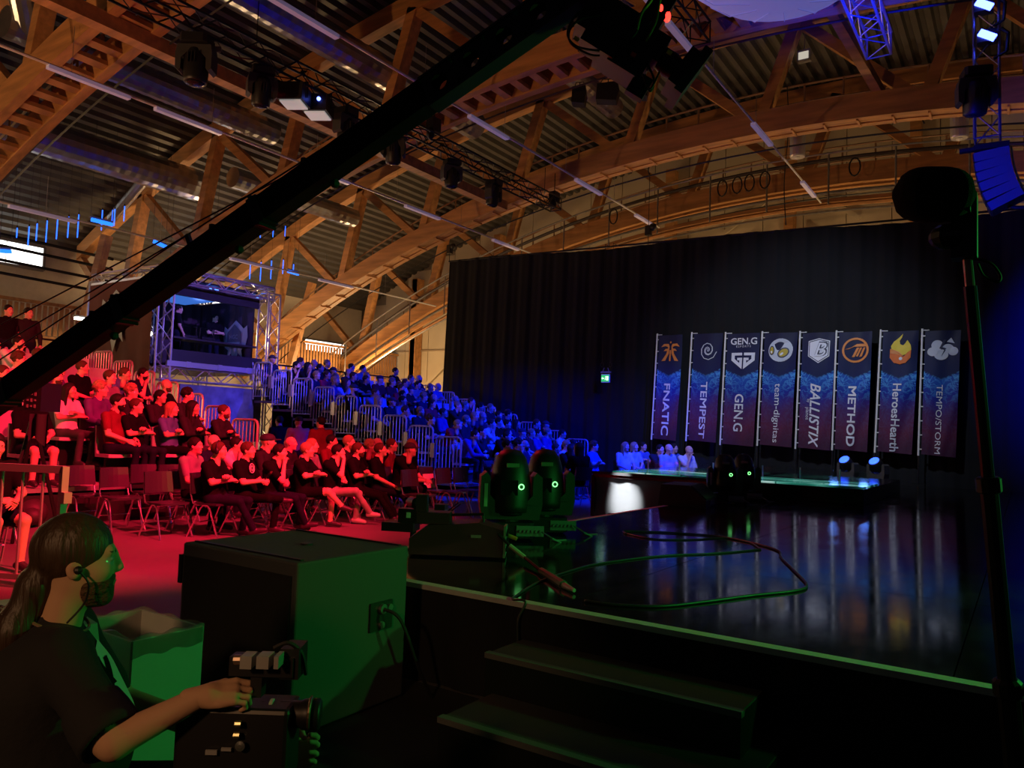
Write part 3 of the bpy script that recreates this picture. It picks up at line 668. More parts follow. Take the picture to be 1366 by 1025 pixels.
# ------------------------------------------------------------------ runway platform with LED glass front
RWZ = 0.86
rw = thing('runway_platform', 'raised black platform with lit grey fabric front beside the stage', 'platform', (-6.9, 13.2, 0))
mb = MB(); mb.box((1.29, 2.1, RWZ-0.05), (2.58, 4.2, 0.1)); mb.build('deck', BLKG, rw)
mb = MB(); mb.grid(lambda u, v: (2.58*u, 0.02+0.01*sin(40*u)+0.10*(1-(2*v-1)**2), 0.02+(RWZ-0.07)*v), 60, 8); mb.build('front_fabric', mat('grey_stretch_fabric', (0.16, 0.165, 0.17), 0.6), rw, True)
mb = MB(); mb.box((0.0, 2.1, RWZ/2-0.03), (0.06, 4.2, RWZ-0.08)); mb.build('end_panel', BLK, rw)
mb = MB(); mb.box((1.29, -0.01, RWZ-0.02), (2.6, 0.06, 0.05)); mb.build('fascia', BLK, rw)
mb = MB(); mb.box((0.5, -0.35, 0.02), (0.3, 0.1, 0.04)); mb.lathe([(0.05, 0), (0.07, 0.08)], (0.55, -0.3, 0.04), (0, 0.45, 1), 12); mb.build('uplight', BLK, rw)
spot('runway_uplight', (-6.3, 12.8, 1.25), (-6.28, 13.22, 0.66), (0.95, 0.97, 1.0), 420, 44, 0.9, 0.03)
def led_material():
    m = bpy.data.materials.new('led_floor_strip'); N, L = _nodes(m); b = N['Principled BSDF']
    tc = N.new('ShaderNodeTexCoord'); mp = N.new('ShaderNodeMapping'); mp.inputs['Scale'].default_value = (0.5, 3.2, 1); L.new(tc.outputs['Object'], mp.inputs[0])
    n = N.new('ShaderNodeTexNoise'); n.inputs['Scale'].default_value = 1.6; n.inputs['Detail'].default_value = 3; L.new(mp.outputs[0], n.inputs['Vector'])
    r = N.new('ShaderNodeValToRGB'); e = r.color_ramp.elements
    e[0].position = 0.40; e[0].color = (0.0, 0.01, 0.01, 1); e[1].position = 0.72; e[1].color = (0.8, 0.95, 0.95, 1)
    k = e.new(0.52); k.color = (0.02, 0.18, 0.13, 1); k = e.new(0.62); k.color = (0.1, 0.4, 0.32, 1)
    L.new(n.outputs['Fac'], r.inputs[0]); L.new(r.outputs[0], b.inputs['Emission Color']); b.inputs['Emission Strength'].default_value = 0.8
    b.inputs['Base Color'].default_value = (0.01, 0.01, 0.01, 1); b.inputs['Roughness'].default_value = 0.15
    return m
LEDS = led_material()
rs = thing('stage_riser', 'low black riser on the stage continuing the runway platform', 'platform', (-4.24, 13.2, SZ))
mb = MB(); mb.box((1.06, 2.1, 0.13), (2.12, 4.2, 0.25)); mb.build('deck', BLKG, rs)
for k in range(6):
    pr_, ox, zz_ = (rw, 0.0, RWZ) if k < 3 else (rs, -2.38, 0.26)
    mb = MB(); mb.box((0.62+0.70*k+ox, 1.0, zz_+0.005), (0.66, 1.5, 0.02)); mb.build('led_tile', LEDS, pr_)
    mb = MB(); mb.box((0.62+0.70*k+ox, 1.95, zz_+0.10), (0.64, 0.012, 0.2)); mb.build('glass_panel', GLASS, pr_)
    mb = MB(); mb.box((0.28+0.70*k+ox, 1.95, zz_+0.11), (0.02, 0.03, 0.22)); mb.build('glass_post', ALU, pr_)

# ------------------------------------------------------------------ moving heads
LENS = mat('dark_lens', (0.015, 0.015, 0.02), 0.05)
def moving_head(name, label, loc, rz, s=1.0, tilt=0.6, hang=False, lens=LENS, group=None, ring=False, cat='stage light'):
    t = thing(name, label, cat, loc, rz, group)
    t.scale = (s, s, -s) if False else (s, s, s)
    if hang: t.rotation_euler = (pi, 0, rz)
    mb = MB(); mb.prism([(-.2, -.16), (-.16, -.2), (.16, -.2), (.2, -.16), (.2, .16), (.16, .2), (-.16, .2), (-.2, .16)], (0, 0, 0.02), (1, 0, 0), (0, 1, 0), (0, 0, 0.13)); mb.build('base', BLK, t)
    mb = MB(); mb.box((0.16, -0.205, 0.085), (0.24, 0.012, 0.09)); mb.build('base_panel', GREY, t)
    mb = MB(); mb.tube((0, 0, 0.14), (0, 0, 0.19), 0.1, 14)
    prof = [(-.25, .17), (.25, .17), (.275, .3), (.27, .54), (.22, .58), (.19, .54), (.188, .38), (.1, .29), (-.1, .29), (-.188, .38), (-.19, .54), (-.22, .58), (-.27, .54), (-.275, .3)]
    n = len(prof)
    vs = [(x, y, z) for y in (-.12, .12) for x, z in prof]
    fs = [(k, (k+1) % n, n+(k+1) % n, n+k) for k in range(n)] + [(0, 1, 2, 13), (13, 2, 7, 8)] + [(2, 3, 6, 7), (3, 4, 5, 6), (8, 9, 12, 13), (9, 10, 11, 12)]
    fs += [tuple(n+i for i in f)[::-1] for f in [(0, 1, 2, 13), (13, 2, 7, 8), (2, 3, 6, 7), (3, 4, 5, 6), (8, 9, 12, 13), (9, 10, 11, 12)]]
    mb.add(vs, fs); mb.build('yoke', mat('dark_grey_housing', (0.045, 0.045, 0.045), 0.5), t)
    ax = Vector((0, -sin(tilt), cos(tilt))); c = Vector((0, 0, 0.47))
    mb = MB(); mb.lathe([(0.03, -0.31), (0.09, -0.295), (0.135, -0.24), (0.165, -0.14), (0.18, 0.0), (0.18, 0.1), (0.172, 0.2), (0.165, 0.25), (0.15, 0.255)], c, ax, 18); h = mb.build('lamp_head', BLK, t, True)
    mb = MB(); mb.lathe([(0.14, 0.256), (0.13, 0.275), (0.06, 0.29), (0.01, 0.295)], c, ax, 18); mb.build('lens', lens, h, True)
    mb = MB(); up = ax.cross(Vector((1, 0, 0)))
    for k in (-1, 0, 1): mb.bar(c - ax*0.16 + up*0.178 + Vector((0.05*k, 0, 0)), c + ax*0.0 + up*0.186 + Vector((0.05*k, 0, 0)), 0.03, 0.01)
    if not ring: mb.build('vent_fin', RUB, h)
    if ring:
        mb = MB(); q = c - ax*0.2 - up*0.165
        mb.path([Vector((0.075+0.022*cos(2*pi*k/12), -0.186, 0.46+0.022*sin(2*pi*k/12))) for k in range(12)], 0.005, 5, closed=True); mb.build('status_ring', glow('green_ring', (0.2, 1, 0.25), 3.0), t)
        mb = MB(); mb.box((-0.03, -0.172, 0.45), (0.15, 0.03, 0.13)); mb.build('display', BLKG, t)
        mb = MB(); mb.box((0.0, -0.15, 0.64), (0.11, 0.02, 0.035), rot=Matrix.Rotation(-0.35, 3, 'X')); mb.build('name_plate', mat('plate_gold', (0.3, 0.27, 0.2), 0.5), t)
        mb = MB(); mb.box((-0.225, -0.122, 0.38), (0.03, 0.006, 0.2)); mb.build('warning_strip', mat('pale_sticker', (0.5, 0.5, 0.42), 0.6), t)
        mb = MB()
        for k in range(6): mb.tube((0.07+0.035*k, -0.21, 0.085), (0.07+0.035*k, -0.235, 0.085), 0.011, 7)
        mb.path([(0.26, -0.235, 0.085), (0.34, -0.3, 0.04), (0.42, -0.26, 0.0), (0.36, -0.16, -0.0), (0.5, -0.1, 0.0)], 0.008, 5); mb.build('connector', GREY, t)
    return t
FR = radians(33.8)
def look(p): return atan2(p.y, p.x) - pi/2       # rotation that turns local -Y towards the camera
for (px, py, s, lab) in ((653, 714, 1.05, 'big moving head light nearest the fog machine on the stage edge'), (714, 708, 1.05, 'big moving head light on stage edge, farther from the fog machine'), (966, 671, 0.95, 'moving head light on stage behind the black wedge monitor'), (991, 667, 0.95, 'moving head light on stage beyond the wedge monitor pair')):
    p = on_z(px, py, SZ); p.x = max(p.x, SX0+0.28)
    moving_head('moving_head_light', lab, (p.x, p.y, SZ), look(p)+0.12, s, tilt=pi-0.12 if px < 900 else pi-0.2, ring=True)
BLENS = glow('blue_lamp_lens', (0.02, 0.07, 1.0), 5)
for px, lab in ((1131, 'far moving head light with blue lit lens below the orange ring banner'), (1171, 'far moving head light with blue lit lens below the flame banner')):
    p = on_y(px, 640, 20.2)
    moving_head('moving_head_light', lab, (p.x, 20.2, SZ), look(p)-0.6, 0.85, tilt=0.75, lens=BLENS)
    spot('beam_light', (p.x-0.25, 19.85, SZ+0.75), (p.x-0.8, 17.5, 1.4), (0.1, 0.25, 1.0), 10, 60, 0.6, 0.1)

# wedge monitor
p = on_z(905, 675, SZ)
t = thing('stage_wedge', 'black wedge stage monitor in front of the small moving heads', 'speaker', (-4.1, 10.85, SZ), 0.15)
mb = MB(); mb.prism([(-.34, 0), (.34, 0), (.34, .1), (.1, .3), (-.30, .3)], (0, -.42, 0.0), (0, 0.0, 0) if False else (1, 0, 0), (0, 0, 1), (0, .84, 0)); mb.build('cabinet', mat('wedge_paint', (0.05, 0.045, 0.042), 0.55), t)
mb = MB(); mb.prism([(.33, .115), (.12, .292), (.13, .302), (.34, .125)], (0, -.4, 0), (1, 0, 0), (0, 0, 1), (0, .8, 0)); mb.build('grille', BLK, t)
mb = MB(); mb.box((0.345, 0, 0.06), (0.012, 0.3, 0.07)); mb.build('connector_plate', GREY, t)

# fog machine and hose rod
p = on_z(600, 745, SZ)
t = thing('fog_machine', 'black fog machine with knob panel at the stage corner', 'fog machine', (-3.66, 4.9, SZ), 0.55); t.scale = (0.86, 0.86, 0.86)
mb = MB(); mb.prism([(-.5, .0), (.34, .0), (.34, .24), (.12, .3), (-.34, .26), (-.5, .14)], (0, -.16, 0.02), (1, 0, 0), (0, 0, 1), (0, .36, 0)); mb.build('body', BLK, t)
mb = MB(); mb.prism([(-.17, 0), (.2, 0), (.2, .26), (-.17, .28)], (0.345, 0, 0.02), (0, 1, 0), (0, 0, 1), (0.02, 0, 0)); pn = mb.build('control_panel', mat('panel_green_grey', (0.16, 0.2, 0.17), 0.5), t)
mb = MB()
for i in range(5):
    for j in range(3): mb.tube((0.365, -0.1+0.065*i, 0.08+0.07*j), (0.385, -0.1+0.065*i, 0.08+0.07*j), 0.016, 8)
mb.build('knob', BLK, pn)
mb = MB(); mb.path([(-.2, .02, .28), (-.2, .02, .36), (.15, .02, .38), (.15, .02, .3)], 0.014, 6); mb.build('handle', BLKM, t)
mb = MB(); mb.box((0.1, -0.166, 0.2), (0.09, 0.006, 0.025)); mb.build('name_plate', GREY, t)
mb = MB(); mb.box((-0.3, 0.0, 0.34), (0.3, 0.2, 0.1)); mb.box((-0.42, 0.02, 0.46), (0.1, 0.12, 0.16)); mb.build('top_unit', BLK, t)
mb = MB(); mb.tube((0.37, 0.02, 0.2), (0.46, 0.0, 0.17), 0.018, 8); mb.build('orange_plug', mat('orange_plastic', (0.7, 0.3, 0.03), 0.5), t)
t = thing('power_cable', 'taped power cable with pale plug lying from fog machine onto stage', 'cable', (-3.2, 4.6, SZ))
pts = [on_z(px, py, SZ+dz) - Vector((-3.2, 4.6, SZ)) for px, py, dz in ((664, 712, 0.2), (680, 728, 0.12), (700, 744, 0.04), (722, 762, 0.02), (744, 776, 0.02))]
mb = MB(); mb.path(pts, 0.012, 6); mb.build('cord', RUB, t)
mb = MB(); mb.tube(pts[1], pts[2], 0.018, 8); mb.build('tape_wrap', mat('cream_tape', (0.5, 0.45, 0.32), 0.6), t)
e0, e1 = pts[3], on_z(752, 781, SZ+0.02)-Vector((-3.2, 4.6, SZ)); e2 = on_z(766, 788, SZ+0.02)-Vector((-3.2, 4.6, SZ))
mb = MB(); mb.tube(e0, e1, 0.026, 8, 0.03); mb.build('sleeve', mat('green_sleeve', (0.06, 0.16, 0.08), 0.5), t)
mb = MB(); mb.tube(e1, e2, 0.022, 8, 0.012); mb.build('plug', mat('pale_plug', (0.4, 0.42, 0.35), 0.5), t)
# loose cables on the stage
def smooth_pts(P, k=8):
    P = [Vector(p) for p in P]; out = []
    for i in range(len(P)-1):
        a, b, c, d = P[max(i-1, 0)], P[i], P[i+1], P[min(i+2, len(P)-1)]
        for j in range(k):
            s = j/k; out.append(0.5*((2*b)+(c-a)*s+(2*a-5*b+4*c-d)*s*s+(3*b-a-3*c+d)*s**3))
    out.append(P[-1]); return out
def floor_cable(pix, r, label, z=SZ, tail=None):
    P = [on_z(px, py, z+r) for px, py in pix]
    if tail: P += [Vector(q) for q in tail]
    o0 = P[0].copy(); mb = MB(); mb.path([q-o0 for q in smooth_pts(P)], r, 6)
    return tag(mb.build('stage_cable', mat('cable_jacket', (0.03, 0.035, 0.03), 0.4), None, True, tuple(o0)), label, 'cable')
floor_cable([(1015, 733), (960, 738), (880, 742), (800, 752), (760, 762), (720, 776), (690, 794), (684, 800)], 0.007, 'thin cable running from stage middle over the front edge', tail=[(on_z(681, 812, SZ).x, SY0-0.01, SZ+0.01), (on_z(681, 812, SZ).x-0.02, SY0-0.05, SZ-0.1), (on_z(681, 812, SZ).x, SY0-0.06, SZ-0.3)])
floor_cable([(835, 712), (832, 709), (850, 709), (900, 711), (960, 716), (1010, 726), (1038, 735), (1042, 744), (1060, 762), (1076, 780), (1062, 788), (1000, 795), (940, 803), (880, 809), (820, 807), (780, 802)], 0.009, 'black cable looping in a wide bend across the stage')
floor_cable([(835, 712), (870, 719), (920, 720), (970, 718), (1000, 724), (1014, 733)], 0.007, 'short cable loop lying inside the wide cable bend')

# ------------------------------------------------------------------ subwoofer
sb = thing('subwoofer', 'large black subwoofer cabinet with green-lit side by the stage corner', 'speaker', (-3.54, 3.1, 0))
SUBM = mat('textured_black_paint', (0.075, 0.075, 0.078), 0.75, bump=0.2, bscale=260)
mb = MB(); mb.box((0, 0, 0.455), (0.97, 0.84, 0.87)); o = mb.build('cabinet', SUBM, sb)
bv = o.modifiers.new('bevel', 'BEVEL'); bv.width = 0.012; bv.segments = 2
mb = MB(); mb.box((0, -0.425, 0.44), (0.9, 0.012, 0.76)); mb.build('front_grille', mat('grille_mesh', (0.02, 0.02, 0.021), 0.9, bump=0.6, bscale=500), sb)
mb = MB(); mb.tube((0.05, 0.02, 0.89), (0.05, 0.02, 0.9), 0.035, 12); mb.build('pole_socket', BLK, sb)
for gy in (-0.36, 0.38): mb = MB(); mb.box((0, gy, 0.894), (0.9, 0.02, 0.008)); mb.build('stacking_groove', BLK, sb)
mb = MB(); mb.box((-0.49, -0.38, 0.74), (0.03, 0.1, 0.16)); mb.build('corner_guard', BLK, sb)
mb = MB(); mb.box((0.49, 0.2, 0.52), (0.012, 0.18, 0.16)); pn = mb.build('connector_panel', BLK, sb)
mb = MB(); mb.tube((0.49, 0.2, 0.56), (0.515, 0.2, 0.56), 0.028, 10); mb.tube((0.49, 0.26, 0.56), (0.51, 0.26, 0.56), 0.02, 10); mb.tube((0.49, 0.2, 0.47), (0.508, 0.2, 0.47), 0.02, 10); mb.build('socket', STEEL, pn)
mb = MB(); mb.path(smooth_pts([(0.515, 0.2, 0.56), (0.6, 0.25, 0.5), (0.62, 0.4, 0.2), (0.64, 0.5, 0.02)]), 0.01, 6); mb.build('speaker_cable', RUB, sb)
for sx_ in (-0.4, 0.4):
    for sy_ in (-0.33, 0.33):
        mb = MB(); mb.lathe([(0.03, 0), (0.028, 0.025)], (sx_, sy_, 0), n=10); mb.build('foot', RUB, sb)

# ------------------------------------------------------------------ rigging
def truss_obj(label, a, b, w, m, name='lighting_truss', r=0.025, cell=0.45):
    a, b = Vector(a), Vector(b); mb = MB(); boxtruss(mb, (0, 0, 0), b-a, w, r, cell); t = thing(name, label, 'truss', tuple(a)); mb.build('lattice', m, t)
    mb = MB(); L = (b-a).length; k = max(2, int(L/5))
    if abs((b-a).normalized().z) < 0.5:
        for i in range(k+1):
            q = (b-a)*(0.04+0.92*i/k); mb.tube(q+Vector((0, 0, w/2)), (q.x, q.y, zb((a+q).x)+0.2-a.z), 0.01, 5)
        mb.build('suspension_chain', BLKM, t)
    return t
BTR = mat('black_truss_paint', (0.012, 0.012, 0.02), 0.4, 0.3)
truss_obj('long black lighting truss running below the timber roof', (-12.0, 3.0, 8.4), (-12.0, 20.0, 8.55), 0.36, BTR)
truss_obj('black hanging truss ending above the crane camera', (-5.25, 8.2, 9.42), (-5.25, 14.0, 9.42), 0.4, BTR)
truss_obj('blue-lit hanging truss right of the balloon', (-2.3, 10.9, 9.1), (-2.3, 15.6, 9.15), 0.42, ALU)
mv = [(264, 52, 1.15, 'first'), (350, 105, 1.0, ''), (462, 158, 1.0, ''), (525, 192, 1.0, ''), (602, 240, 0.95, ''), (658, 265, 0.95, '')]
MVL = ('black moving head at the truss end farthest from the drape', 'black moving head hanging before the first box panel light', 'black moving head hanging just past the two box panel lights', 'black moving head on the truss directly behind the crane boom', 'black moving head second from the drape end of the truss', 'black moving head nearest the drape end of the long truss')
for i, (px, py, s, _) in enumerate(mv):
    p = on_x(px, py, -12.0); zz = 8.22+(p.y-3)*0.0088
    moving_head('hanging_moving_light', MVL[i], (-12.0, p.y, zz), FR+0.5*(i % 3), s, tilt=0.25*(i % 2), hang=True, group='moving heads on the black truss')
for i, px in enumerate((393, 425)):
    p = on_x(px, 120+14*i, -12.0)
    t = thing('panel_light', ('black box panel light with white face, without indicator', 'black box panel light with white face and blue indicator dot')[i], 'stage light', (-12.0, p.y, 8.05), 0.5, group='box panel lights on the black truss')
    mb = MB(); mb.box((0, 0, 0), (0.5, 0.5, 0.34)); mb.build('housing', BLK, t)
    mb = MB(); mb.box((0, 0, -0.19), (0.42, 0.42, 0.03)); mb.build('diffuser', mat('frosted_panel', (0.7, 0.68, 0.66), 0.5, emit=(1, 0.95, 0.9), es=0.25), t)
    mb = MB(); mb.path([(-.27, 0, -.05), (-.27, 0, .26), (.27, 0, .26), (.27, 0, -.05)], 0.016, 6); mb.build('bracket', BLKM, t)
    if i == 1:
        mb = MB(); mb.ball((0.1, -0.27, 0.05), 0.04); mb.build('indicator', glow('blue_dot', (0.1, 0.15, 1), 8), t)
for (px, py, zz, lab) in ((578, 180, 8.95, 'black chain motor above the long black truss'), (758, 283, 8.75, 'black chain motor at the far end of the long black truss')):
    p = on_x(px, py, -12.0)
    t = thing('chain_hoist', lab, 'hoist', (-12.0, min(p.y, 19.9), zz)); mb = MB(); mb.box((0, 0, 0), (0.22, 0.3, 0.34)); mb.build('motor', BLK, t); mb = MB(); mb.ball((0.05, -0.16, -0.25), (0.11, 0.1, 0.16)); mb.build('chain_bag', BLK, t, True)
    mb = MB(); mb.tube((0, 0, 0.1), (0, 0, zb(-12)+0.2-zz), 0.012, 5); mb.build('chain', BLKM, t)
# hanging tower with line array at the right
tw = (-0.52, 14.9)
t = truss_obj('vertical truss tower hung over the stage with blue lights', (tw[0], tw[1], 6.75), (tw[0]-0.02, tw[1], 11.6), 0.36, mat('truss_grey', (0.35, 0.35, 0.36), 0.35, 0.8), r=0.022)
BLUEL = glow('blue_beam_lens', (0.05, 0.08, 1.0), 14)
for i, (px, py) in enumerate(((1312, 5), (1316, 46))):
    p = on_y(px, py, tw[1]-0.35)
    q = thing('blue_led_batten', ('bright blue LED lamp clamped highest on the truss tower', 'bright blue LED lamp on the truss tower, below the highest lamp')[i], 'stage light', tuple(p), group='blue lamps on the tower')
    mb = MB(); mb.box((0.0, 0.12, 0.0), (0.28, 0.2, 0.2)); mb.build('housing', BLK, q)
    mb = MB(); mb.bar((-0.1, 0, 0.06), (0.12, 0, -0.09), 0.05, 0.11); mb.build('lens', BLUEL, q)
    mb = MB(); mb.path([(0.2, 0.1, 0.1), (0.3, 0.12, 0.0), (0.28, 0.12, -0.3), (0.1, 0.2, -0.35)], 0.03, 6); mb.build('bracket', BLKM, q)
p = on_y(1302, 128, tw[1]-0.4)
moving_head('tower_moving_light', 'black moving head light clamped low on the truss tower', (p.x, p.y, p.z+0.45), 0.3, 1.05, tilt=0.3, hang=True)
la = thing('line_array', 'curved blue-lit line array speaker hanging at the tower foot', 'speaker', (-0.45, 14.85, 6.5))
mb = MB(); mb.box((0, 0.0, 0.05), (0.5, 0.5, 0.08)); mb.box((-0.32, 0, 0.1), (0.3, 0.1, 0.06)); mb.build('flying_frame', BLKM, la)
LAM = mat('array_cabinet', (0.10, 0.10, 0.11), 0.6)
yy, zz, an = 0.0, -0.08, 0.1
xo = 0.0
for k in range(6):
    R3 = Matrix.Rotation(-an, 3, 'Y')
    mb = MB(); mb.box((xo, 0, zz), (0.5, 0.42, 0.15), rot=R3); c = mb.build('cabinet', LAM, la)
    mb = MB(); mb.box(R3 @ Vector((-0.26, 0, 0)) + Vector((xo, 0, zz)), (0.015, 0.4, 0.13), rot=R3); mb.build('grille', BLK, c)
    mb = MB(); mb.bar(R3 @ Vector((0.28, -0.1, 0.08)) + Vector((xo, 0, zz)), R3 @ Vector((0.28, -0.1, -0.08)) + Vector((xo, 0, zz)), 0.03, 0.03); mb.build('rigging_link', STEEL, c)
    zz -= 0.155; xo += 0.155*math.tan(an); an += 0.07
mb = MB(); mb.path(smooth_pts([(0.2, 0.1, -0.9), (0.5, 0.1, -0.95), (1.2, 0.1, -0.75), (2.2, 0.1, -0.6)]), 0.03, 6); mb.build('signal_cable', BLK, la)
spot('array_blue_light', (-1.6, 12.0, 5.2), (-0.4, 14.8, 6.1), BLUE, 600, 46, 0.5)
spot('truss_blue_light', (-1.6, 12.8, 7.0), (-2.4, 14.0, 9.2), BLUE, 1500, 60, 0.6)
# lighting balloon
bl = thing('lighting_balloon', 'huge pale balloon glowing blue, hanging over the stage', 'balloon', (-2.45, 9.3, 7.84))
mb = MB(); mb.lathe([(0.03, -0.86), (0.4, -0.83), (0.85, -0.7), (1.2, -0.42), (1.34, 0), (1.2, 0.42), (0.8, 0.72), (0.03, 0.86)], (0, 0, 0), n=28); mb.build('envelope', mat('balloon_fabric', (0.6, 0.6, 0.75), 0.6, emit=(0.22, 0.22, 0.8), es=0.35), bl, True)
mb = MB()
for k in range(14):
    a = 2*pi*k/14; mb.path([(r*cos(a), r*sin(a), z) for r, z in ((0.4, -0.835), (0.86, -0.705), (1.21, -0.42), (1.35, 0), (1.21, 0.42))], 0.006, 4)
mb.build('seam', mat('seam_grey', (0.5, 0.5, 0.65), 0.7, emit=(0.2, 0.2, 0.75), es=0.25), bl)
mb = MB(); mb.tube((0, 0, 0.86), (0, 0, zb(-2.5)+0.3-7.84), 0.02, 6); mb.build('tether', BLK, bl)
# black box fixtures hung behind crane camera
for px, py, lab in ((773, 128, 'small black hanging horn speaker left of the box speaker'), (811, 124, 'black box speaker hanging below the crane camera'), (855, 118, 'black hanging light beside the box speaker')):
    p = on_y(px, py, 16.0)
    t = thing('hanging_speaker', lab, 'speaker', tuple(p), 0.4)
    w_ = 0.46 if px == 811 else 0.3
    mb = MB(); mb.prism([(-w_*0.6, -.2), (w_*0.45, -.24), (w_*0.6, .0), (w_*0.5, .22), (-w_*0.55, .18)], (0, -.15, 0), (1, 0, 0), (0, 0, 1), (0, .32, 0)); mb.build('cabinet', BLK, t)
    mb = MB(); mb.path([(-w_*0.5, 0, .15), (-w_*0.3, 0, .34), (w_*0.3, 0, .34), (w_*0.5, 0, .15)], 0.014, 6); mb.build('bracket', BLKM, t)
    mb = MB(); mb.tube((0, 0, 0.33), (0, 0, zb(p.x)+0.1-p.z), 0.012, 5); mb.build('hanger', BLKM, t)
# cables dangling below the arch
for px, p0, p1 in ((1050, 115, 300), (867, 205, 235), (1232, 130, 165)):
    a, b = on_y(px, p0, 21.2), on_y(px, p1, 21.2); mb = MB(); mb.path(smooth_pts([(0, 0, 0), (0.05, 0, -(a.z-b.z)*0.3), (-0.04, 0, -(a.z-b.z)*0.7), (0.02, 0, -(a.z-b.z))]), 0.02 if px != 1050 else 0.014, 5)
    tag(mb.build('dangling_cable', RUB, None, loc=tuple(a)), {1050: 'long thin cable dangling past the silver pendant lamp', 867: 'short thick cable end dangling from the arch over the drape', 1232: 'short cable end dangling from the arch near the truss tower'}[px], 'cable')
# ================================================================== TRIBUNES
def rowx(k): return -11.2 - 0.85*k
def rowz(k): return 0.30 + 0.235*k
FLOOR_ROWS = (-9.25, -10.15)
BLUE_Y = (14.25, 20.35); RED_Y = (1.6, 9.1)
PLAT = mat('grey_platform_board', (0.30, 0.29, 0.29), 0.7, var=0.1)
for nm, (ya, yb), k0, lab in (('tribune', BLUE_Y, 0, 'stepped spectator tribune lit blue beside the drape'), ('tribune', RED_Y, 1, 'stepped spectator tribune lit red behind the floor chairs')):
    t = thing(nm, lab, 'tribune', (rowx(k0)+0.45, (ya+yb)/2, 0))
    for k in range(k0, 9):
        x, z = rowx(k), rowz(k)
        mb = MB(); mb.box((x-rowx(k0)-0.45, 0, z-0.03), (0.84, yb-ya, 0.06)); mb.build('tread', PLAT, t)
        mb = MB(); mb.box((x-rowx(k0)-0.05, 0, z/2-0.05), (0.03, yb-ya, z-0.1)); mb.build('riser', BLK, t)
        mb = MB(); mb.bar((x-rowx(k0)-0.03, -(yb-ya)/2, z-0.03), (x-rowx(k0)-0.03, (yb-ya)/2, z-0.03), 0.03, 0.06); mb.build('nosing', ALU, t)
# guard rails
RAILM = mat('galvanised_rail', (0.62, 0.6, 0.58), 0.4, 0.55)
fr = MB(); w_, h_ = 0.74, 1.08
fr.path([(-w_/2, 0, 0.03), (-w_/2, 0, h_-0.1), (-w_/2+0.03, 0, h_-0.03), (-w_/2+0.1, 0, h_), (w_/2-0.1, 0, h_), (w_/2-0.03, 0, h_-0.03), (w_/2, 0, h_-0.1), (w_/2, 0, 0.03)], 0.024, 6); fr.tube((-w_/2, 0, 0.12), (w_/2, 0, 0.12), 0.016, 6)
fr_me = fr.mesh('rail_frame', RAILM)
br = MB(); br.tube((0, 0, 0.12), (0, 0, h_-0.01), 0.011, 5); br_me = br.mesh('baluster', RAILM)
cp = MB(); cp.box((0, 0, 0), (0.12, 0.1, 0.34)); cp_me = cp.mesh('clamp_plate', RAILM)
def rail(loc, rz, label, group, clamp=False):
    t = thing('guard_rail', label, 'railing', loc, rz, group); link('rail_frame', fr_me, t)
    for i in range(6): link('baluster', br_me, t, (-w_/2+w_*(i+1)/7, 0, 0))
    if clamp: link('clamp_plate', cp_me, t, (-w_/2-0.06, -0.02, 0.75))
ORD = ('first', 'second', 'third', 'fourth', 'fifth', 'sixth', 'seventh', 'eighth', 'ninth', 'tenth')
for k in range(9):
    rail((rowx(k)-0.02, 20.38, rowz(k)), 0, 'steel guard rail beside the black drape, %s panel up from the floor' % ORD[k], 'rails before the drape')
    rail((rowx(k)-0.02, 14.18, rowz(k)), 0, 'steel guard rail with clamp plate on blue tribune aisle, %s panel up from floor' % ORD[k], 'rails on the blue tribune aisle', True)
    if k >= 1: rail((rowx(k)-0.02, 9.16, rowz(k)), 0, 'steel guard rail on the red tribune aisle side, %s panel up from floor' % ORD[k-1], 'rails on the red tribune aisle')
t = thing('back_rail', 'dark long railing behind the top row of the blue tribune', 'railing', (rowx(8)-0.5, 17.3, rowz(8)))
mb = MB(); mb.tube((0, -3.1, 1.1), (0, 3.1, 1.1), 0.03, 6); mb.tube((0, -3.1, 0.6), (0, 3.1, 0.6), 0.02, 6); mb.build('handrail', BLKM, t)
mb = MB()
for i in range(32): mb.tube((0, -3.1+0.2*i, 0), (0, -3.1+0.2*i, 1.1), 0.012, 5)
mb.build('baluster', RAILM, t)
t = thing('back_rail', 'steel railing behind the top row of the red tribune', 'railing', (rowx(8)-0.5, 5.4, rowz(8)))
mb = MB()
for z in (0.5, 0.8, 1.1): mb.tube((0, -3.6, z), (0, 3.6, z), 0.025, 6)
mb.build('handrail', BLKM, t)
mb = MB()
for i in range(7): mb.tube((0, -3.6+1.2*i, 0), (0, -3.6+1.2*i, 1.1), 0.022, 6)
mb.build('post', BLKM, t)

# chairs: +X is the direction the sitter looks
SEATM = mat('dark_moulded_seat', (0.035, 0.035, 0.045), 0.35); STANDSEAT = mat('pale_grey_stand_seat', (0.42, 0.41, 0.43), 0.5)
def curved_panel(mb, x0, z0, x1, z1, w, d=0.03, bow=0.04, n=6):
    for s in (0, 1): pass
    vs = []
    for (x, z) in ((x0, z0), (x1, z1)):
        for off in (0, d):
            for i in range(n+1):
                u = 2*i/n-1; vs.append((x-bow*(1-u*u)+off, u*w/2*(1.0 if z == z0 else 0.94), z))
    m = n+1; fs = []
    for i in range(n): fs += [(i, i+1, 2*m+i+1, 2*m+i), (m+i, 3*m+i, 3*m+i+1, m+i+1), (i, m+i, m+i+1, i+1), (2*m+i, 2*m+i+1, 3*m+i+1, 3*m+i)]
    fs += [(0, 2*m, 3*m, m), (n, m+n, 3*m+n, 2*m+n)]
    mb.add(vs, fs)
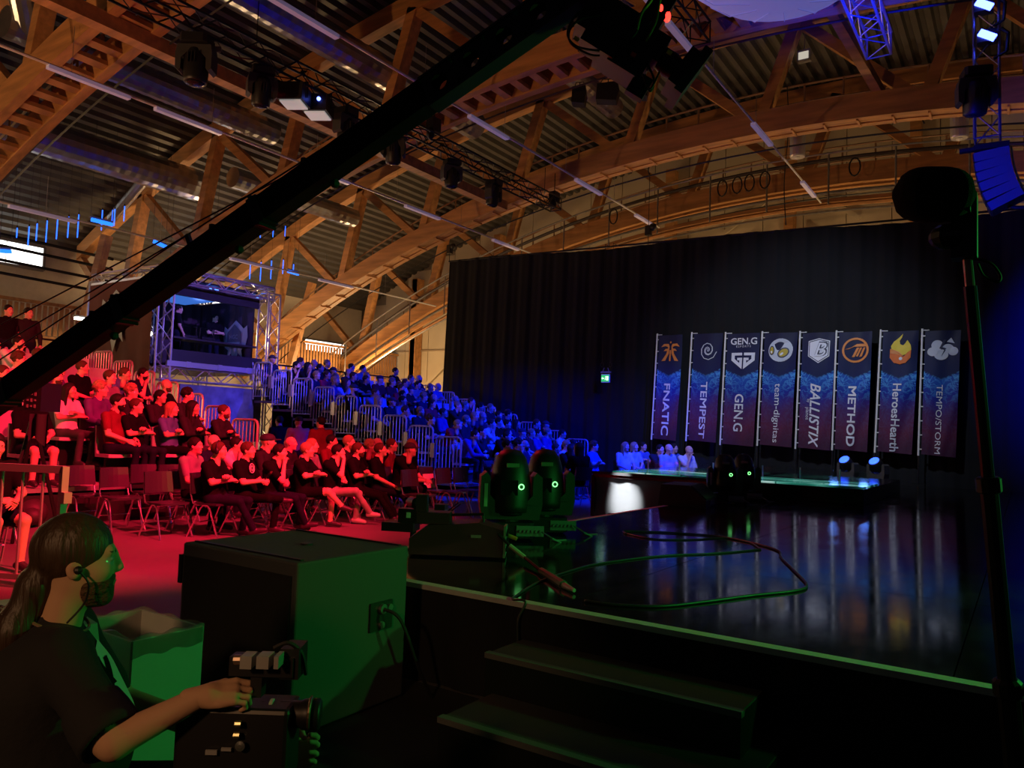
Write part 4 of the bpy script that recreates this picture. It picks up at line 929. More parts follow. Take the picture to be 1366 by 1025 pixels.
cs = MB(); cs.prism([(-.2, -.2), (.18, -.21), (.22, -.17), (.22, .17), (.18, .21), (-.2, .2)], (0, 0, .44), (1, 0, 0), (0, 1, 0), (0, 0, .025)); chair_seat = cs.mesh('seat', SEATM)
cb = MB(); curved_panel(cb, -.235, .58, -.285, .86, .42); chair_back = cb.mesh('backrest', SEATM)
cbk = MB(); curved_panel(cbk, -.235, .58, -.285, .86, .42)
def leg_me(sy):
    m = MB(); m.path([(.25, sy*.235, 0), (.07, sy*.2, .40), (.03, sy*.2, .435), (-.03, sy*.2, .435), (-.07, sy*.2, .40), (-.25, sy*.235, 0)], 0.0125, 6); return m.mesh('leg_frame', CHROME)
chair_legs = [leg_me(-1), leg_me(1)]
cu_ = MB(); 
for sy in (-1, 1): cu_.path([(-.12, sy*.19, .44), (-.2, sy*.2, .46), (-.235, sy*.2, .56), (-.27, sy*.19, .8)], 0.011, 6)
chair_up = cu_.mesh('back_tube', CHROME)
cx_ = MB(); cx_.tube((.0, -.2, .42), (.0, .2, .42), 0.011, 6); chair_x = cx_.mesh('crossbar', CHROME)
cx_ = MB(); cx_.tube((-.15, -.215, .2), (-.15, .215, .2), 0.009, 6); chair_x2 = cx_.mesh('stretcher', CHROME)
def chair(loc, label, group, rz=0.0, name='stacking_chair'):
    t = thing(name, label, 'chair', loc, rz, group)
    link('seat', chair_seat, t); link('backrest', chair_back, t); link('back_tube', chair_up, t); link('crossbar', chair_x, t); link('stretcher', chair_x2, t)
    for m in chair_legs: link('leg_frame', m, t)
    return t
s1 = MB(); s1.prism([(-.2, -.22), (.2, -.22), (.23, -.18), (.23, .18), (.2, .22), (-.2, .22)], (0, 0, .41), (1, 0, 0), (0, 1, 0), (0, 0, .05)); stand_seat = s1.mesh('seat', STANDSEAT)
s2 = MB(); curved_panel(s2, -.2, .42, -.27, .9, .44, 0.04, 0.03); stand_back = s2.mesh('backrest', STANDSEAT)
s3 = MB(); s3.box((-.02, 0, .2), (.06, .3, .41)); stand_leg = s3.mesh('bracket', BLKM)
def stand_chair(loc, label, group):
    t = thing('tribune_chair', label, 'chair', loc, 0, group)
    link('seat', stand_seat, t); link('backrest', stand_back, t); link('bracket', stand_leg, t); return t

# ================================================================== CASTER BOOTH
bx, by0, by1 = -18.6, 11.35, 14.75
bt = thing('caster_booth', 'raised caster booth of box truss with an open dark front', 'booth', (bx, (by0+by1)/2, 0))
def bp(mb, nm, m, sm=False):
    o = mb.build(nm, m, bt, sm); o.location = (-bx, -(by0+by1)/2, 0); return o
BT_TOP, BT_FL = 5.35, 2.95
for x in (bx, bx-3.2):
    for y in (by0, by1):
        mb = MB(); boxtruss(mb, (x, y, 0), (x, y, BT_TOP), 0.42 if x == bx else 0.3, 0.03, 0.45); bp(mb, 'tower', ALU)
for a, b in (((bx, by0, BT_TOP), (bx, by1, BT_TOP)), ((bx-3.2, by0, BT_TOP), (bx-3.2, by1, BT_TOP)), ((bx, by0, BT_TOP), (bx-3.2, by0, BT_TOP)), ((bx, by1, BT_TOP), (bx-3.2, by1, BT_TOP)), ((bx, by0, BT_FL-0.2), (bx, by1, BT_FL-0.2))):
    mb = MB(); boxtruss(mb, a, b, 0.34, 0.028, 0.42); bp(mb, 'truss_beam', ALU)
mb = MB(); mb.box((bx-1.6, (by0+by1)/2, BT_FL+0.02), (3.3, by1-by0, 0.08)); bp(mb, 'booth_floor', BLK)
mb = MB(); mb.bar((bx+0.22, by0+0.1, BT_FL+0.06), (bx+0.22, by1-0.1, BT_FL+0.06), 0.08, 0.14); bp(mb, 'floor_edge', ALU)
for k in range(3):
    mb = MB(); mb.box((bx+0.27, by0+0.7+k*0.95, BT_FL+0.06), (0.03, 0.12, 0.16)); bp(mb, 'edge_bracket', ALU)
mb = MB(); mb.box((bx-0.2, (by0+by1)/2, BT_TOP-0.32), (0.1, by1-by0-0.5, 0.3)); bp(mb, 'black_border', DRAPE)
mb = MB(); mb.box((bx+0.05, (by0+by1)/2, BT_FL+0.27), (0.06, by1-by0-0.45, 0.36)); bp(mb, 'front_desk_panel', BLK)
mb = MB(); mb.box((bx-0.3, (by0+by1)/2, BT_FL+0.78), (0.6, by1-by0-0.8, 0.05)); bp(mb, 'desk_top', BLK)
mb = MB(); mb.grid(lambda u, v: (bx-2.95+0.03*sin(40*u), by0+0.9+(by1-by0-1.1)*u, BT_FL+0.1+2.1*v), 40, 2); bp(mb, 'back_drape', mat('booth_back_cloth', (0.05, 0.025, 0.035), 0.85))
mb = MB(); mb.box((bx-2.9, by0+0.6, BT_FL+1.1), (0.04, 0.75, 2.0)); bp(mb, 'grey_screen', mat('booth_grey_screen', (0.25, 0.25, 0.3), 0.7))
for i, (yy, xx) in enumerate(((by0+1.2, bx-2.6),)):
    mb = MB(); boxtruss(mb, (xx, yy, BT_FL+0.06), (xx, yy, BT_TOP-0.3), 0.22, 0.02, 0.3); mb_o = bp(mb, 'inner_tower', STEEL)
for y0, y1 in ((by0+0.4, by1-0.3),):
    for k in range(5):
        mb = MB(); y = y0+(y1-y0)*k/4; mb.box((bx-0.35-0.3*(k % 2), y, BT_TOP-0.12), (0.12, 0.22, 0.1)); bp(mb, 'blue_par_lamp', glow('booth_blue', (0.05, 0.2, 1), 8))
mb = MB(); mb.box((bx-1.2, by0+1.3, BT_TOP-0.4), (1.6, 1.3, 0.04)); bp(mb, 'blue_ceiling_panel', glow('booth_ceiling_blue', (0.05, 0.2, 0.8), 0.7))
mb = MB(); mb.ball((bx-2.4, by0+1.2, BT_FL+1.05), 0.06); bp(mb, 'white_lamp', glow('small_white', (1, 0.95, 0.9), 10))
for y in (by0+1.3, by0+1.85):
    mb = MB(); mb.box((bx-0.8, y, BT_FL+0.92), (0.4, 0.42, 0.06)); mb.path([(bx-0.75, y-0.22, BT_FL+0.08), (bx-0.7, y-0.22, BT_FL+1.2), (bx-0.7, y+0.22, BT_FL+1.2), (bx-0.75, y+0.22, BT_FL+0.08)], 0.02, 6); bp(mb, 'bar_stool', BLKM)
point('booth_blue_glow', (bx-0.9, by0+1.7, BT_TOP-0.65), (0.15, 0.25, 1.0), 12, 0.2)
# emblem helper: faceted crest with three letters
def crest(parent, o, ex, ez, nrm, s, mgrey, mdark):
    o, ex, ez, nrm = Vector(o), Vector(ex), Vector(ez), Vector(nrm)
    P = lambda x, z, d: o + ex*(x*s) + ez*(z*s) + nrm*d
    outer = [(0, 1.25), (.75, .72), (1.05, .9), (1.15, .2), (.95, -.35), (.62, -.55), (.75, -1.05), (.32, -.72), (0, -1.5), (-.32, -.72), (-.75, -1.05), (-.62, -.55), (-.95, -.35), (-1.15, .2), (-1.05, .9), (-.75, .72)]
    inner = [(0, 1.0), (.65, .5), (.65, -.1), (.35, -.42), (-.35, -.42), (-.65, -.1), (-.65, .5)]
    mb = MB(); c = len(mb.v); mb.add([P(x, z, 0.03) for x, z in outer] + [P(0, 0, 0.06)], [(i, (i+1) % 16, 16) for i in range(16)]); mb.build('crest_plate', mgrey, parent)
    mb = MB(); mb.add([P(x, z, 0.075) for x, z in inner], [tuple(range(7))]); mb.build('crest_field', mdark, parent)
    me = text_mesh('HGC', s*0.72)
    for v in me.vertices: v.co = P(v.co.x, v.co.y+0.22, 0.09)
    me.materials.clear(); me.materials.append(mgrey); link('crest_lettering', me, parent)
    mb = MB(); mb.add([P(x, z, 0.085) for x, z in ((-.62, -.08), (.62, -.08), (.55, -.3), (-.55, -.3))], [(0, 1, 2, 3)]); mb.build('crest_ribbon', mgrey, parent)
CG = mat('crest_grey', (0.34, 0.36, 0.42), 0.5); CD = mat('crest_dark', (0.09, 0.1, 0.15), 0.5)
mb = MB(); mb.grid(lambda u, v: (bx-3.1+2.8*u, by1-0.3+0.02*sin(40*u), BT_FL+0.1+2.1*v), 40, 2); bp(mb, 'side_drape', mat('booth_side_cloth', (0.035, 0.025, 0.045), 0.85))
mb = MB(); mb.box((bx-1.7, (by0+by1)/2, BT_TOP+0.0), (2.9, by1-by0-0.5, 0.05)); bp(mb, 'roof_cover', DRAPE)
crest(bt, Vector((bx-1.0, by1-0.36, BT_FL+1.0))-Vector((bx, (by0+by1)/2, 0)), (1, 0, 0), (0, 0, 1), (0, -1, 0), 0.5, CG, CD)
# maroon side wall
sw = thing('side_banner', 'maroon banner wall with grey crest lettered HGC beside the booth', 'banner', (bx-1.6, by0-0.25, 0))
MAROON = mat('maroon_cloth', (0.10, 0.018, 0.016), 0.8, var=0.12, vscale=2)
mb = MB(); mb.grid(lambda u, v: (-1.5+3.1*u-0.0, 0.03*sin(26*u)*(1-v), 1.9+3.3*v), 48, 6); mb.build('banner_cloth', MAROON, sw, True)
crest(sw, (-0.02, -0.04, 4.2), (1, 0, 0), (0, 0, 1), (0, -1, 0), 0.62, CG, CD)
mb = MB(); mb.bar((-1.5, 0.05, 5.24), (1.6, 0.05, 5.24), 0.05, 0.06); mb.build('top_batten', ALU, sw)
spot('crest_light', (-17.0, 8.6, 6.4), (-20.2, 11.1, 4.0), (1.0, 0.6, 0.5), 45, 40, 0.6)
# grey printed panel under the booth
pn = thing('printed_panel', 'grey printed panel below the caster booth', 'panel', (bx+0.15, 13.2, 0))
mb = MB(); mb.box((0, 0, 1.75), (0.05, 2.6, 1.5)); mb.build('panel_face', mat('slate_print', (0.10, 0.11, 0.15), 0.6, var=0.5, vscale=2.5), pn)
mb = MB(); mb.box((-0.06, -1.25, 1.2), (0.05, 0.08, 2.4)); mb.box((-0.06, 1.25, 1.2), (0.05, 0.08, 2.4)); mb.build('panel_post', ALU, pn)

# ================================================================== CAMERA CRANE
P0, P1 = Vector((-6.65, 2.77, 1.71)), Vector((-2.01, 3.54, 4.02)); D = (P1-P0)
def bpnt(s): return P0 + D*s
tdir = D.normalized(); side = tdir.cross(Vector((0, 0, 1))).normalized(); upv = side.cross(tdir).normalized()
jb = thing('camera_crane', 'long black camera crane boom slanting up over the hall', 'camera crane', tuple(bpnt(-0.16)-Vector((0, 0, bpnt(-0.16).z))))
jo = Vector(jb.location)
def jp(mb, nm, m, sm=False):
    o = mb.build(nm, m, jb, sm); o.location = -jo; return o
segs = [(-0.34, 0.02), (0.02, 0.28), (0.28, 0.54), (0.54, 0.8)]
for i, (a, b) in enumerate(segs):
    mb = MB(); mb.bar(bpnt(a), bpnt(b), 0.12, 0.195-0.006*i, upv); s_ = jp(mb, 'boom_section', mat('boom_black', (0.003, 0.003, 0.0032), 0.7, spec=0.2))
    if i: 
        mb = MB(); mb.bar(bpnt(a-0.008), bpnt(a+0.008), 0.14, 0.212-0.006*i, upv)
        for q in (-1, 1): mb.tube(bpnt(a)+upv*0.1*q+side*-0.08, bpnt(a)+upv*0.1*q+side*0.08, 0.014, 6)
        jp(mb, 'boom_coupling', BLKM)
# perforated nose section: two side plates with round holes
def plate(a, b, hh, off, holes):
    mb = MB(); n = holes; L = (b-a).length; cell = L/n
    for i in range(n):
        c = a + tdir*(cell*(i+0.5)); ring = []; 
        for k in range(16):
            an = 2*pi*k/16; ring.append(c + tdir*(cos(an)*0.052) + upv*(sin(an)*0.052) + side*off)
        outer = []
        for k in range(16):
            an = 2*pi*k/16; cx, cy = cos(an), sin(an); m_ = max(abs(cx)/(cell/2), abs(cy)/(hh/2)); outer.append(c + tdir*(cx/m_) + upv*(cy/m_) + side*off)
        mb.add(ring+outer, [(k, (k+1) % 16, 16+(k+1) % 16, 16+k) for k in range(16)])
    return mb
na, nb = bpnt(0.8), bpnt(1.06)
for q in (-1, 1): jp(plate(na, nb, 0.19, 0.05*q, 6), 'nose_plate', BLKM)
mb = MB(); mb.bar(na+upv*0.095, nb+upv*0.095, 0.11, 0.015, upv); mb.bar(na-upv*0.095, nb-upv*0.095, 0.11, 0.015, upv); jp(mb, 'nose_rail', BLK)
mb = MB(); mb.tube((bpnt(-0.16).x, bpnt(-0.16).y, 0.12), bpnt(-0.16)-Vector((0, 0, 0.08)), 0.08, 12); jp(mb, 'column', BLKM)
for k in range(3):
    a = 2*pi*k/3; mb = MB(); b0 = Vector((bpnt(-0.16).x, bpnt(-0.16).y, 0.25)); mb.bar(b0, b0+Vector((0.7*cos(a), 0.7*sin(a), -0.19)), 0.08, 0.08); mb.lathe([(0.06, -0.03), (0.06, 0.03)], b0+Vector((0.7*cos(a), 0.7*sin(a), -0.19)), (sin(a), -cos(a), 0), 12); jp(mb, 'dolly_leg', BLKM)
mb = MB(); mb.bar(bpnt(0.42)+upv*0.1, bpnt(0.42)+upv*0.2, 0.03, 0.03); jp(mb, 'cable_mast', BLKM)
mast = bpnt(0.42)+upv*0.2
for a, b in ((bpnt(-0.3)+upv*0.55, mast), (mast, bpnt(0.75)+upv*0.1), (bpnt(-0.3)+upv*0.35, mast), (bpnt(-0.3)+upv*0.8, bpnt(0.62)+upv*0.1)):
    mb = MB(); mb.tube(a, b, 0.006, 5); jp(mb, 'tension_cable', BLKM)
for s_ in (0.22, 0.46, 0.62):
    mb = MB(); mb.box(bpnt(s_)+upv*0.12, (0.03, 0.03, 0.07)); mb.ball(bpnt(s_+0.03)-upv*0.13, 0.03, 8, 6); jp(mb, 'cable_clip', RUB)
# remote head with camera
hd = bpnt(1.06)
HC = dep(838, 55, 4.15)
mb = MB(); mb.tube(hd, HC+Vector((-0.05, 0, 0.3)), 0.035, 8); jp(mb, 'drop_post', BLKM)
R = Vector(_R); U_ = Vector(_U); Fv = Vector(_F)
def hp(x, y, d=0.0): return dep(x, y, 4.15+d)
rotc = Matrix((tuple((R*0.85-U_*0.52).normalized()), tuple(Fv), tuple((U_*0.85+R*0.52).normalized()))).transposed()
mb = MB(); mb.box(hp(815, 40), (0.34, 0.2, 0.22), rot=rotc); mb.box(hp(800, 62, -0.05), (0.2, 0.16, 0.1), rot=rotc); cb_ = jp(mb, 'head_motor', BLK)
mb = MB(); mb.box(hp(838, 85), (0.2, 0.2, 0.16), rot=rotc); mb.box(hp(812, 78, 0.05), (0.14, 0.14, 0.12), rot=rotc); jp(mb, 'pan_motor', BLK)
mb = MB(); mb.box(hp(862, 62), (0.2, 0.16, 0.15), rot=rotc); mb.box(hp(868, 28, 0.05), (0.13, 0.13, 0.3), rot=rotc); jp(mb, 'camera_body', BLK)
ax = (R*0.8-U_*0.6).normalized()
mb = MB(); mb.lathe([(0.06, 0), (0.065, 0.06), (0.07, 0.1), (0.06, 0.14), (0.066, 0.19)], hp(874, 72), ax, 14); jp(mb, 'lens', BLK, True)
mb = MB(); c = hp(908, 98); rr = Matrix((tuple(ax), tuple(Fv), tuple(ax.cross(Fv)))).transposed(); mb.box(c, (0.06, 0.2, 0.22), rot=rr); mb.box(c+ax*0.05, (0.05, 0.26, 0.28), rot=rr); jp(mb, 'matte_box', BLK)
mb = MB(); mb.box(hp(852, 116, -0.05), (0.1, 0.06, 0.12), rot=rotc); mb.box(hp(852, 112, -0.09), (0.07, 0.01, 0.09), rot=rotc); jp(mb, 'small_monitor', BLK)
for px, py, col_, nm in ((893, 70, (0.7, 0.7, 0.05), 'yellow'), (769, 52, (0.7, 0.6, 0.05), 'amber'), (845, 73, (0.7, 0.06, 0.05), 'red')):
    mb = MB(); mb.box(hp(px, py, -0.13), (0.028, 0.01, 0.02), rot=rotc); jp(mb, 'tape_mark', mat('tape_'+nm, col_, 0.6))
for px, py in ((881, 12), (890, 22)):
    mb = MB(); mb.ball(hp(px, py, 0.0), (0.02, 0.02, 0.032)); jp(mb, 'tally_lamp', glow('tally_red', (1, 0.03, 0.02), 4))
cabs = [[(800, 20), (775, 25), (760, 40), (762, 58), (785, 72), (800, 74)], [(805, 14), (785, 12), (768, 20), (757, 45), (770, 62), (800, 68)], [(850, 40), (856, 18), (868, 2), (874, -12)], [(862, 55), (875, 30), (880, 5), (884, -12)], [(860, 80), (872, 105), (868, 122), (860, 108)], [(845, 85), (838, 60), (850, 40), (842, 20)], [(880, 95), (872, 112), (866, 118), (858, 100)]]
for i, c in enumerate(cabs):
    mb = MB(); mb.path(smooth_pts([hp(x, y, -0.14+0.02*(i % 3)) for x, y in c], 6), 0.006 if i != 2 else 0.008, 5); jp(mb, 'head_cable', RUB if i not in (2, 3) else mat('green_cable', (0.25, 0.35, 0.06), 0.5))

# ================================================================== EQUIPMENT ON THE LEFT
c = dep(46, 530, 9.2)
rk = thing('control_rack', 'black control rack with white sticker below the crane boom', 'equipment rack', (c.x, c.y, 0), radians(30))
mb = MB(); mb.box((0, 0, c.z), (0.42, 0.36, 0.34)); mb.build('case', BLK, rk)
mb = MB(); mb.box((-0.05, -0.185, c.z-0.06), (0.09, 0.01, 0.09)); mb.build('sticker', PAPER, rk)
for i in range(4):
    for j in range(3): mb = MB(); mb.box((0.05+0.045*j, -0.185, c.z-0.11+0.07*i), (0.02, 0.01, 0.02 if (i+j) % 2 else 0.04)); mb.build('control_button', mat('pale_button', (0.2, 0.17, 0.17), 0.5), rk)
mb = MB()
for a in range(3): mb.tube((0, 0, c.z-0.2), (0.4*cos(2.1*a+0.4), 0.4*sin(2.1*a+0.4), 0.01), 0.022, 6)
mb.build('tripod', BLKM, rk)
mb = MB(); mb.grid(lambda u, v: (0.1+0.22*u, -0.2+0.03*sin(9*u), c.z-0.2-0.32*v*(1-0.2*sin(5*u))), 12, 6); mb.build('hanging_jacket', mat('dark_cloth', (0.02, 0.02, 0.022), 0.9), rk, True)
# green barrier
A = on_z(75, 788, 0); B = on_z(-60, 778, 0)
bar_ = thing('crowd_barrier', 'grey steel crowd barrier behind the camera operator', 'barrier', (A.x, A.y, 0))
dv = (B-A); hh = 1.12; BARM = mat('grey_green_steel', (0.34, 0.36, 0.33), 0.45, 0.4)
mb = MB(); mb.bar((0, 0, hh-0.03), dv+Vector((0, 0, hh-0.03)), 0.05, 0.07); mb.build('top_rail', BARM, bar_)
mb = MB(); mb.bar((0, 0, 0.1), dv+Vector((0, 0, 0.1)), 0.04, 0.05); mb.build('bottom_rail', BARM, bar_)
for s_ in (0, 1):
    mb = MB(); mb.bar(dv*s_, dv*s_+Vector((0, 0, hh)), 0.06, 0.06); mb.box(dv*s_+Vector((0, 0, 0.02)), (0.3, 0.12, 0.03)); mb.build('post', BARM, bar_)
mb = MB(); mb.box((0.06, 0, hh*0.75), (0.07, 0.07, 0.1)); mb.build('coupling', BARM, bar_)
n = max(3, int(dv.length/0.2))
for i in range(1, n):
    mb = MB(); mb.tube(dv*(i/n)+Vector((0, 0, 0.1)), dv*(i/n)+Vector((0, 0, hh-0.05)), 0.014, 6); mb.build('bar', BARM, bar_)
p = on_z(48, 705, 0)
bg = thing('rucksack', 'dark rucksack lying on the floor behind the barrier', 'bag', (p.x-0.3, p.y, 0), 0.4)
mb = MB(); mb.ball((0, 0, 0.2), (0.3, 0.22, 0.22)); mb.build('bag_body', mat('dark_nylon', (0.03, 0.025, 0.025), 0.6), bg, True)
mb = MB(); mb.ball((0.16, -0.1, 0.16), (0.17, 0.14, 0.13)); mb.build('front_pocket', mat('dark_nylon', (0.03, 0.025, 0.025), 0.6), bg, True)
mb = MB(); mb.path(smooth_pts([(-0.1, -0.1, 0.38), (0.0, -0.25, 0.42), (0.15, -0.25, 0.3), (0.2, -0.2, 0.1)]), 0.018, 6); mb.build('strap', RUB, bg)

# waste bin with clear liner
z1 = 0.82
a, b, c = on_z(176, 856, z1), on_z(270, 836, z1), on_z(205, 815, z1)
wx, wy = abs(a.x-c.x), abs(b.y-a.y)
bn = thing('waste_bin', 'square white cardboard bin with clear liner in front of subwoofer', 'bin', (b.x-0.2, (a.y+b.y)/2, 0))
hx, hy = 0.2, (b.y-a.y)/2; CARD = mat('white_cardboard', (0.62, 0.6, 0.58), 0.7, var=0.04)
for sx_, sy_, nm in ((1, 0, 'x'), (-1, 0, 'x'), (0, 1, 'y'), (0, -1, 'y')):
    mb = MB()
    if nm == 'x': mb.box((sx_*hx, 0, z1/2), (0.012, hy*2, z1))
    else: mb.box((0, sy_*hy, z1/2), (hx*2, 0.012, z1))
    mb.build('side_panel', CARD, bn)
mb = MB(); mb.box((0, 0, 0.03), (hx*2, hy*2, 0.02)); mb.build('bottom_panel', CARD, bn)
LINER = mat('clear_liner', (0.55, 0.45, 0.42), 0.25, alpha=0.35)
mb = MB()
def liner(u, v):
    an = 2*pi*u; cx, cy = cos(an), sin(an); m_ = max(abs(cx), abs(cy)); ex = (1.03 if v < 0.5 else 0.97)
    z = z1+0.012+0.006*sin(9*an)-0.07*max(0, 0.4-v)/0.4 - 0.3*max(0, v-0.5)*2
    return (cx/m_*hx*ex, cy/m_*hy*ex, z)
mb.grid(liner, 64, 8); mb.build('liner', LINER, bn, True)
# striped white case at the lower left
q = dep(18, 975, 2.1)
wc = thing('white_case', 'white box with black band behind the camera operator', 'box', (q.x-0.28, q.y+0.05, 0), radians(-12))
mb = MB(); mb.box((0, 0, q.z/2), (0.56, 0.5, q.z)); mb.build('lower_body', BLK, wc)
mb = MB(); mb.box((0, 0, q.z-0.02), (0.575, 0.515, 0.035)); mb.build('white_band', CARD, wc)
mb = MB(); mb.box((0, 0, q.z+0.035), (0.55, 0.49, 0.03)); mb.build('black_band', BLK, wc)
mb = MB(); mb.box((0, 0, q.z+0.15), (0.54, 0.48, 0.2), taper=0.9); mb.build('white_top', CARD, wc)

# stand at the right with windshield microphone
a, b = Vector((-0.15, 2.75, 2.19)), Vector((-0.05, 2.91, 0.85)); dd = (a-b).normalized(); base = b - dd*(b.z/dd.z)
ms = thing('microphone_stand', 'tall black stand carrying a large dark windshield microphone', 'stand', tuple(base))
def mp_(mb, nm, m, sm=False):
    o = mb.build(nm, m, ms, sm); o.location = -base; return o
mb = MB(); mb.tube(base+Vector((0, 0, 0.02)), b+(a-b)*0.02, 0.032, 10); mp_(mb, 'lower_tube', BLKM)
mb = MB(); mb.tube(b, b+(a-b)*0.48, 0.026, 10); mp_(mb, 'middle_tube', BLKM)
mb = MB(); mb.tube(b+(a-b)*0.46, b+(a-b)*0.93, 0.019, 10); mp_(mb, 'upper_tube', mat('scuffed_black_tube', (0.03, 0.03, 0.028), 0.3, 0.5))
mb = MB(); mb.tube(b+(a-b)*0.92, b+(a-b)*1.0, 0.014, 10); mp_(mb, 'spigot', mat('worn_brass', (0.35, 0.25, 0.18), 0.35, 0.8))
mb = MB(); mb.lathe([(0.03, -0.03), (0.042, -0.02), (0.042, 0.02), (0.03, 0.03)], b+(a-b)*0.0, dd, 12); mb.tube(b+Vector((0.03, 0, 0)), b+Vector((0.085, -0.02, 0)), 0.014, 8); mp_(mb, 'clamp_collar', BLK)
mb = MB(); mb.lathe([(0.03, -0.025), (0.036, -0.02), (0.036, 0.02), (0.03, 0.025)], b+(a-b)*0.47, dd, 12); mp_(mb, 'clamp_collar', BLK)
for k in range(3):
    an = 2*pi*k/3+0.5; mb = MB(); mb.bar(base+Vector((0, 0, 0.42)), base+Vector((0.55*cos(an), 0.55*sin(an), 0.015)), 0.03, 0.02); mp_(mb, 'leg', BLKM)
top = a
mb = MB(); mb.box(top+dd*0.09, (0.07, 0.07, 0.2)); mb.ball(top+dd*0.06-R*0.06, (0.05, 0.05, 0.04), 10, 7); mp_(mb, 'swivel_mount', BLK)
c0 = dep(1245, 260, 2.38)
mb = MB()
prof = []
for k in range(13):
    q_ = -1+2*k/12; prof.append((0.085*max(0.02, (1-abs(q_)**3.2))**0.5, 0.115*q_))
mb.lathe(prof, c0, (R*0.94-U_*0.1-Fv*0.3).normalized(), 20); mp_(mb, 'windshield', mat('furry_black', (0.005, 0.0045, 0.004), 1.0, bump=1.0, bscale=300), True)
mb = MB(); mb.box(dep(1278, 268, 2.38), (0.07, 0.1, 0.09)); mp_(mb, 'microphone_body', BLK)
mb = MB(); mb.path(smooth_pts([dep(x, y, 2.38) for x, y in ((1300, 345), (1322, 352), (1334, 368), (1330, 376), (1312, 368), (1304, 352))]), 0.005, 5); mp_(mb, 'cable_loop', RUB)

# small remote camera standing at the stage corner
q = on_z(556, 712, 0.0)
RCQ = on_x(552, 688, -4.75)
rc = thing('remote_camera', 'small black remote camera on a low stand behind the subwoofer', 'camera', (RCQ.x, RCQ.y, 0), radians(25))
zc = RCQ.z
mb = MB(); mb.tube((0, 0, 0.0), (0, 0, zc-0.1), 0.03, 8); mb.box((0, 0, 0.02), (0.36, 0.36, 0.03)); mb.build('stand', BLKM, rc)
mb = MB(); mb.box((0.08, 0, zc), (0.42, 0.14, 0.13)); mb.box((-0.12, 0, zc-0.1), (0.3, 0.24, 0.08)); mb.build('camera_body', BLK, rc)
mb = MB(); mb.lathe([(0.03, 0), (0.05, 0.05), (0.055, 0.18), (0.06, 0.2)], (-0.05, -0.02, zc+0.13), (0.6, -0.7, 0), 12); mb.build('viewfinder', BLK, rc, True)
mb = MB(); mb.box((-0.03, -0.075, zc+0.01), (0.04, 0.006, 0.05)); mb.build('white_label', PAPER, rc)
mb = MB(); mb.bar((0.26, 0, zc), (0.42, 0.0, zc+0.14), 0.012, 0.012); mb.bar((0.28, 0, zc), (0.44, 0.03, zc+0.13), 0.012, 0.012); mb.build('handle_rod', BLKM, rc)
mb = MB(); mb.box((0.26, 0, zc+0.03), (0.1, 0.14, 0.18)); mb.build('lens_block', BLK, rc)
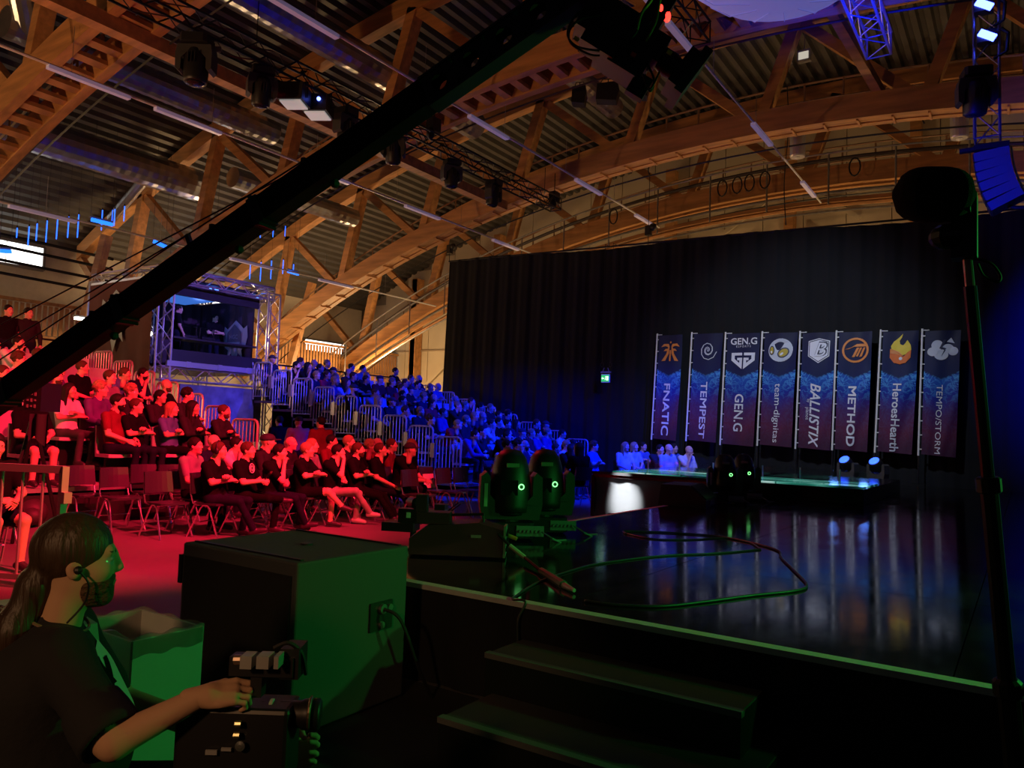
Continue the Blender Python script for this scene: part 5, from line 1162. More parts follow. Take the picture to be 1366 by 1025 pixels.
# ================================================================== PEOPLE
class Field:
    """smooth union of round cones and ellipsoids on a rectilinear grid, skinned with surface nets"""
    def __init__(s, lo, hi, h):
        s.ax = [np.arange(lo[i]-2*h, hi[i]+2.5*h, h) for i in range(3)]
        n = tuple(len(a) for a in s.ax); s.D = np.full(n, 1e3, np.float32); s.Rw = np.full(n, 1e3, np.float32); s.Mt = np.zeros(n, np.int8); s.pr = []
    def _sl(s, lo, hi):
        sl = []
        for i in range(3):
            a = np.searchsorted(s.ax[i], lo[i]); b = np.searchsorted(s.ax[i], hi[i]); sl.append(slice(max(a-1, 0), min(b+1, len(s.ax[i]))))
        return tuple(sl)
    def _xyz(s, sl): return np.meshgrid(*[s.ax[i][sl[i]].astype(np.float32) for i in range(3)], indexing='ij')
    def _join(s, sl, d, m, k):
        D = s.D[sl]; h = np.maximum(k-np.abs(D-d), 0)/k; s.D[sl] = np.minimum(D, d)-h*h*k*0.25
        w = d < s.Rw[sl]; s.Rw[sl] = np.where(w, d, s.Rw[sl]); s.Mt[sl] = np.where(w, m, s.Mt[sl])
    def cone(s, a, b, ra, rb, m, k=0.03):
        a = np.array(a, np.float32); b = np.array(b, np.float32); R = max(ra, rb)+k+0.06
        sl = s._sl(np.minimum(a, b)-R, np.maximum(a, b)+R)
        if any(q.stop <= q.start for q in sl): return
        s.pr.append((0, a, b, ra, rb, m)); X, Y, Z = s._xyz(sl); v = b-a; L2 = float(v@v)+1e-9
        t = np.clip(((X-a[0])*v[0]+(Y-a[1])*v[1]+(Z-a[2])*v[2])/L2, 0, 1)
        d = np.sqrt((X-a[0]-t*v[0])**2+(Y-a[1]-t*v[1])**2+(Z-a[2]-t*v[2])**2)-(ra+(rb-ra)*t)
        s._join(sl, d, m, k)
    def _ed(s, c, r, sl, rot):
        X, Y, Z = s._xyz(sl); X, Y, Z = X-c[0], Y-c[1], Z-c[2]
        if rot is not None:
            Rm = np.array(rot).T; X, Y, Z = (Rm[0, 0]*X+Rm[0, 1]*Y+Rm[0, 2]*Z, Rm[1, 0]*X+Rm[1, 1]*Y+Rm[1, 2]*Z, Rm[2, 0]*X+Rm[2, 1]*Y+Rm[2, 2]*Z)
        k0 = np.sqrt((X/r[0])**2+(Y/r[1])**2+(Z/r[2])**2); k1 = np.sqrt((X/r[0]**2)**2+(Y/r[1]**2)**2+(Z/r[2]**2)**2)+1e-6
        return k0*(k0-1)/k1
    def ell(s, c, r, m, k=0.03, rot=None):
        c = np.array(c, float); R = max(r)+k+0.06; sl = s._sl(c-R, c+R)
        if any(q.stop <= q.start for q in sl): return
        s.pr.append((1, c, r, rot, None, m)); s._join(sl, s._ed(c, r, sl, rot), m, k)
    def cut(s, c, r, k=0.02, rot=None):
        c = np.array(c, float); R = max(r)+k+0.06; sl = s._sl(c-R, c+R); d = -s._ed(c, r, sl, rot); D = s.D[sl]
        h = np.maximum(k-np.abs(D-d), 0)/k; s.D[sl] = np.maximum(D, d)+h*h*k*0.25
    def half(s, axis, v, keep_above=True):
        sh = [1, 1, 1]; sh[axis] = -1; a = s.ax[axis].reshape(sh); s.D = np.maximum(s.D, (v-a) if keep_above else (a-v)).astype(np.float32)
    def mesh(s):
        D = s.D; S = D < 0; ax = s.ax; n = D.shape; cell = (n[0]-1, n[1]-1, n[2]-1)
        acc = np.zeros(cell+(3,), np.float32); cnt = np.zeros(cell, np.float32); quads = []
        ids = None; E = []
        for d in range(3):
            a = [slice(None)]*3; b = [slice(None)]*3; a[d] = slice(0, -1); b[d] = slice(1, None)
            cr = S[tuple(a)] != S[tuple(b)]; idx = np.argwhere(cr); d0 = D[tuple(a)][cr]; d1 = D[tuple(b)][cr]; t = d0/(d0-d1)
            P = np.stack([ax[i][idx[:, i]] for i in range(3)], 1).astype(np.float32); P[:, d] += t*(ax[d][idx[:, d]+1]-ax[d][idx[:, d]])
            e, f = [i for i in range(3) if i != d]
            for oe in (0, -1):
                for of in (0, -1):
                    c = idx.copy(); c[:, e] += oe; c[:, f] += of
                    ok = (c[:, e] >= 0) & (c[:, f] >= 0) & (c[:, e] < cell[e]) & (c[:, f] < cell[f])
                    cc = c[ok]; np.add.at(acc, (cc[:, 0], cc[:, 1], cc[:, 2]), P[ok]); np.add.at(cnt, (cc[:, 0], cc[:, 1], cc[:, 2]), 1)
            E.append((d, e, f, idx, S[tuple(a)][cr]))
        act = np.argwhere(cnt > 0); ids = np.full(cell, -1, np.int32); ids[act[:, 0], act[:, 1], act[:, 2]] = np.arange(len(act))
        V = acc[act[:, 0], act[:, 1], act[:, 2]]/cnt[act[:, 0], act[:, 1], act[:, 2]][:, None]
        # material from the nearest corner
        ci = [np.clip(np.round((V[:, i]-ax[i][0])/(ax[i][1]-ax[i][0])).astype(int), 0, n[i]-1) for i in range(3)]
        vm = s.Mt[ci[0], ci[1], ci[2]]
        for d, e, f, idx, ins in E:
            ok = (idx[:, e] > 0) & (idx[:, f] > 0) & (idx[:, e] < n[e]-1) & (idx[:, f] < n[f]-1); I = idx[ok]; ins = ins[ok]
            q = []
            for oe, of in ((-1, -1), (0, -1), (0, 0), (-1, 0)):
                c = I.copy(); c[:, e] += oe; c[:, f] += of; q.append(ids[c[:, 0], c[:, 1], c[:, 2]])
            q = np.stack(q, 1); flip = ins ^ (d == 1); q[~flip] = q[~flip][:, ::-1]; quads.append(q)
        Q = np.concatenate(quads); Q = Q[(Q >= 0).all(1)]
        C = V[Q].mean(1); best = np.full(len(C), 1e3); fm = np.zeros(len(C), int)
        for q in s.pr:
            if q[0] == 0:
                _, a, b, ra, rb, m = q; v = b-a; t = np.clip((C-a)@v/(float(v@v)+1e-9), 0, 1); d = np.linalg.norm(C-a-t[:, None]*v, axis=1)-(ra+(rb-ra)*t)
            else:
                _, c, r, rot, _n, m = q; P = C-c
                if rot is not None: P = P@np.array(rot)
                r = np.array(r); k0 = np.linalg.norm(P/r, axis=1); k1 = np.linalg.norm(P/r**2, axis=1)+1e-6; d = k0*(k0-1)/k1
            w = d < best; best[w] = d[w]; fm[w] = m
        return V, Q, fm
def np_mesh(name, parts, mats):
    V = []; Q = []; Mi = []; b = 0
    for v, q, m in parts: V.append(v); Q.append(q+b); Mi.append(m); b += len(v)
    V = np.concatenate(V); Q = np.concatenate(Q); Mi = np.concatenate(Mi)
    me = bpy.data.meshes.new(name); me.vertices.add(len(V)); me.vertices.foreach_set('co', V.astype(np.float32).ravel())
    me.loops.add(len(Q)*4); me.loops.foreach_set('vertex_index', Q.astype(np.int32).ravel()); me.polygons.add(len(Q))
    me.polygons.foreach_set('loop_start', np.arange(len(Q), dtype=np.int32)*4); me.polygons.foreach_set('material_index', Mi.astype(np.int32)); me.polygons.foreach_set('use_smooth', np.ones(len(Q), bool))
    for m in mats: me.materials.append(m)
    me.update(calc_edges=True); me.validate(); return me
def xf(part, Mx):
    v, q, m = part; A = np.array(Mx); w = v@A[:3, :3].T+A[:3, 3]
    return (w, q if np.linalg.det(A[:3, :3]) > 0 else q[:, ::-1], m)
SK, SH, TR, SHO, EYE, LIP, BEL = range(7)

def head_part(h=0.007, female=False):
    f = Field((-.13, -.1, -.24), (.14, .1, .15), h); j = 0.88 if female else 1.0
    f.ell((-.012, 0, .035), (.098, .075, .098), SK, .03)
    f.ell((.03, 0, -.04), (.062*j, .058*j, .078), SK, .04); f.ell((.066, 0, -.096), (.02, .026*j, .018), SK, .03)
    f.cone((-.02, 0, -.06), (-.05, 0, -.21), .054*j, .058*j, SK, .03)
    f.cone((.076, -.034, .034), (.076, .034, .034), .016, .016, SK, .02)
    for s_ in (-1, 1):
        f.cut((.108, s_*.031, .012), (.02, .018, .013), .012)
        f.ell((.052, s_*.04, -.02), (.03, .022, .022), SK, .03)
        f.ell((-.008, s_*.075, -.002), (.019, .010, .031), SK, .008); f.cut((.0, s_*.087, .0), (.010, .006, .016), .006)
    f.cone((.092, 0, .024), (.107, 0, -.018), .009, .0115, SK, .014); f.ell((.099, .010, -.022), (.01, .009, .008), SK, .008); f.ell((.099, -.010, -.022), (.01, .009, .008), SK, .008)
    f.ell((.086, 0, -.054), (.014, .024, .006), LIP, .006); f.ell((.084, 0, -.064), (.013, .02, .007), LIP, .006)
    for s_ in (-1, 1):
        f.ell((.080, s_*.031, .012), (.012, .0135, .008), EYE, .003); f.ell((.0895, s_*.031, .012), (.004, .005, .005), BEL, .002)
        f.cone((.094, s_*.018, .034), (.084, s_*.048, .035), .0035, .0025, BEL, .004)
    return f.mesh()
def hand_part(h=0.006, curl=0.5, spread=1.0):
    # x to the fingertips, thumb at +y, palm faces -z; wrist at origin
    f = Field((-.05, -.07, -.11), (.2, .09, .05), h)
    f.cone((-.03, 0, 0), (.02, 0, 0), .026, .03, SK, .02); f.ell((.05, 0, -.002), (.048, .041, .018), SK, .02)
    for i, (y, L) in enumerate(((.032, .075), (.011, .085), (-.011, .078), (-.031, .06))):
        p = np.array([.085, y*spread, 0.0]); a = 0.15+curl*0.35; r = .0095-.0006*i
        f.cone((.05, y*.9, 0), p, .011, .0105, SK, .008)
        for k, fr in enumerate((.45, .32, .25)):
            q = p+np.array([cos(a), 0.06*y/abs(y)*(1-curl), -sin(a)])*L*fr; f.cone(p, q, r-.0006*k, r-.0006*(k+1), SK, .003); p = q; a += curl*1.15
    p = np.array([.022, .03, -.006]); 
    for q, ra, rb in (((.052, .055, -.018-.01*curl), .014, .012), ((.08, .06-.02*curl, -.028-.02*curl), .0115, .010), ((.1, .052-.035*curl, -.034-.025*curl), .010, .0085)):
        f.cone(p, q, ra, rb, SK, .006); p = np.array(q)
    return f.mesh()
HEAD_M, HEAD_F = head_part(.008), head_part(.008, True)
HAND_R, HAND_C = hand_part(.0065, .35), hand_part(.0065, .95)

def frame(x, zhint):
    x = Vector(x).normalized(); z = Vector(zhint); z = (z-x*z.dot(x))
    if z.length < 1e-3: z = Vector((0, 0, 1))-x*x.z
    z.normalize(); y = z.cross(x); return Matrix((x, y, z)).transposed()
def hand_xf(part, wrist, direction, palm, left):
    """palm = direction the palm faces"""
    F3 = frame(direction, -Vector(palm)); 
    M4 = F3.to_4x4(); M4.translation = Vector(wrist)
    # right hand of a person with palm down, fingers forward, has its thumb to the left (+y)
    if left: M4 = M4 @ Matrix.Diagonal((1, -1, 1, 1))
    return xf(part, M4)

def body_part(J, h=0.016, sleeve=0.55, legs=1.0, bulk=1.0, belly=0.0):
    pts = np.array([p for p in J.values() if len(p) == 3]); f = Field(pts.min(0)-.2, pts.max(0)+.2, h); V = lambda n: np.array(J[n], float)
    pel, ch, nk = V('pelvis'), V('chest'), V('neck'); sl, sr = V('sl'), V('sr')
    lat = (sl-sr)/np.linalg.norm(sl-sr)
    hl, hr = V('hl'), V('hr')
    f.cone(hl, hr, .115*bulk, .115*bulk, TR, .05)
    fw = np.cross(lat, ch-pel); fw = fw/np.linalg.norm(fw)
    mid = (pel+ch)/2
    for s_ in (-1, 1):
        f.cone(pel+lat*.06*s_+(ch-pel)*.15, ch+lat*.085*s_, .118*bulk, .118*bulk, SH, .06)
    f.ell(mid+fw*.03*bulk, (.12*bulk, .15*bulk, .15), SH, .05)
    if belly > 0: f.ell(mid+fw*(.03+belly*.5), (.13+belly*.4, .19, .22), SH, .06); f.ell(ch+fw*belly*.6-(nk-ch)*.1, (.11, .17, .12), SH, .06)
    f.cone(sl, ch+(nk-ch)*.4, .068*bulk, .085*bulk, SH, .05); f.cone(sr, ch+(nk-ch)*.4, .068*bulk, .085*bulk, SH, .05)
    f.cone(nk, (nk+np.array(J['head']))/2, .06, .052, SK, .02)
    f.cone(ch+(nk-ch)*.5, nk-(nk-ch)*.12, .09*bulk, .072, SH, .04)
    for s_ in 'lr':
        a, e, w = V('s'+s_), V('e'+s_), V('w'+s_); ra = .056*(.5+.5*bulk)
        f.cone(a, e, ra*.9, .042, SK, .03); f.cone(e, w, .043, .028, SK, .02)
        if sleeve <= 1: q = a+(e-a)*sleeve*1.25 if sleeve < .8 else e; f.cone(a, q, ra+.008, ra*.92+.006, SH, .03)
        else: f.cone(a, e, ra+.008, .052, SH, .03); f.cone(e, w+(e-w)*.08, .053, .038, SH, .02)
        hp, kn, an, to = V('h'+s_), V('k'+s_), V('a'+s_), V('t'+s_)
        f.cone(hp, kn, .088*bulk, .06, TR if legs > .4 else SK, .04)
        if legs <= .4: f.cone(hp, hp+(kn-hp)*.75, .098*bulk, .082, TR, .03)
        f.cone(kn, an, .056, .038, TR if legs > .9 else SK, .02)
        if legs > .9: f.cone(kn+(an-kn)*.5, an+(kn-an)*.08, .055, .05, TR, .02)
        fd = (to-an); hl_ = an+np.array([0, 0, -.035])-fd*.25
        f.cone(hl_, to, .04, .034, SHO, .02); f.cone(an+np.array([0, 0, -.01]), to*.7+an*.3, .042, .034, SHO, .02)
    return f.mesh()
def joints(pose):
    J = dict(pelvis=(0, 0, .55), chest=(-.07, 0, .93), neck=(-.05, 0, 1.10), head=(.0, 0, 1.24), hl=(0, .09, .54), hr=(0, -.09, .54), sl=(-.06, .19, 1.03), sr=(-.06, -.19, 1.03),
             kl=(.44, .13, .52), kr=(.44, -.13, .52), al=(.40, .13, .09), ar=(.40, -.13, .09), tl=(.56, .15, .045), tr=(.56, -.15, .045),
             el=(.04, .26, .76), er=(.04, -.26, .76), wl=(.27, .12, .66), wr=(.27, -.12, .66))
    J.update(pose); return J
POSES = {
 'hands in lap': (dict(), {}),
 'arms crossed': (dict(el=(.08, .25, .82), er=(.08, -.25, .80), wl=(.21, -.06, .88), wr=(.19, .08, .82)), {}),
 'chin on hand': (dict(chest=(-.02, 0, .92), neck=(.02, 0, 1.09), head=(.09, 0, 1.21), sl=(-.02, .19, 1.02), sr=(-.02, -.19, 1.02), er=(.24, -.18, .78), wr=(.19, -.05, 1.04), el=(.12, .22, .72), wl=(.25, -.05, .74)), {'r': ((-.05, .5, 1), (.2, 1, .3))}),
 'leaning on knees': (dict(chest=(.12, 0, .90), neck=(.2, 0, 1.05), head=(.30, 0, 1.15), sl=(.14, .19, 1.0), sr=(.14, -.19, 1.0), el=(.36, .2, .68), er=(.36, -.2, .68), wl=(.56, .05, .66), wr=(.56, -.06, .68)), {}),
 'hand behind head': (dict(er=(.02, -.38, 1.22), wr=(-.1, -.14, 1.26), chest=(-.1, 0, .92), neck=(-.09, 0, 1.09), head=(-.05, 0, 1.23), sl=(-.1, .19, 1.02), sr=(-.1, -.19, 1.04)), {'r': ((-.2, 1, .2), (1, .3, 0))}),
 'looking aside': (dict(el=(.02, .27, .77), er=(.05, -.25, .75), wl=(.22, .05, .64), wr=(.25, -.02, .66), kl=(.42, .2, .52), kr=(.45, -.1, .55), al=(.35, .2, .09), ar=(.5, .02, .13), tl=(.5, .26, .045), tr=(.66, .06, .13)), {}),
 'standing': (dict(pelvis=(0, 0, .95), chest=(-.02, 0, 1.30), neck=(0, 0, 1.47), head=(.03, 0, 1.60), hl=(0, .09, .93), hr=(0, -.09, .93), sl=(-.02, .2, 1.40), sr=(-.02, -.2, 1.40), kl=(.03, .11, .5), kr=(.03, -.11, .5), al=(-.02, .12, .09), ar=(-.02, -.12, .09), tl=(.14, .14, .045), tr=(.14, -.14, .045), el=(.02, .27, 1.12), er=(.02, -.27, 1.12), wl=(.14, .24, .9), wr=(.14, -.24, .9)), {}),
 'standing with arms crossed': (dict(pelvis=(0, 0, .95), chest=(-.02, 0, 1.30), neck=(0, 0, 1.47), head=(.03, 0, 1.60), hl=(0, .09, .93), hr=(0, -.09, .93), sl=(-.02, .2, 1.40), sr=(-.02, -.2, 1.40), kl=(.03, .11, .5), kr=(.03, -.11, .5), al=(-.02, .12, .09), ar=(-.02, -.12, .09), tl=(.14, .14, .045), tr=(.14, -.14, .045), el=(.1, .25, 1.16), er=(.1, -.25, 1.14), wl=(.22, -.06, 1.2), wr=(.2, .08, 1.15)), {}),
}
def assemble(name, pose, hands={}, female=False, h=0.016, head=None, hand_o=None, hand_c=None, yaw=0.0, pitch=0.0, roll=0.0, mats=None, curl={}, **kw):
    J = joints(pose); parts = [body_part(J, h, **kw)]
    HM = Matrix.Translation(Vector(J['head'])) @ Matrix.Rotation(yaw, 4, 'Z') @ Matrix.Rotation(pitch, 4, 'Y') @ Matrix.Rotation(roll, 4, 'X')
    parts.append(xf(head or (HEAD_F if female else HEAD_M), HM))
    for s_ in 'lr':
        w, e = Vector(J['w'+s_]), Vector(J['e'+s_]); d = (w-e).normalized()
        if s_ in hands: d, palm = Vector(hands[s_][0]).normalized(), Vector(hands[s_][1])
        else: palm = Vector((0, 1 if s_ == 'r' else -1, -.8))
        part = hand_c or HAND_C if curl.get(s_, 0) else hand_o or HAND_R
        parts.append(hand_xf(part, w, d, palm, s_ == 'l'))
    me = np_mesh(name, parts, mats or DEF_MATS); return me, HM
# hair
def hair_part(style, h=0.010):
    f = Field((-.24, -.2, -.36), (.2, .2, .2), h)
    if style == 'cap':
        f.ell((-.012, 0, .055), (.112, .09, .088), 0, .01); f.half(2, .03, True)
        f.ell((.12, 0, .038), (.075, .065, .012), 0, .015)
        return f.mesh()
    f.ell((-.018, 0, .045), (.107, .086, .103), 0, .02)
    if style in ('long', 'bob'):
        zz = -.30 if style == 'long' else -.13
        for s_ in (-1, 0, 1): f.cone((-.05, .055*s_, .03), (-.085, .07*s_, zz), .055, .03, 0, .05)
        for s_ in (-1, 1): f.cone((.0, .075*s_, .02), (-.02, .085*s_, zz*.8), .03, .022, 0, .03)
    if style == 'bun': f.ell((-.1, 0, .10), (.045, .045, .045), 0, .02)
    if style == 'ponytail':
        f.ell((-.118, 0, -.035), (.034, .036, .04), 0, .03)
        f.cone((-.12, 0, -.04), (-.17, .0, -.16), .034, .045, 0, .03); f.cone((-.17, 0, -.16), (-.2, 0, -.34), .045, .03, 0, .03)
    f.cut((.118, 0, -.02), (.085, .10, .108), .02)
    if style in ('short', 'bun', 'ponytail', 'curly'):
        f.cut((.035, 0, -.13), (.13, .2, .115), .02)
    if style == 'curly':
        rnd = random.Random(3)
        for _ in range(60):
            a, b = rnd.uniform(0, 2*pi), rnd.uniform(-.1, 1.3); f.ell((-.02+.1*cos(b)*cos(a), .085*cos(b)*sin(a), .05+.1*sin(b)), (.026, .026, .026), 0, .01)
        f.cut((.115, 0, -.05), (.08, .10, .1), .02)
    return f.mesh()
def beard_part(h=0.006):
    f = Field((-.06, -.11, -.16), (.15, .11, .06), h)
    f.ell((.031, 0, -.043), (.069, .064, .084), 0, .02); f.ell((.066, 0, -.1), (.026, .032, .024), 0, .02)
    f.cut((.105, 0, .02), (.062, .05, .058), .01); f.cut((.097, 0, -.058), (.016, .024, .010), .006); f.half(2, -.015, False); f.half(0, .004, True)
    return f.mesh()
def phones_part(h=0.008):
    f = Field((-.1, -.14, -.08), (.1, .14, .2), h)
    for s_ in (-1, 1): f.ell((-.005, s_*.095, .0), (.036, .022, .045), 0, .005)
    for k in range(12):
        a, b = pi*k/12, pi*(k+1)/12; f.cone((-.005, .1*cos(a), .03+.125*sin(a)), (-.005, .1*cos(b), .03+.125*sin(b)), .01, .01, 0, .004)
    return f.mesh()
SKIN = [mat('skin_fair', (0.62, 0.37, 0.26), 0.6, spec=0.3), mat('skin_tan', (0.48, 0.27, 0.18), 0.55), mat('skin_brown', (0.3, 0.16, 0.1), 0.55)]
EYEM = mat('eye_white', (0.42, 0.38, 0.35), 0.2); LIPM = mat('lip', (0.45, 0.2, 0.17), 0.5); BROW = mat('eyebrow', (0.06, 0.035, 0.02), 0.8)
SHOE = mat('shoe_black', (0.03, 0.03, 0.032), 0.5); SHOEW = mat('shoe_pale', (0.5, 0.48, 0.46), 0.5)
SHIRTS = {'black t-shirt': (.006, .006, .007), 'navy t-shirt': (.012, .015, .045), 'grey t-shirt': (.22, .22, .23), 'white t-shirt': (.62, .62, .62), 'charcoal hoodie': (.022, .022, .025), 'blue shirt': (.08, .14, .36), 'maroon shirt': (.16, .02, .03), 'red t-shirt': (.5, .03, .04), 'purple sweater': (.10, .05, .2), 'olive shirt': (.1, .11, .06), 'pale blue t-shirt': (.3, .42, .6)}
SHM = {k: mat('cloth_'+k.replace(' ', '_').replace('-', '_'), v, 0.9, var=0.12, vscale=7, spec=0.08) for k, v in SHIRTS.items()}
TRS = {'dark jeans': (.010, .013, .026), 'black trousers': (.006, .006, .007), 'light jeans': (.3, .27, .25), 'grey trousers': (.05, .05, .05)}
TRM = {k: mat('cloth_'+k.replace(' ', '_'), v, 0.9, var=0.12, vscale=9, spec=0.08) for k, v in TRS.items()}
HAIRC = {'dark': (.012, .009, .007), 'brown': (.07, .035, .016), 'fair': (.3, .2, .09), 'grey': (.25, .24, .23)}
HRM = {k: mat('hair_'+k, v, 0.65, bump=0.5, bscale=60, stretch=(1, 1, .15), spec=0.2) for k, v in HAIRC.items()}
CAPM = mat('cap_dark', (.02, .02, .03), .8)
DEF_MATS = [SKIN[0], SHM['black t-shirt'], TRM['dark jeans'], SHOE, EYEM, LIPM, BROW]
HAIR_ME = {}
for st in ('short', 'long', 'bob', 'cap', 'bun', 'curly'):
    HAIR_ME[st] = np_mesh('hair', [hair_part(st, .011)], [HRM['dark']])
PH_ME = np_mesh('headphones', [phones_part()], [BLK])
BEARD_ME = np_mesh('beard', [beard_part(.008)], [HRM['dark']])
def set_mat(o, i, m): o.material_slots[i].link = 'OBJECT'; o.material_slots[i].material = m
def dress(o, skin, shirt, trs, shoe=SHOE):
    set_mat(o, SK, skin); set_mat(o, SH, shirt); set_mat(o, TR, trs); set_mat(o, SHO, shoe)
PROTO = {}
def proto(pose, female, sleeve):
    key = (pose, female, sleeve)
    if key not in PROTO:
        J, hands = POSES[pose]
        PROTO[key] = assemble('person', J, hands, female, 0.02, sleeve=1.5 if sleeve else .55, bulk=.92 if female else 1.0, yaw={'looking aside': .45}.get(pose, .22), pitch=-.05, curl={'l': 1, 'r': 1} if 'crossed' in pose else {})
    return PROTO[key]
HWORD = {'short': 'short %s hair', 'long': 'long %s hair', 'bob': 'chin-length %s hair', 'cap': 'dark cap', 'bun': '%s hair bun', 'curly': 'curly %s hair', 'bald': 'shaved head'}
def person(loc, pose, where, shirt, hair='short', hc='dark', trs='dark jeans', female=False, rz=0.0, beard=False, phones=False, me=None, HM=None, label=None, group=None, skin=0, sleeve=None, shoe=SHOE, s=1.0):
    if me is None:
        sleeve = ('hoodie' in shirt or 'sweater' in shirt) if sleeve is None else sleeve
        me, HM = proto(pose, female, sleeve)
    o = link('person', me, None, loc, rz); dress(o, SKIN[skin], SHM[shirt], TRM[trs], shoe)
    if s != 1.0: o.scale = (s, s, s)
    if hair != 'bald':
        c = link('hair' if hair != 'cap' else 'cap', HAIR_ME[hair], o); c.matrix_local = HM; set_mat(c, 0, CAPM if hair == 'cap' else HRM[hc])
        if hair == 'cap': c['label'] = 'dark peaked cap'
    if beard: c = link('beard', BEARD_ME, o); c.matrix_local = HM; set_mat(c, 0, HRM[hc])
    if phones: c = link('headphones', PH_ME, o); c.matrix_local = HM
    hw = HWORD[hair] % hc if '%s' in HWORD[hair] else HWORD[hair]
    if label is None: label = 'spectator with %s in %s, %s, %s' % (hw, shirt, pose, where)
    tag(o, label, 'person', group or ('spectators '+where)); return o
# ------------------------------------------------------------------ spectators
RND = random.Random(11)
def seat_of(px, py, rows):
    best = None
    for (X, z0, ya, yb, kind) in rows:
        P = on_x(px, py, X)
        if not (ya <= P.y <= yb): continue
        d = abs(P.z-(z0+1.25))
        if best is None or d < best[0]: best = (d, X, P.y, z0, kind)
    return best
red_rows = [(x, 0, 5.0, 12.0, 'floor') for x in (-9.25, -10.15, -11.05)] + [(rowx(k), rowz(k), 2.0, 8.9, 'stand') for k in range(1, 9)]
blue_rows = [(x, 0, 12.4, 20.2, 'floor') for x in (-9.25, -10.15)] + [(rowx(k), rowz(k), 14.4, 20.2, 'stand') for k in range(0, 9)]
USED = []
def free(X, y, gap=.4): return all(abs(X-a) > .5 or abs(y-b) > gap for a, b in USED)
POSEL = ['hands in lap', 'arms crossed', 'chin on hand', 'looking aside', 'leaning on knees', 'arms crossed', 'hands in lap']
WORDS = {('red', 'floor'): 'red-lit floor chairs', ('red', 'stand'): 'red-lit tribune', ('blue', 'floor'): 'blue-lit floor chairs', ('blue', 'stand'): 'blue-lit tribune'}
def sit(px, py, zone, pose=None, shirt=None, hair=None, hc=None, **kw):
    b = seat_of(px, py, red_rows if zone == 'red' else blue_rows)
    if b is None: return
    _, X, y, z0, kind = b
    for t_ in range(6):
        if free(X, y): break
        y += .14 if t_ % 2 else -.14
    else: pass
    if not free(X, y, .3): return
    USED.append((X, y))
    pose = pose or RND.choice(POSEL)
    shirt = shirt or RND.choice(['black t-shirt', 'navy t-shirt', 'grey t-shirt', 'charcoal hoodie', 'blue shirt', 'black t-shirt', 'white t-shirt', 'navy t-shirt', 'charcoal hoodie', 'purple sweater', 'maroon shirt'])
    fem = kw.pop('female', None)
    if hair is None: hair = RND.choice(['short', 'short', 'short', 'short', 'curly', 'cap', 'short', 'bald'])
    if hc is None: hc = RND.choice(['dark', 'dark', 'brown', 'brown', 'fair'])
    if fem is None: fem = hair in ('long', 'bob', 'bun')
    beard = kw.pop('beard', (not fem) and RND.random() < .25)
    dx = {'leaning on knees': -.2, 'chin on hand': -.06}.get(pose, 0)
    hx = joints(POSES[pose][0])['head'][0]
    loc = (X-0.02, y, z0)
    row_ = ORD[max(0, round((-11.2-X)/.85)-(1 if zone == 'red' else 0))]+' row of '+zone+'-lit tribune' if kind == 'stand' else WORDS[(zone, kind)]
    tw_ = (.38 if zone == 'red' else .12)+RND.uniform(-.1, .1)
    person(loc, pose, row_, shirt, hair, hc, female=fem, beard=beard, trs=RND.choice(['dark jeans', 'black trousers', 'dark jeans', 'grey trousers']), skin=RND.choice([0, 0, 0, 1]), s=RND.uniform(.96, 1.03), rz=tw_, group='spectators on '+WORDS[(zone, kind)], **kw)
    hw_ = HWORD[hair] % hc if '%s' in HWORD[hair] else HWORD[hair]
    if kind == 'floor': chair((X, y, 0), 'dark stacking chair under spectator with %s in %s, %s-lit floor' % (hw_, shirt, zone), 'occupied floor chairs on the '+zone+' side', tw_*.6)
    else: stand_chair((X, y, z0), 'pale seat under spectator with %s in %s, %s' % (hw_, shirt, row_), 'occupied seats of the '+zone+' tribune')

for px, py, X in ((261, 595, -10.0), (292, 603, -9.25), (331, 607, -9.25), (372, 607, -9.25), (410, 607, -9.25), (450, 609, -9.25), (478, 607, -9.25), (508, 603, -9.25), (523, 594, -10.15), (545, 597, -9.25)): USED.append((X, on_x(px, py, X+.03).y))
USED.append((on_y(771, 612, 14.6).x, 14.6))
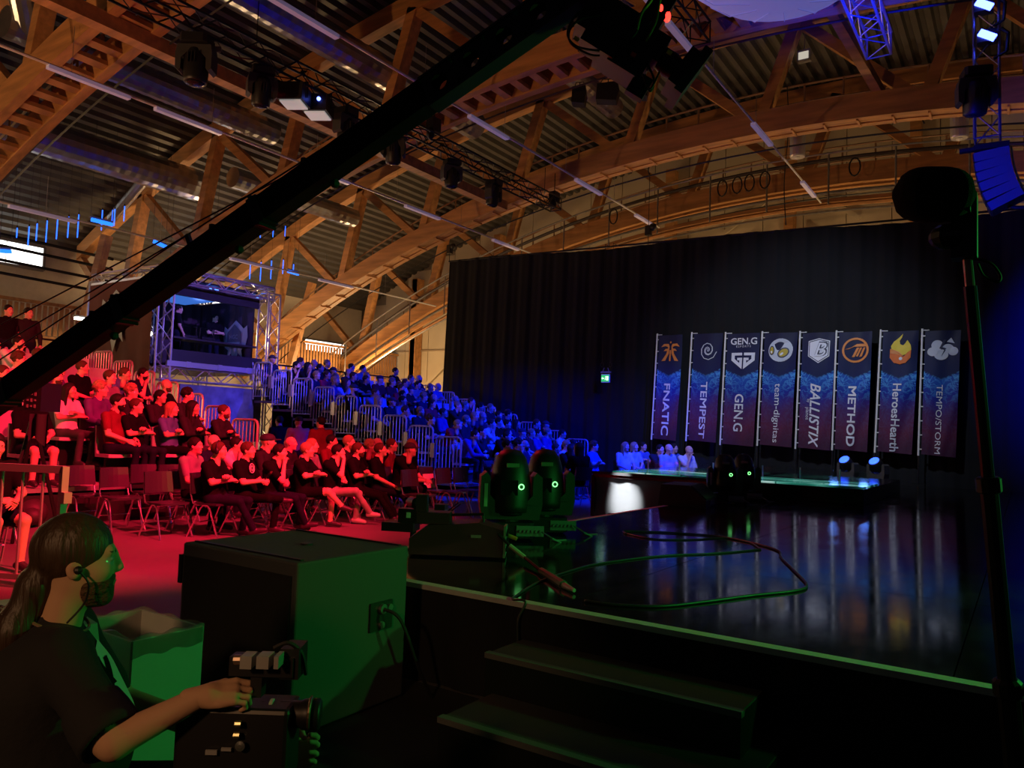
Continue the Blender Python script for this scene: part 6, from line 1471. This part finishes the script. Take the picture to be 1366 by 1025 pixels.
# second row and others, red side
for a in [(360, 591, dict(hair='cap')), (387, 605, dict(hair='long', hc='brown')), (418, 591, dict(hair='short', shirt='grey t-shirt')), (444, 589, dict(hair='short')), (441, 602, dict(hair='long', hc='dark')), (467, 593, dict(hair='short', hc='fair')), (487, 600, dict(hair='long', hc='fair')), (500, 588, dict(hair='bald', shirt='maroon shirt')),
          (288, 572, dict(hair='bald', shirt='navy t-shirt')), (299, 565, dict(hair='short')), (312, 568, dict(hair='short')), (358, 568, dict(hair='cap', shirt='black t-shirt')),
          (77, 498, {}), (90, 496, dict(hair='bun', shirt='black t-shirt')), (94, 522, dict(hair='long', pose='arms crossed', shirt='white t-shirt')), (149, 489, dict(shirt='blue shirt')), (148, 502, dict(shirt='grey t-shirt', hair='short')), (152, 514, dict(hair='short', shirt='grey t-shirt')), (159, 531, dict(hair='short', shirt='maroon shirt')), (169, 543, dict(hair='cap')), (183, 547, dict(hair='short', shirt='black t-shirt')), (161, 560, dict(hair='bald', shirt='purple sweater', pose='arms crossed')), (201, 535, dict(hair='long', shirt='black t-shirt')), (187, 496, dict(pose='chin on hand', hair='short')), (224, 500, dict(pose='arms crossed', hair='bald', beard=True, shirt='black t-shirt')),
          (231, 539, dict(hair='bob', hc='fair')), (232, 557, dict(hair='short', shirt='charcoal hoodie')), (259, 542, dict(hair='long')), (270, 546, dict(hair='curly', pose='chin on hand')), (294, 538, dict(hair='bun', shirt='black t-shirt')), (290, 570, dict(hair='bald')), (315, 545, dict(hair='cap')),
          (20, 461, dict(pose='chin on hand')), (27, 476, dict(shirt='white t-shirt')), (52, 474, {}), (24, 488, dict(hair='bald')), (42, 485, {}), (5, 478, {}), (5, 500, {}), (60, 488, {})]:
    sit(a[0], a[1], 'red', **a[2])
P_ = lambda ox, oy, s, L: [(ox+x/s, oy+y/s) for x, y in L]
bl = P_(340, 470, 6.83, [(160, 150), (215, 160), (365, 105), (325, 190), (465, 170), (520, 160), (570, 190), (665, 190), (745, 200), (810, 225), (860, 180), (625, 285), (735, 290), (820, 290), (910, 330), (970, 345), (1080, 350), (1145, 265), (1260, 280), (1050, 410), (1340, 345), (1260, 410), (1165, 555), (1260, 555), (1350, 590), (870, 455), (1140, 465), (1095, 495)])
bl += P_(520, 490, 6.83, [(145, 160), (200, 185), (320, 255), (365, 270), (410, 245), (395, 325), (620, 265), (600, 370), (495, 385), (695, 385), (770, 425), (835, 365), (30, 410), (130, 445), (285, 445), (315, 475), (380, 550), (235, 550), (535, 485), (585, 510), (705, 515), (555, 575), (690, 590), (820, 590), (880, 590), (910, 485), (1000, 530), (1035, 500), (1080, 485), (1085, 550), (1160, 545), (1210, 540), (990, 605), (1215, 620), (1300, 605), (125, 290), (180, 340), (450, 450)])
bl += P_(600, 500, 3.794, [(300, 225), (340, 265), (375, 305), (425, 295), (450, 290), (500, 300), (520, 300), (515, 260), (575, 275), (635, 275)])
for i, (x, y) in enumerate(bl):
    kw = {}
    if i % 9 == 4: kw['hair'] = 'long'
    if i % 13 == 7: kw['shirt'] = 'red t-shirt'
    if i == 34: kw['pose'] = 'hand behind head'; kw['shirt'] = 'white t-shirt'
    sit(x, y, 'blue', **kw)
for (x, y), kw in zip(P_(600, 500, 3.794, [(245, 350), (335, 355), (385, 355), (490, 355), (535, 355), (565, 362), (597, 365), (655, 365), (735, 375), (295, 372)]),
                      [dict(shirt='pale blue t-shirt', hair='short', hc='fair'), dict(shirt='red t-shirt', hair='curly', pose='chin on hand'), dict(hair='bald', shirt='navy t-shirt', beard=True), dict(shirt='pale blue t-shirt', hair='short'), dict(shirt='blue shirt', hair='short'), dict(hair='long'), dict(shirt='white t-shirt', hair='short', hc='fair'), dict(shirt='pale blue t-shirt', hair='short'), dict(shirt='blue shirt', hair='curly'), dict(hair='short')]):
    sit(x, y, 'blue', **kw)
# people at the far tables before the drape
for i, ((x, y), kw) in enumerate(zip(P_(600, 500, 3.794, [(890, 380), (935, 385), (980, 370), (1055, 375), (1110, 375), (1135, 380), (1200, 395)]),
                      [dict(shirt='white t-shirt', hair='long', hc='fair', female=True), dict(shirt='pale blue t-shirt', hair='bob', hc='fair', female=True), dict(shirt='blue shirt'), dict(shirt='charcoal hoodie'), dict(shirt='pale blue t-shirt', hair='bald'), dict(shirt='blue shirt'), dict(shirt='white t-shirt', hair='bald')])):
    p = on_y(x, y, (18.9, 19.7, 20.5, 19.2, 18.7, 20.0, 19.2)[i]); pose = ['hands in lap', 'looking aside', 'arms crossed', 'chin on hand', 'hands in lap', 'looking aside', 'chin on hand'][i]
    z0 = max(-0.06, p.z-1.27)
    person((p.x, p.y, 0), pose, 'before the drape', kw.pop('shirt'), kw.pop('hair', 'short'), kw.pop('hc', 'dark'), rz=-.5, **kw)
    chair((p.x-.02, p.y, 0), 'dark stacking chair in the row before the drape', 'chairs before the drape', -.5)
# person with her back half turned, floor right of the moving heads
p = on_z(655, 600, 1.1)
p = on_y(771, 612, 14.6)
person((p.x, 14.6, 0), 'looking aside', 'beside the runway platform', 'black t-shirt', 'long', 'dark', female=True, rz=2.6)
chair((p.x, 14.6, 0), 'dark stacking chair turned away beside the runway platform', 'turned chairs', 2.6)

# aisle walkers, top-row standing men
for px, py, Y, shirt, hair, rz, w in ((374, 548, 12.6, 'black t-shirt', 'short', 2.9, 'in the aisle'), (399, 561, 12.0, 'grey t-shirt', 'cap', 2.7, 'in the aisle'), (429, 554, 11.4, 'maroon shirt', 'short', 2.9, 'in the aisle')):
    p = on_y(px, py, Y); z = min(0, p.z-1.62)
    person((p.x, Y, 0), 'standing', 'walking away up the aisle', shirt, hair, 'dark', rz=rz)
for px, py, k, shirt, hair in ((8, 448, 8, 'black t-shirt', 'short'), (35, 448, 8, 'charcoal hoodie', 'short')):
    p = on_x(px, py, rowx(8)-0.3); person((p.x, p.y, rowz(8)), 'standing', 'behind red tribune top row', shirt, hair, 'dark')
p = on_x(224, 500, -16.0)
# booth people
for px, d, lab, rz, pose in ((236, -0.9, 'person in dark clothes standing at the left inside the caster booth', 1.2, 'standing'), (286, -1.6, 'person in dark clothes with folded arms inside the caster booth', 0.0, 'standing with arms crossed')):
    p = on_x(px, 430, bx+d); person((p.x, p.y, BT_FL+0.06), pose, '', 'black t-shirt', 'short', 'dark', rz=rz, label=lab, group='people in the booth')

# ------------------------------------------------------------------ front row, individually posed
FROW = [
 # px head, py head, pose, shirt, hair, colour, extra
 (261, 595, dict(el=(.05, .25, .76), er=(.06, -.24, .75), wl=(.3, .06, .64), wr=(.3, -.06, .62)), {}, 'grey t-shirt', 'short', 'dark', dict(), 'spectator with short dark hair in patterned grey shirt, hands between knees, second chair row'),
 (292, 603, POSES['arms crossed'][0] | dict(head=(.02, 0, 1.24), kl=(.46, .12, .53), kr=(.44, -.1, .53), al=(.36, .16, .09), ar=(.62, .02, .12), tl=(.52, .18, .045), tr=(.78, .06, .13)), {}, 'black t-shirt', 'short', 'brown', dict(phones=True), 'front-row spectator in black t-shirt wearing black headphones, arms folded low'),
 (331, 607, dict(el=(.06, .26, .78), er=(.08, -.25, .78), wl=(.27, .05, .78), wr=(.27, -.05, .80), kr=(.45, -.16, .55), ar=(.5, .15, .52), tr=(.64, .2, .5)), {}, 'black t-shirt', 'short', 'brown', dict(), 'front-row spectator in black t-shirt with ring print holding a phone'),
 (372, 607, POSES['chin on hand'][0] | dict(ar=(.55, .05, .12), tr=(.72, .08, .12)), {'r': ((-.05, .5, 1), (.2, 1, .3))}, 'black t-shirt', 'short', 'dark', dict(), 'front-row spectator in black t-shirt with fist under chin'),
 (410, 607, dict(el=(.1, .25, .86), er=(.1, -.25, .84), wl=(.24, -.08, .90), wr=(.22, .1, .86), kr=(.44, -.12, .60), ar=(.62, .05, .36), tr=(.78, .08, .30), kl=(.42, .1, .52)), {}, 'black t-shirt', 'short', 'fair', dict(legs=.3), 'front-row spectator in black t-shirt and shorts, bare legs crossed, arms folded'),
 (450, 609, POSES['chin on hand'][0] | dict(wr=(.2, -.02, 1.10), er=(.24, -.2, .84), kr=(.46, -.08, .58), ar=(.66, .12, .2), tr=(.8, .16, .17)), {'r': ((-.3, .4, 1), (-1, .3, .2))}, 'black t-shirt', 'short', 'dark', dict(trs='light jeans'), 'front-row spectator covering face with hand, wearing light jeans'),
 (478, 607, POSES['arms crossed'][0] | dict(al=(.7, .12, .1), tl=(.84, .14, .06), ar=(.72, -.1, .1), tr=(.86, -.1, .06), kl=(.46, .12, .46), kr=(.46, -.12, .46)), {}, 'black t-shirt', 'short', 'brown', dict(beard=True), 'front-row bearded spectator in black t-shirt with arms folded'),
 (508, 603, dict(er=(.02, -.24, .76), wr=(.34, -.12, .60), el=(.0, .38, 1.2), wl=(-.1, .15, 1.26), al=(.7, .12, .1), tl=(.84, .14, .06), ar=(.74, -.1, .1), tr=(.88, -.1, .06), kl=(.48, .12, .46), kr=(.48, -.12, .46)), {'l': ((-.2, -1, .2), (1, -.3, 0))}, 'black t-shirt', 'short', 'brown', dict(), 'front-row spectator stretched out with one hand behind the head'),
 (523, 594, dict(el=(.06, .25, .76), wl=(.28, .0, .70)), {}, 'maroon shirt', 'short', 'brown', dict(), 'spectator in maroon polo shirt beside the cap wearer'),
 (545, 597, POSES['leaning on knees'][0] | dict(head=(.2, 0, 1.2), chest=(.04, 0, .92), neck=(.1, 0, 1.07), sl=(.04, .19, 1.01), sr=(.04, -.19, 1.01), wl=(.5, .02, .66), wr=(.52, -.04, .66)), {}, 'black t-shirt', 'cap', 'dark', dict(), 'front-row spectator in dark cap leaning forearms on knees'),
]
FCH = ('spectator in patterned grey shirt', 'front-row headphone wearer', 'front-row spectator with ring print shirt', 'front-row spectator with fist under chin', 'front-row spectator in shorts', 'front-row spectator covering face', 'bearded front-row spectator', 'front-row spectator with hand behind head', 'spectator in maroon polo shirt', 'front-row cap wearer')
for i, (px, py, pose, hands, shirt, hair, hc, ex, lab) in enumerate(FROW):
    X = {0: -10.0, 8: -10.15}.get(i, -9.25)
    P = on_x(px, py, X+(joints(pose)['head'][0]))
    y = P.y; k = P.z/1.25; k = min(1.06, max(.94, k))
    trs = ex.get('trs', 'dark jeans' if i % 2 else 'black trousers')
    me, HM = assemble('person', pose, hands, False, 0.014, yaw=[.1, .2, .1, .15, .3, .2, .15, .2, .2, .35][i], pitch=-.06 if i != 7 else -.2, legs=ex.get('legs', 1.0), curl={'l': 1, 'r': 1} if i in (1, 2, 3, 4, 6) else {})
    o = person((X, y, 0), '', '', shirt, hair, hc, trs, me=me, HM=HM, beard=ex.get('beard', False), phones=ex.get('phones', False), label=lab, group='front row spectators', shoe=SHOEW if i in (5, 7) else SHOE, s=k, rz=.42)
    chair((X, y, 0), 'dark stacking chair under the '+FCH[i], 'front row chairs', .3); USED.append((X, y))
    if i == 2:
        mb = MB(); mb.path([(.062*cos(2*pi*q/20)*0, .07*cos(2*pi*q/20), .07*sin(2*pi*q/20)) for q in range(20)], .009, 5, closed=True); mb.path([(0, .035*cos(2*pi*q/14), .035*sin(2*pi*q/14)) for q in range(14)], .009, 5, closed=True)
        c = mb.build('shirt_print', mat('shirt_print_pale', (.6, .6, .6), .7), o); c.location = (.075, 0, .98); c.rotation_euler[1] = -.12
        mb = MB(); mb.box((.33, .0, .83), (.012, .07, .14), rot=Matrix.Rotation(.6, 3, 'Y')); tag(mb.build('phone', BLKG, None, loc=(X, y, 0), rz=.42), 'dark phone held by the spectator with ring print shirt', 'phone')
    if i == 5:
        pass
# empty floor chairs on the red side
for n_, (px, py) in enumerate(((107, 634), (151, 637), (190, 632), (211, 643), (227, 632), (60, 628))):
    p = on_z(px, py, .72); chair((p.x+.25, p.y, 0), 'empty dark stacking chair on the red-lit floor near the barrier', 'empty chairs near the barrier', RND.uniform(-.08, .08))
for n_, (px, py) in enumerate(((546, 638), (568, 634), (591, 635), (614, 634))):
    p = on_z(px, py, .72)
    c = chair((p.x+.25, p.y, 0), 'empty dark stacking chair at the end of the front row' if n_ != 1 else 'empty dark chair with white paper notice at front row end', 'empty front row chairs')
    if n_ == 1:
        t = thing('paper_notice', 'white paper notice clipped on an empty front-row chair', 'notice', (p.x+.25, p.y, 0))
        mb = MB(); mb.box((-.17, 0, .62), (.004, .30, .26), rot=Matrix.Rotation(-.25, 3, 'Y')); mb.build('sheet', PAPER, t)
        mb = MB()
        for k in (-1, 1): mb.box((-.165, .1*k, .65), (.004, .03, .025), rot=Matrix.Rotation(-.25, 3, 'Y'))
        for k in range(5): mb.box((-.160, -.06+.03*k, .57), (.004, .02, .015), rot=Matrix.Rotation(-.25, 3, 'Y'))
        mb.build('printing', BLK, t)
def to_px(p):
    q_ = Vector(p)-Vector(CAM); return IW/2+FPX*q_.dot(Vector(_R))/q_.dot(Vector(_F)), IH/2-FPX*q_.dot(Vector(_U))/q_.dot(Vector(_F))
for X_, z_, ya, yb, pr_ in [(rowx(k), rowz(k), 6.9 if k > 1 else 7.6, 8.8, .85) for k in (1, 2, 3, 4)] + [(-11.05, 0, 7.8, 11.6, .9), (-10.15, 0, 9.0, 11.8, .6)]:
    y = ya
    while y < yb:
        if free(X_, y, .5) and RND.random() < pr_: sit(*to_px((X_, y, z_+1.25)), 'red')
        y += .27
# empty tribune seats
for k in range(2, 9):
    y = 4.6
    while y < 8.9:
        if free(rowx(k), y, .48): stand_chair((rowx(k), y, rowz(k)), 'empty pale seat, %s row of red-lit tribune' % ORD[k-1], 'empty red tribune seats'); USED.append((rowx(k), y))
        y += .26
for k in range(0, 9):
    y = 14.5
    while y < 20.2:
        if free(rowx(k), y, .48) and RND.random() < .55: 
            q_ = Vector((rowx(k), y, rowz(k)+1.25))-Vector(CAM); sit(IW/2+FPX*q_.dot(Vector(_R))/q_.dot(Vector(_F)), IH/2-FPX*q_.dot(Vector(_U))/q_.dot(Vector(_F)), 'blue')
        elif free(rowx(k), y, .48): stand_chair((rowx(k), y, rowz(k)), 'empty pale seat, %s row of blue-lit tribune' % ORD[k], 'empty blue tribune seats'); USED.append((rowx(k), y))
        y += .26
# jib helper seated at the tribune front and a person behind the barrier
me, HM = assemble('person', dict(el=(.1, .24, .76), er=(.12, -.24, .74), wl=(.33, .08, .70), wr=(.33, -.06, .72)), {}, False, .016, legs=.3, pitch=.2)
p = on_x(42, 575, -12.2)
person((-12.2, p.y, rowz(1)), '', '', 'black t-shirt', 'short', 'dark', me=me, HM=HM, label='crew member in dark shirt and shorts seated by the control rack', group='crew members')
stand_chair((-12.2, p.y, rowz(1)), 'pale seat under the crew member by the control rack', 'crew seats')
q = on_z(16, 770, 0)
person((q.x-.6, q.y+.02, 0), '', '', 'black t-shirt', 'short', 'dark', me=me, HM=HM, label='crew member in shorts seated behind the grey crowd barrier', group='crew members')
chair((q.x-.6, q.y+.02, 0), 'dark stacking chair behind the grey crowd barrier', 'chairs by the barrier')

# ================================================================== CAMERA OPERATOR (foreground)
hw = dep(104, 752, 2.2)
orz = radians(40)
OM = Matrix.Translation(Vector((hw.x, hw.y, 0))) @ Matrix.Rotation(orz, 4, 'Z') @ Matrix.Translation(Vector((-.06, 0, 0)))
OI = OM.inverted()
def ol(v): return tuple(OI @ Vector(v))
zh = hw.z
wr = ol(dep(268, 930, 2.0)); er = ol(dep(152, 990, 1.93)); sr_ = ol(dep(80, 880, 2.06)); wl = ol(dep(385, 1010, 2.3))
pose = dict(pelvis=(-.04, 0, zh-.70), chest=(-.03, 0, zh-.33), neck=(-.005, .01, zh-.165), head=(.06, 0, zh), hl=(-.04, .11, zh-.71), hr=(-.04, -.11, zh-.71), sr=sr_, sl=(-.05, .22, zh-.24),
            er=er, wr=wr, el=(.06, .36, zh-.50), wl=wl, kl=(.42, .2, zh-.70), kr=(.40, -.16, zh-.72), al=(.38, .2, .1), ar=(.36, -.16, .1), tl=(.55, .22, .05), tr=(.52, -.18, .05))
HEAD_O = head_part(.0045)
H_OP = hand_part(.004, .95); H_OL = hand_part(.004, .6)
me, HM = assemble('person', pose, {'r': ((.95, .1, .12), (.1, .55, -.8)), 'l': ((.7, -.4, .3), (0, -.8, .5))}, False, .008, head=HEAD_O, hand_o=H_OL, hand_c=H_OP, curl={'r': 1}, sleeve=.62, bulk=1.2, belly=.12, yaw=radians(21), pitch=-.03)
op = link('person', me, None); op.matrix_world = OM; dress(op, mat('skin_operator', (0.55, 0.33, 0.2), .65, spec=.2), mat('cloth_operator_black', (.012, .012, .013), .9, bump=.2, bscale=30), TRM['black trousers'])
tag(op, 'camera operator with long tied hair and beard seated in the foreground', 'person')
def hair_op():
    f = Field((-.34, -.13, -.50), (.12, .13, .2), .007)
    f.ell((-.016, 0, .045), (.106, .086, .102), 0, .02); f.cut((.098, 0, -.055), (.07, .10, .10), .015); f.cut((.03, 0, -.135), (.095, .2, .118), .015)
    f.ell((-.108, 0, -.05), (.04, .045, .05), 0, .03)
    f.cone((-.10, -.01, -.06), (-.15, -.02, -.17), .042, .05, 0, .03); f.cone((-.15, -.02, -.17), (-.2, -.03, -.33), .05, .042, 0, .03); f.cone((-.2, -.03, -.33), (-.2, -.04, -.46), .042, .012, 0, .03)
    for k in range(5): f.cone((-.14-.012*k, -.04+.02*k, -.12), (-.19-.02*(k % 3), -.055+.022*k, -.44+.03*(k % 2)), .014, .008, 0, .012)
    return f.mesh()
c = link('hair', np_mesh('hair', [hair_op()], [mat('hair_operator', (.05, .026, .012), .5, var=.4, vscale=9, bump=.8, bscale=30, stretch=(1, 1, .1))]), op); c.matrix_local = HM
c['label'] = 'long brown ponytail'
c = link('beard', np_mesh('beard', [beard_part(.005)], [mat('beard_operator', (.10, .05, .022), .8, bump=.8, bscale=80)]), op); c.matrix_local = HM
mb = MB(); mb.path([(-.125+.0*k, .032*cos(2*pi*k/12), -.052+.032*sin(2*pi*k/12)) for k in range(12)], .008, 6, closed=True); c = mb.build('hair_tie', BLK, op); c.matrix_local = HM
mb = MB(); mb.ball((.004, -.09, -.004), (.012, .012, .012), 8, 6); mb.path(smooth_pts([(.01, -.095, -.01), (.03, -.088, -.045), (.02, -.075, -.1), (-.02, -.07, -.15)]), .003, 5); c = mb.build('earpiece', BLK, op); c.matrix_local = HM
a_, e_ = Vector(pose['sr']), Vector(pose['er']); d_ = (e_-a_).normalized(); q_ = a_+(e_-a_)*.775
mb = MB(); n_ = 28; prof_ = [(.075, -.05), (.079, -.01), (.08, .045), (.076, .058), (.066, .056), (.06, .03)]
mb.lathe(prof_, q_, d_, n_); mb.f = mb.f[:-2]; mb.m = mb.m[:-2]; mb.build('sleeve_hem', op.material_slots[SH].material, op, True)
# necklace
nk = Vector(pose['neck'])
mb = MB(); mb.path([nk+Vector((.085*cos(2*pi*k/24)+.01, .095*sin(2*pi*k/24), .01-.035*cos(2*pi*k/24))) for k in range(24)], .0045, 5, closed=True); c = mb.build('necklace', mat('bead_brown', (.2, .14, .08), .4), op)
# pale shirt print on the chest
chv = Vector(pose['chest']); f_ = me
dg_me = me; 
from mathutils.bvhtree import BVHTree
bv_ = BVHTree.FromPolygons([v.co[:] for v in me.vertices], [tuple(p.vertices) for p in me.polygons])
def on_chest(yy, zz, off=.004):
    r_ = bv_.ray_cast(Vector((.6, yy, zz)), Vector((-1, 0, 0)));
    q_ = r_[0] if r_[0] is not None else Vector((.1, yy, zz)); n_ = r_[1] if r_[1] is not None else Vector((1, 0, 0))
    return tuple(q_+Vector((off, 0, 0)))
PRW = mat('print_white_cloth', (.6, .6, .56), .8)
za, zb0 = zh-.20, zh-.50
def strip(ya0, ya1, yb0, yb1, z_a, z_b, off=.005, nu=6, nv=16): 
    m_ = MB(); m_.grid(lambda u, v: on_chest((ya0*(1-v)+yb0*v)*(1-u)+(ya1*(1-v)+yb1*v)*u, z_a*(1-v)+z_b*v, off), nu, nv); return m_
strip(-.10, .09, -.11, .11, zh-.235, zh-.50).build('shirt_print', PRW, op, True)
PRB = SHM['black t-shirt']
for (a0, a1, b0, b1, z_a, z_b) in ((-.05, -.03, .0, .03, zh-.25, zh-.34), (.02, .05, -.03, .0, zh-.27, zh-.36), (-.05, .0, -.02, .04, zh-.38, zh-.42), (-.06, -.03, -.05, -.01, zh-.43, zh-.48), (.02, .06, .0, .05, zh-.42, zh-.48)):
    strip(a0, a1, b0, b1, z_a, z_b, .009, 3, 5).build('print_mark', PRB, op)
# stool
sx_, sy_ = (OM @ Vector((-.08, 0, 0))).x, (OM @ Vector((-.08, 0, 0))).y
st_ = thing('stool', 'low black stool under the camera operator', 'stool', (sx_, sy_, 0))
mb = MB(); mb.lathe([(.19, zh-.86), (.2, zh-.84), (.19, zh-.815)], (0, 0, 0), n=18); mb.build('seat', BLK, st_)
for k in range(4):
    an = pi/4+pi/2*k; mb = MB(); mb.tube((.12*cos(an), .12*sin(an), zh-.86), (.2*cos(an), .2*sin(an), 0), .014, 8); mb.build('leg', BLKM, st_)

# broadcast camera
bc0 = dep(318, 990, 2.08)
bc = thing('broadcast_camera', 'black broadcast camera with lens and silver battery blocks held by operator', 'camera', (bc0.x, bc0.y, 0), FR)
def bl_(px, py, d=2.08):
    q_ = dep(px, py, d)-Vector((bc0.x, bc0.y, 0)); return Matrix.Rotation(-FR, 3, 'Z') @ q_
cbm = bl_(318, 985)
mb = MB(); mb.box(cbm, (.30, .13, .20)); o = mb.build('camera_body', BLK, bc); bv2 = o.modifiers.new('bevel', 'BEVEL'); bv2.width = .012; bv2.segments = 2
mb = MB(); mb.lathe([(.03, 0), (.034, .03), (.03, .05), (.035, .08), (.035, .13), (.04, .14), (.042, .18), (.036, .185)], bl_(335, 952), (1, .1, -.02), 20); mb.build('lens', BLK, bc, True)
mb = MB(); mb.lathe([(.035, 0), (.0375, .001), (.0375, .009), (.035, .01)], bl_(359, 952), (1, .1, -.02), 20); mb.build('lens_scale_ring', mat('white_ring', (.5, .5, .46), .6), bc)
mb = MB(); mb.lathe([(.04, 0), (.043, .002), (.043, .006), (.04, .008)], bl_(412, 951), (1, .1, -.02), 20); mb.build('front_ring', mat('bronze_ring', (.3, .2, .12), .35, .8), bc)
for px, w_ in ((332, .03), (354, .032), (372, .012)):
    mb = MB(); mb.box(bl_(px, 881, 2.02), (w_, .05, .032)); mb.build('battery_block', mat('silver_block', (.5, .5, .47), .4, .4), bc)
mb = MB(); mb.tube(bl_(313, 880, 2.02), bl_(322, 880, 2.02), .013, 10); mb.build('battery_cap', mat('copper_cap', (.4, .3, .24), .35, .7), bc)
mb = MB(); mb.box(bl_(352, 887, 2.07), (.17, .05, .05)); mb.box(bl_(345, 905, 2.07), (.03, .04, .09)); mb.box(bl_(392, 880, 2.1), (.05, .09, .08)); mb.build('viewfinder', BLK, bc)
mb = MB(); mb.path(smooth_pts([bl_(365, 865, 2.05), bl_(385, 858, 2.06), bl_(402, 872, 2.08), bl_(408, 900, 2.1)]), .006, 5); mb.build('viewfinder_cable', RUB, bc)
mb = MB(); mb.lathe([(.006, 0), (.013, .002), (.013, .006), (.005, .008)], bl_(321, 995, 2.0), (0, -1, 0), 14); mb.build('jog_wheel', mat('wheel_silver', (.4, .42, .4), .3, .8), bc)
mb = MB(); mb.box(bl_(282, 1004, 2.005), (.03, .006, .012)); mb.box(bl_(302, 1000, 2.005), (.026, .006, .008)); mb.build('label_plate', mat('plate_grey', (.3, .3, .3), .5), bc)
mb = MB(); mb.tube(bl_(314, 966, 2.0), bl_(322, 966, 2.0), .008, 8); mb.tube(bl_(312, 981, 2.0), bl_(320, 981, 2.0), .008, 8); mb.build('connector', mat('brass_connector', (.5, .5, .3), .3, .8), bc)
mb = MB(); mb.tube(bl_(300, 925, 2.06), bl_(322, 968, 2.08), .013, 8); mb.tube(bl_(296, 915, 2.05), bl_(306, 930, 2.05), .016, 8); mb.build('pan_handle', BLKM, bc)
mb = MB(); mb.lathe([(.07, 0), (.08, .05), (.05, .09)], cbm-Vector((0, 0, .2)), n=14); mb.build('tripod_head', BLKM, bc)
for k in range(3):
    an = 2*pi*k/3+.4; mb = MB(); t0 = cbm-Vector((0, 0, .17)); mb.tube(t0, (t0.x+.28*cos(an), t0.y+.28*sin(an), .0), .018, 8); mb.build('tripod_leg', BLKM, bc)
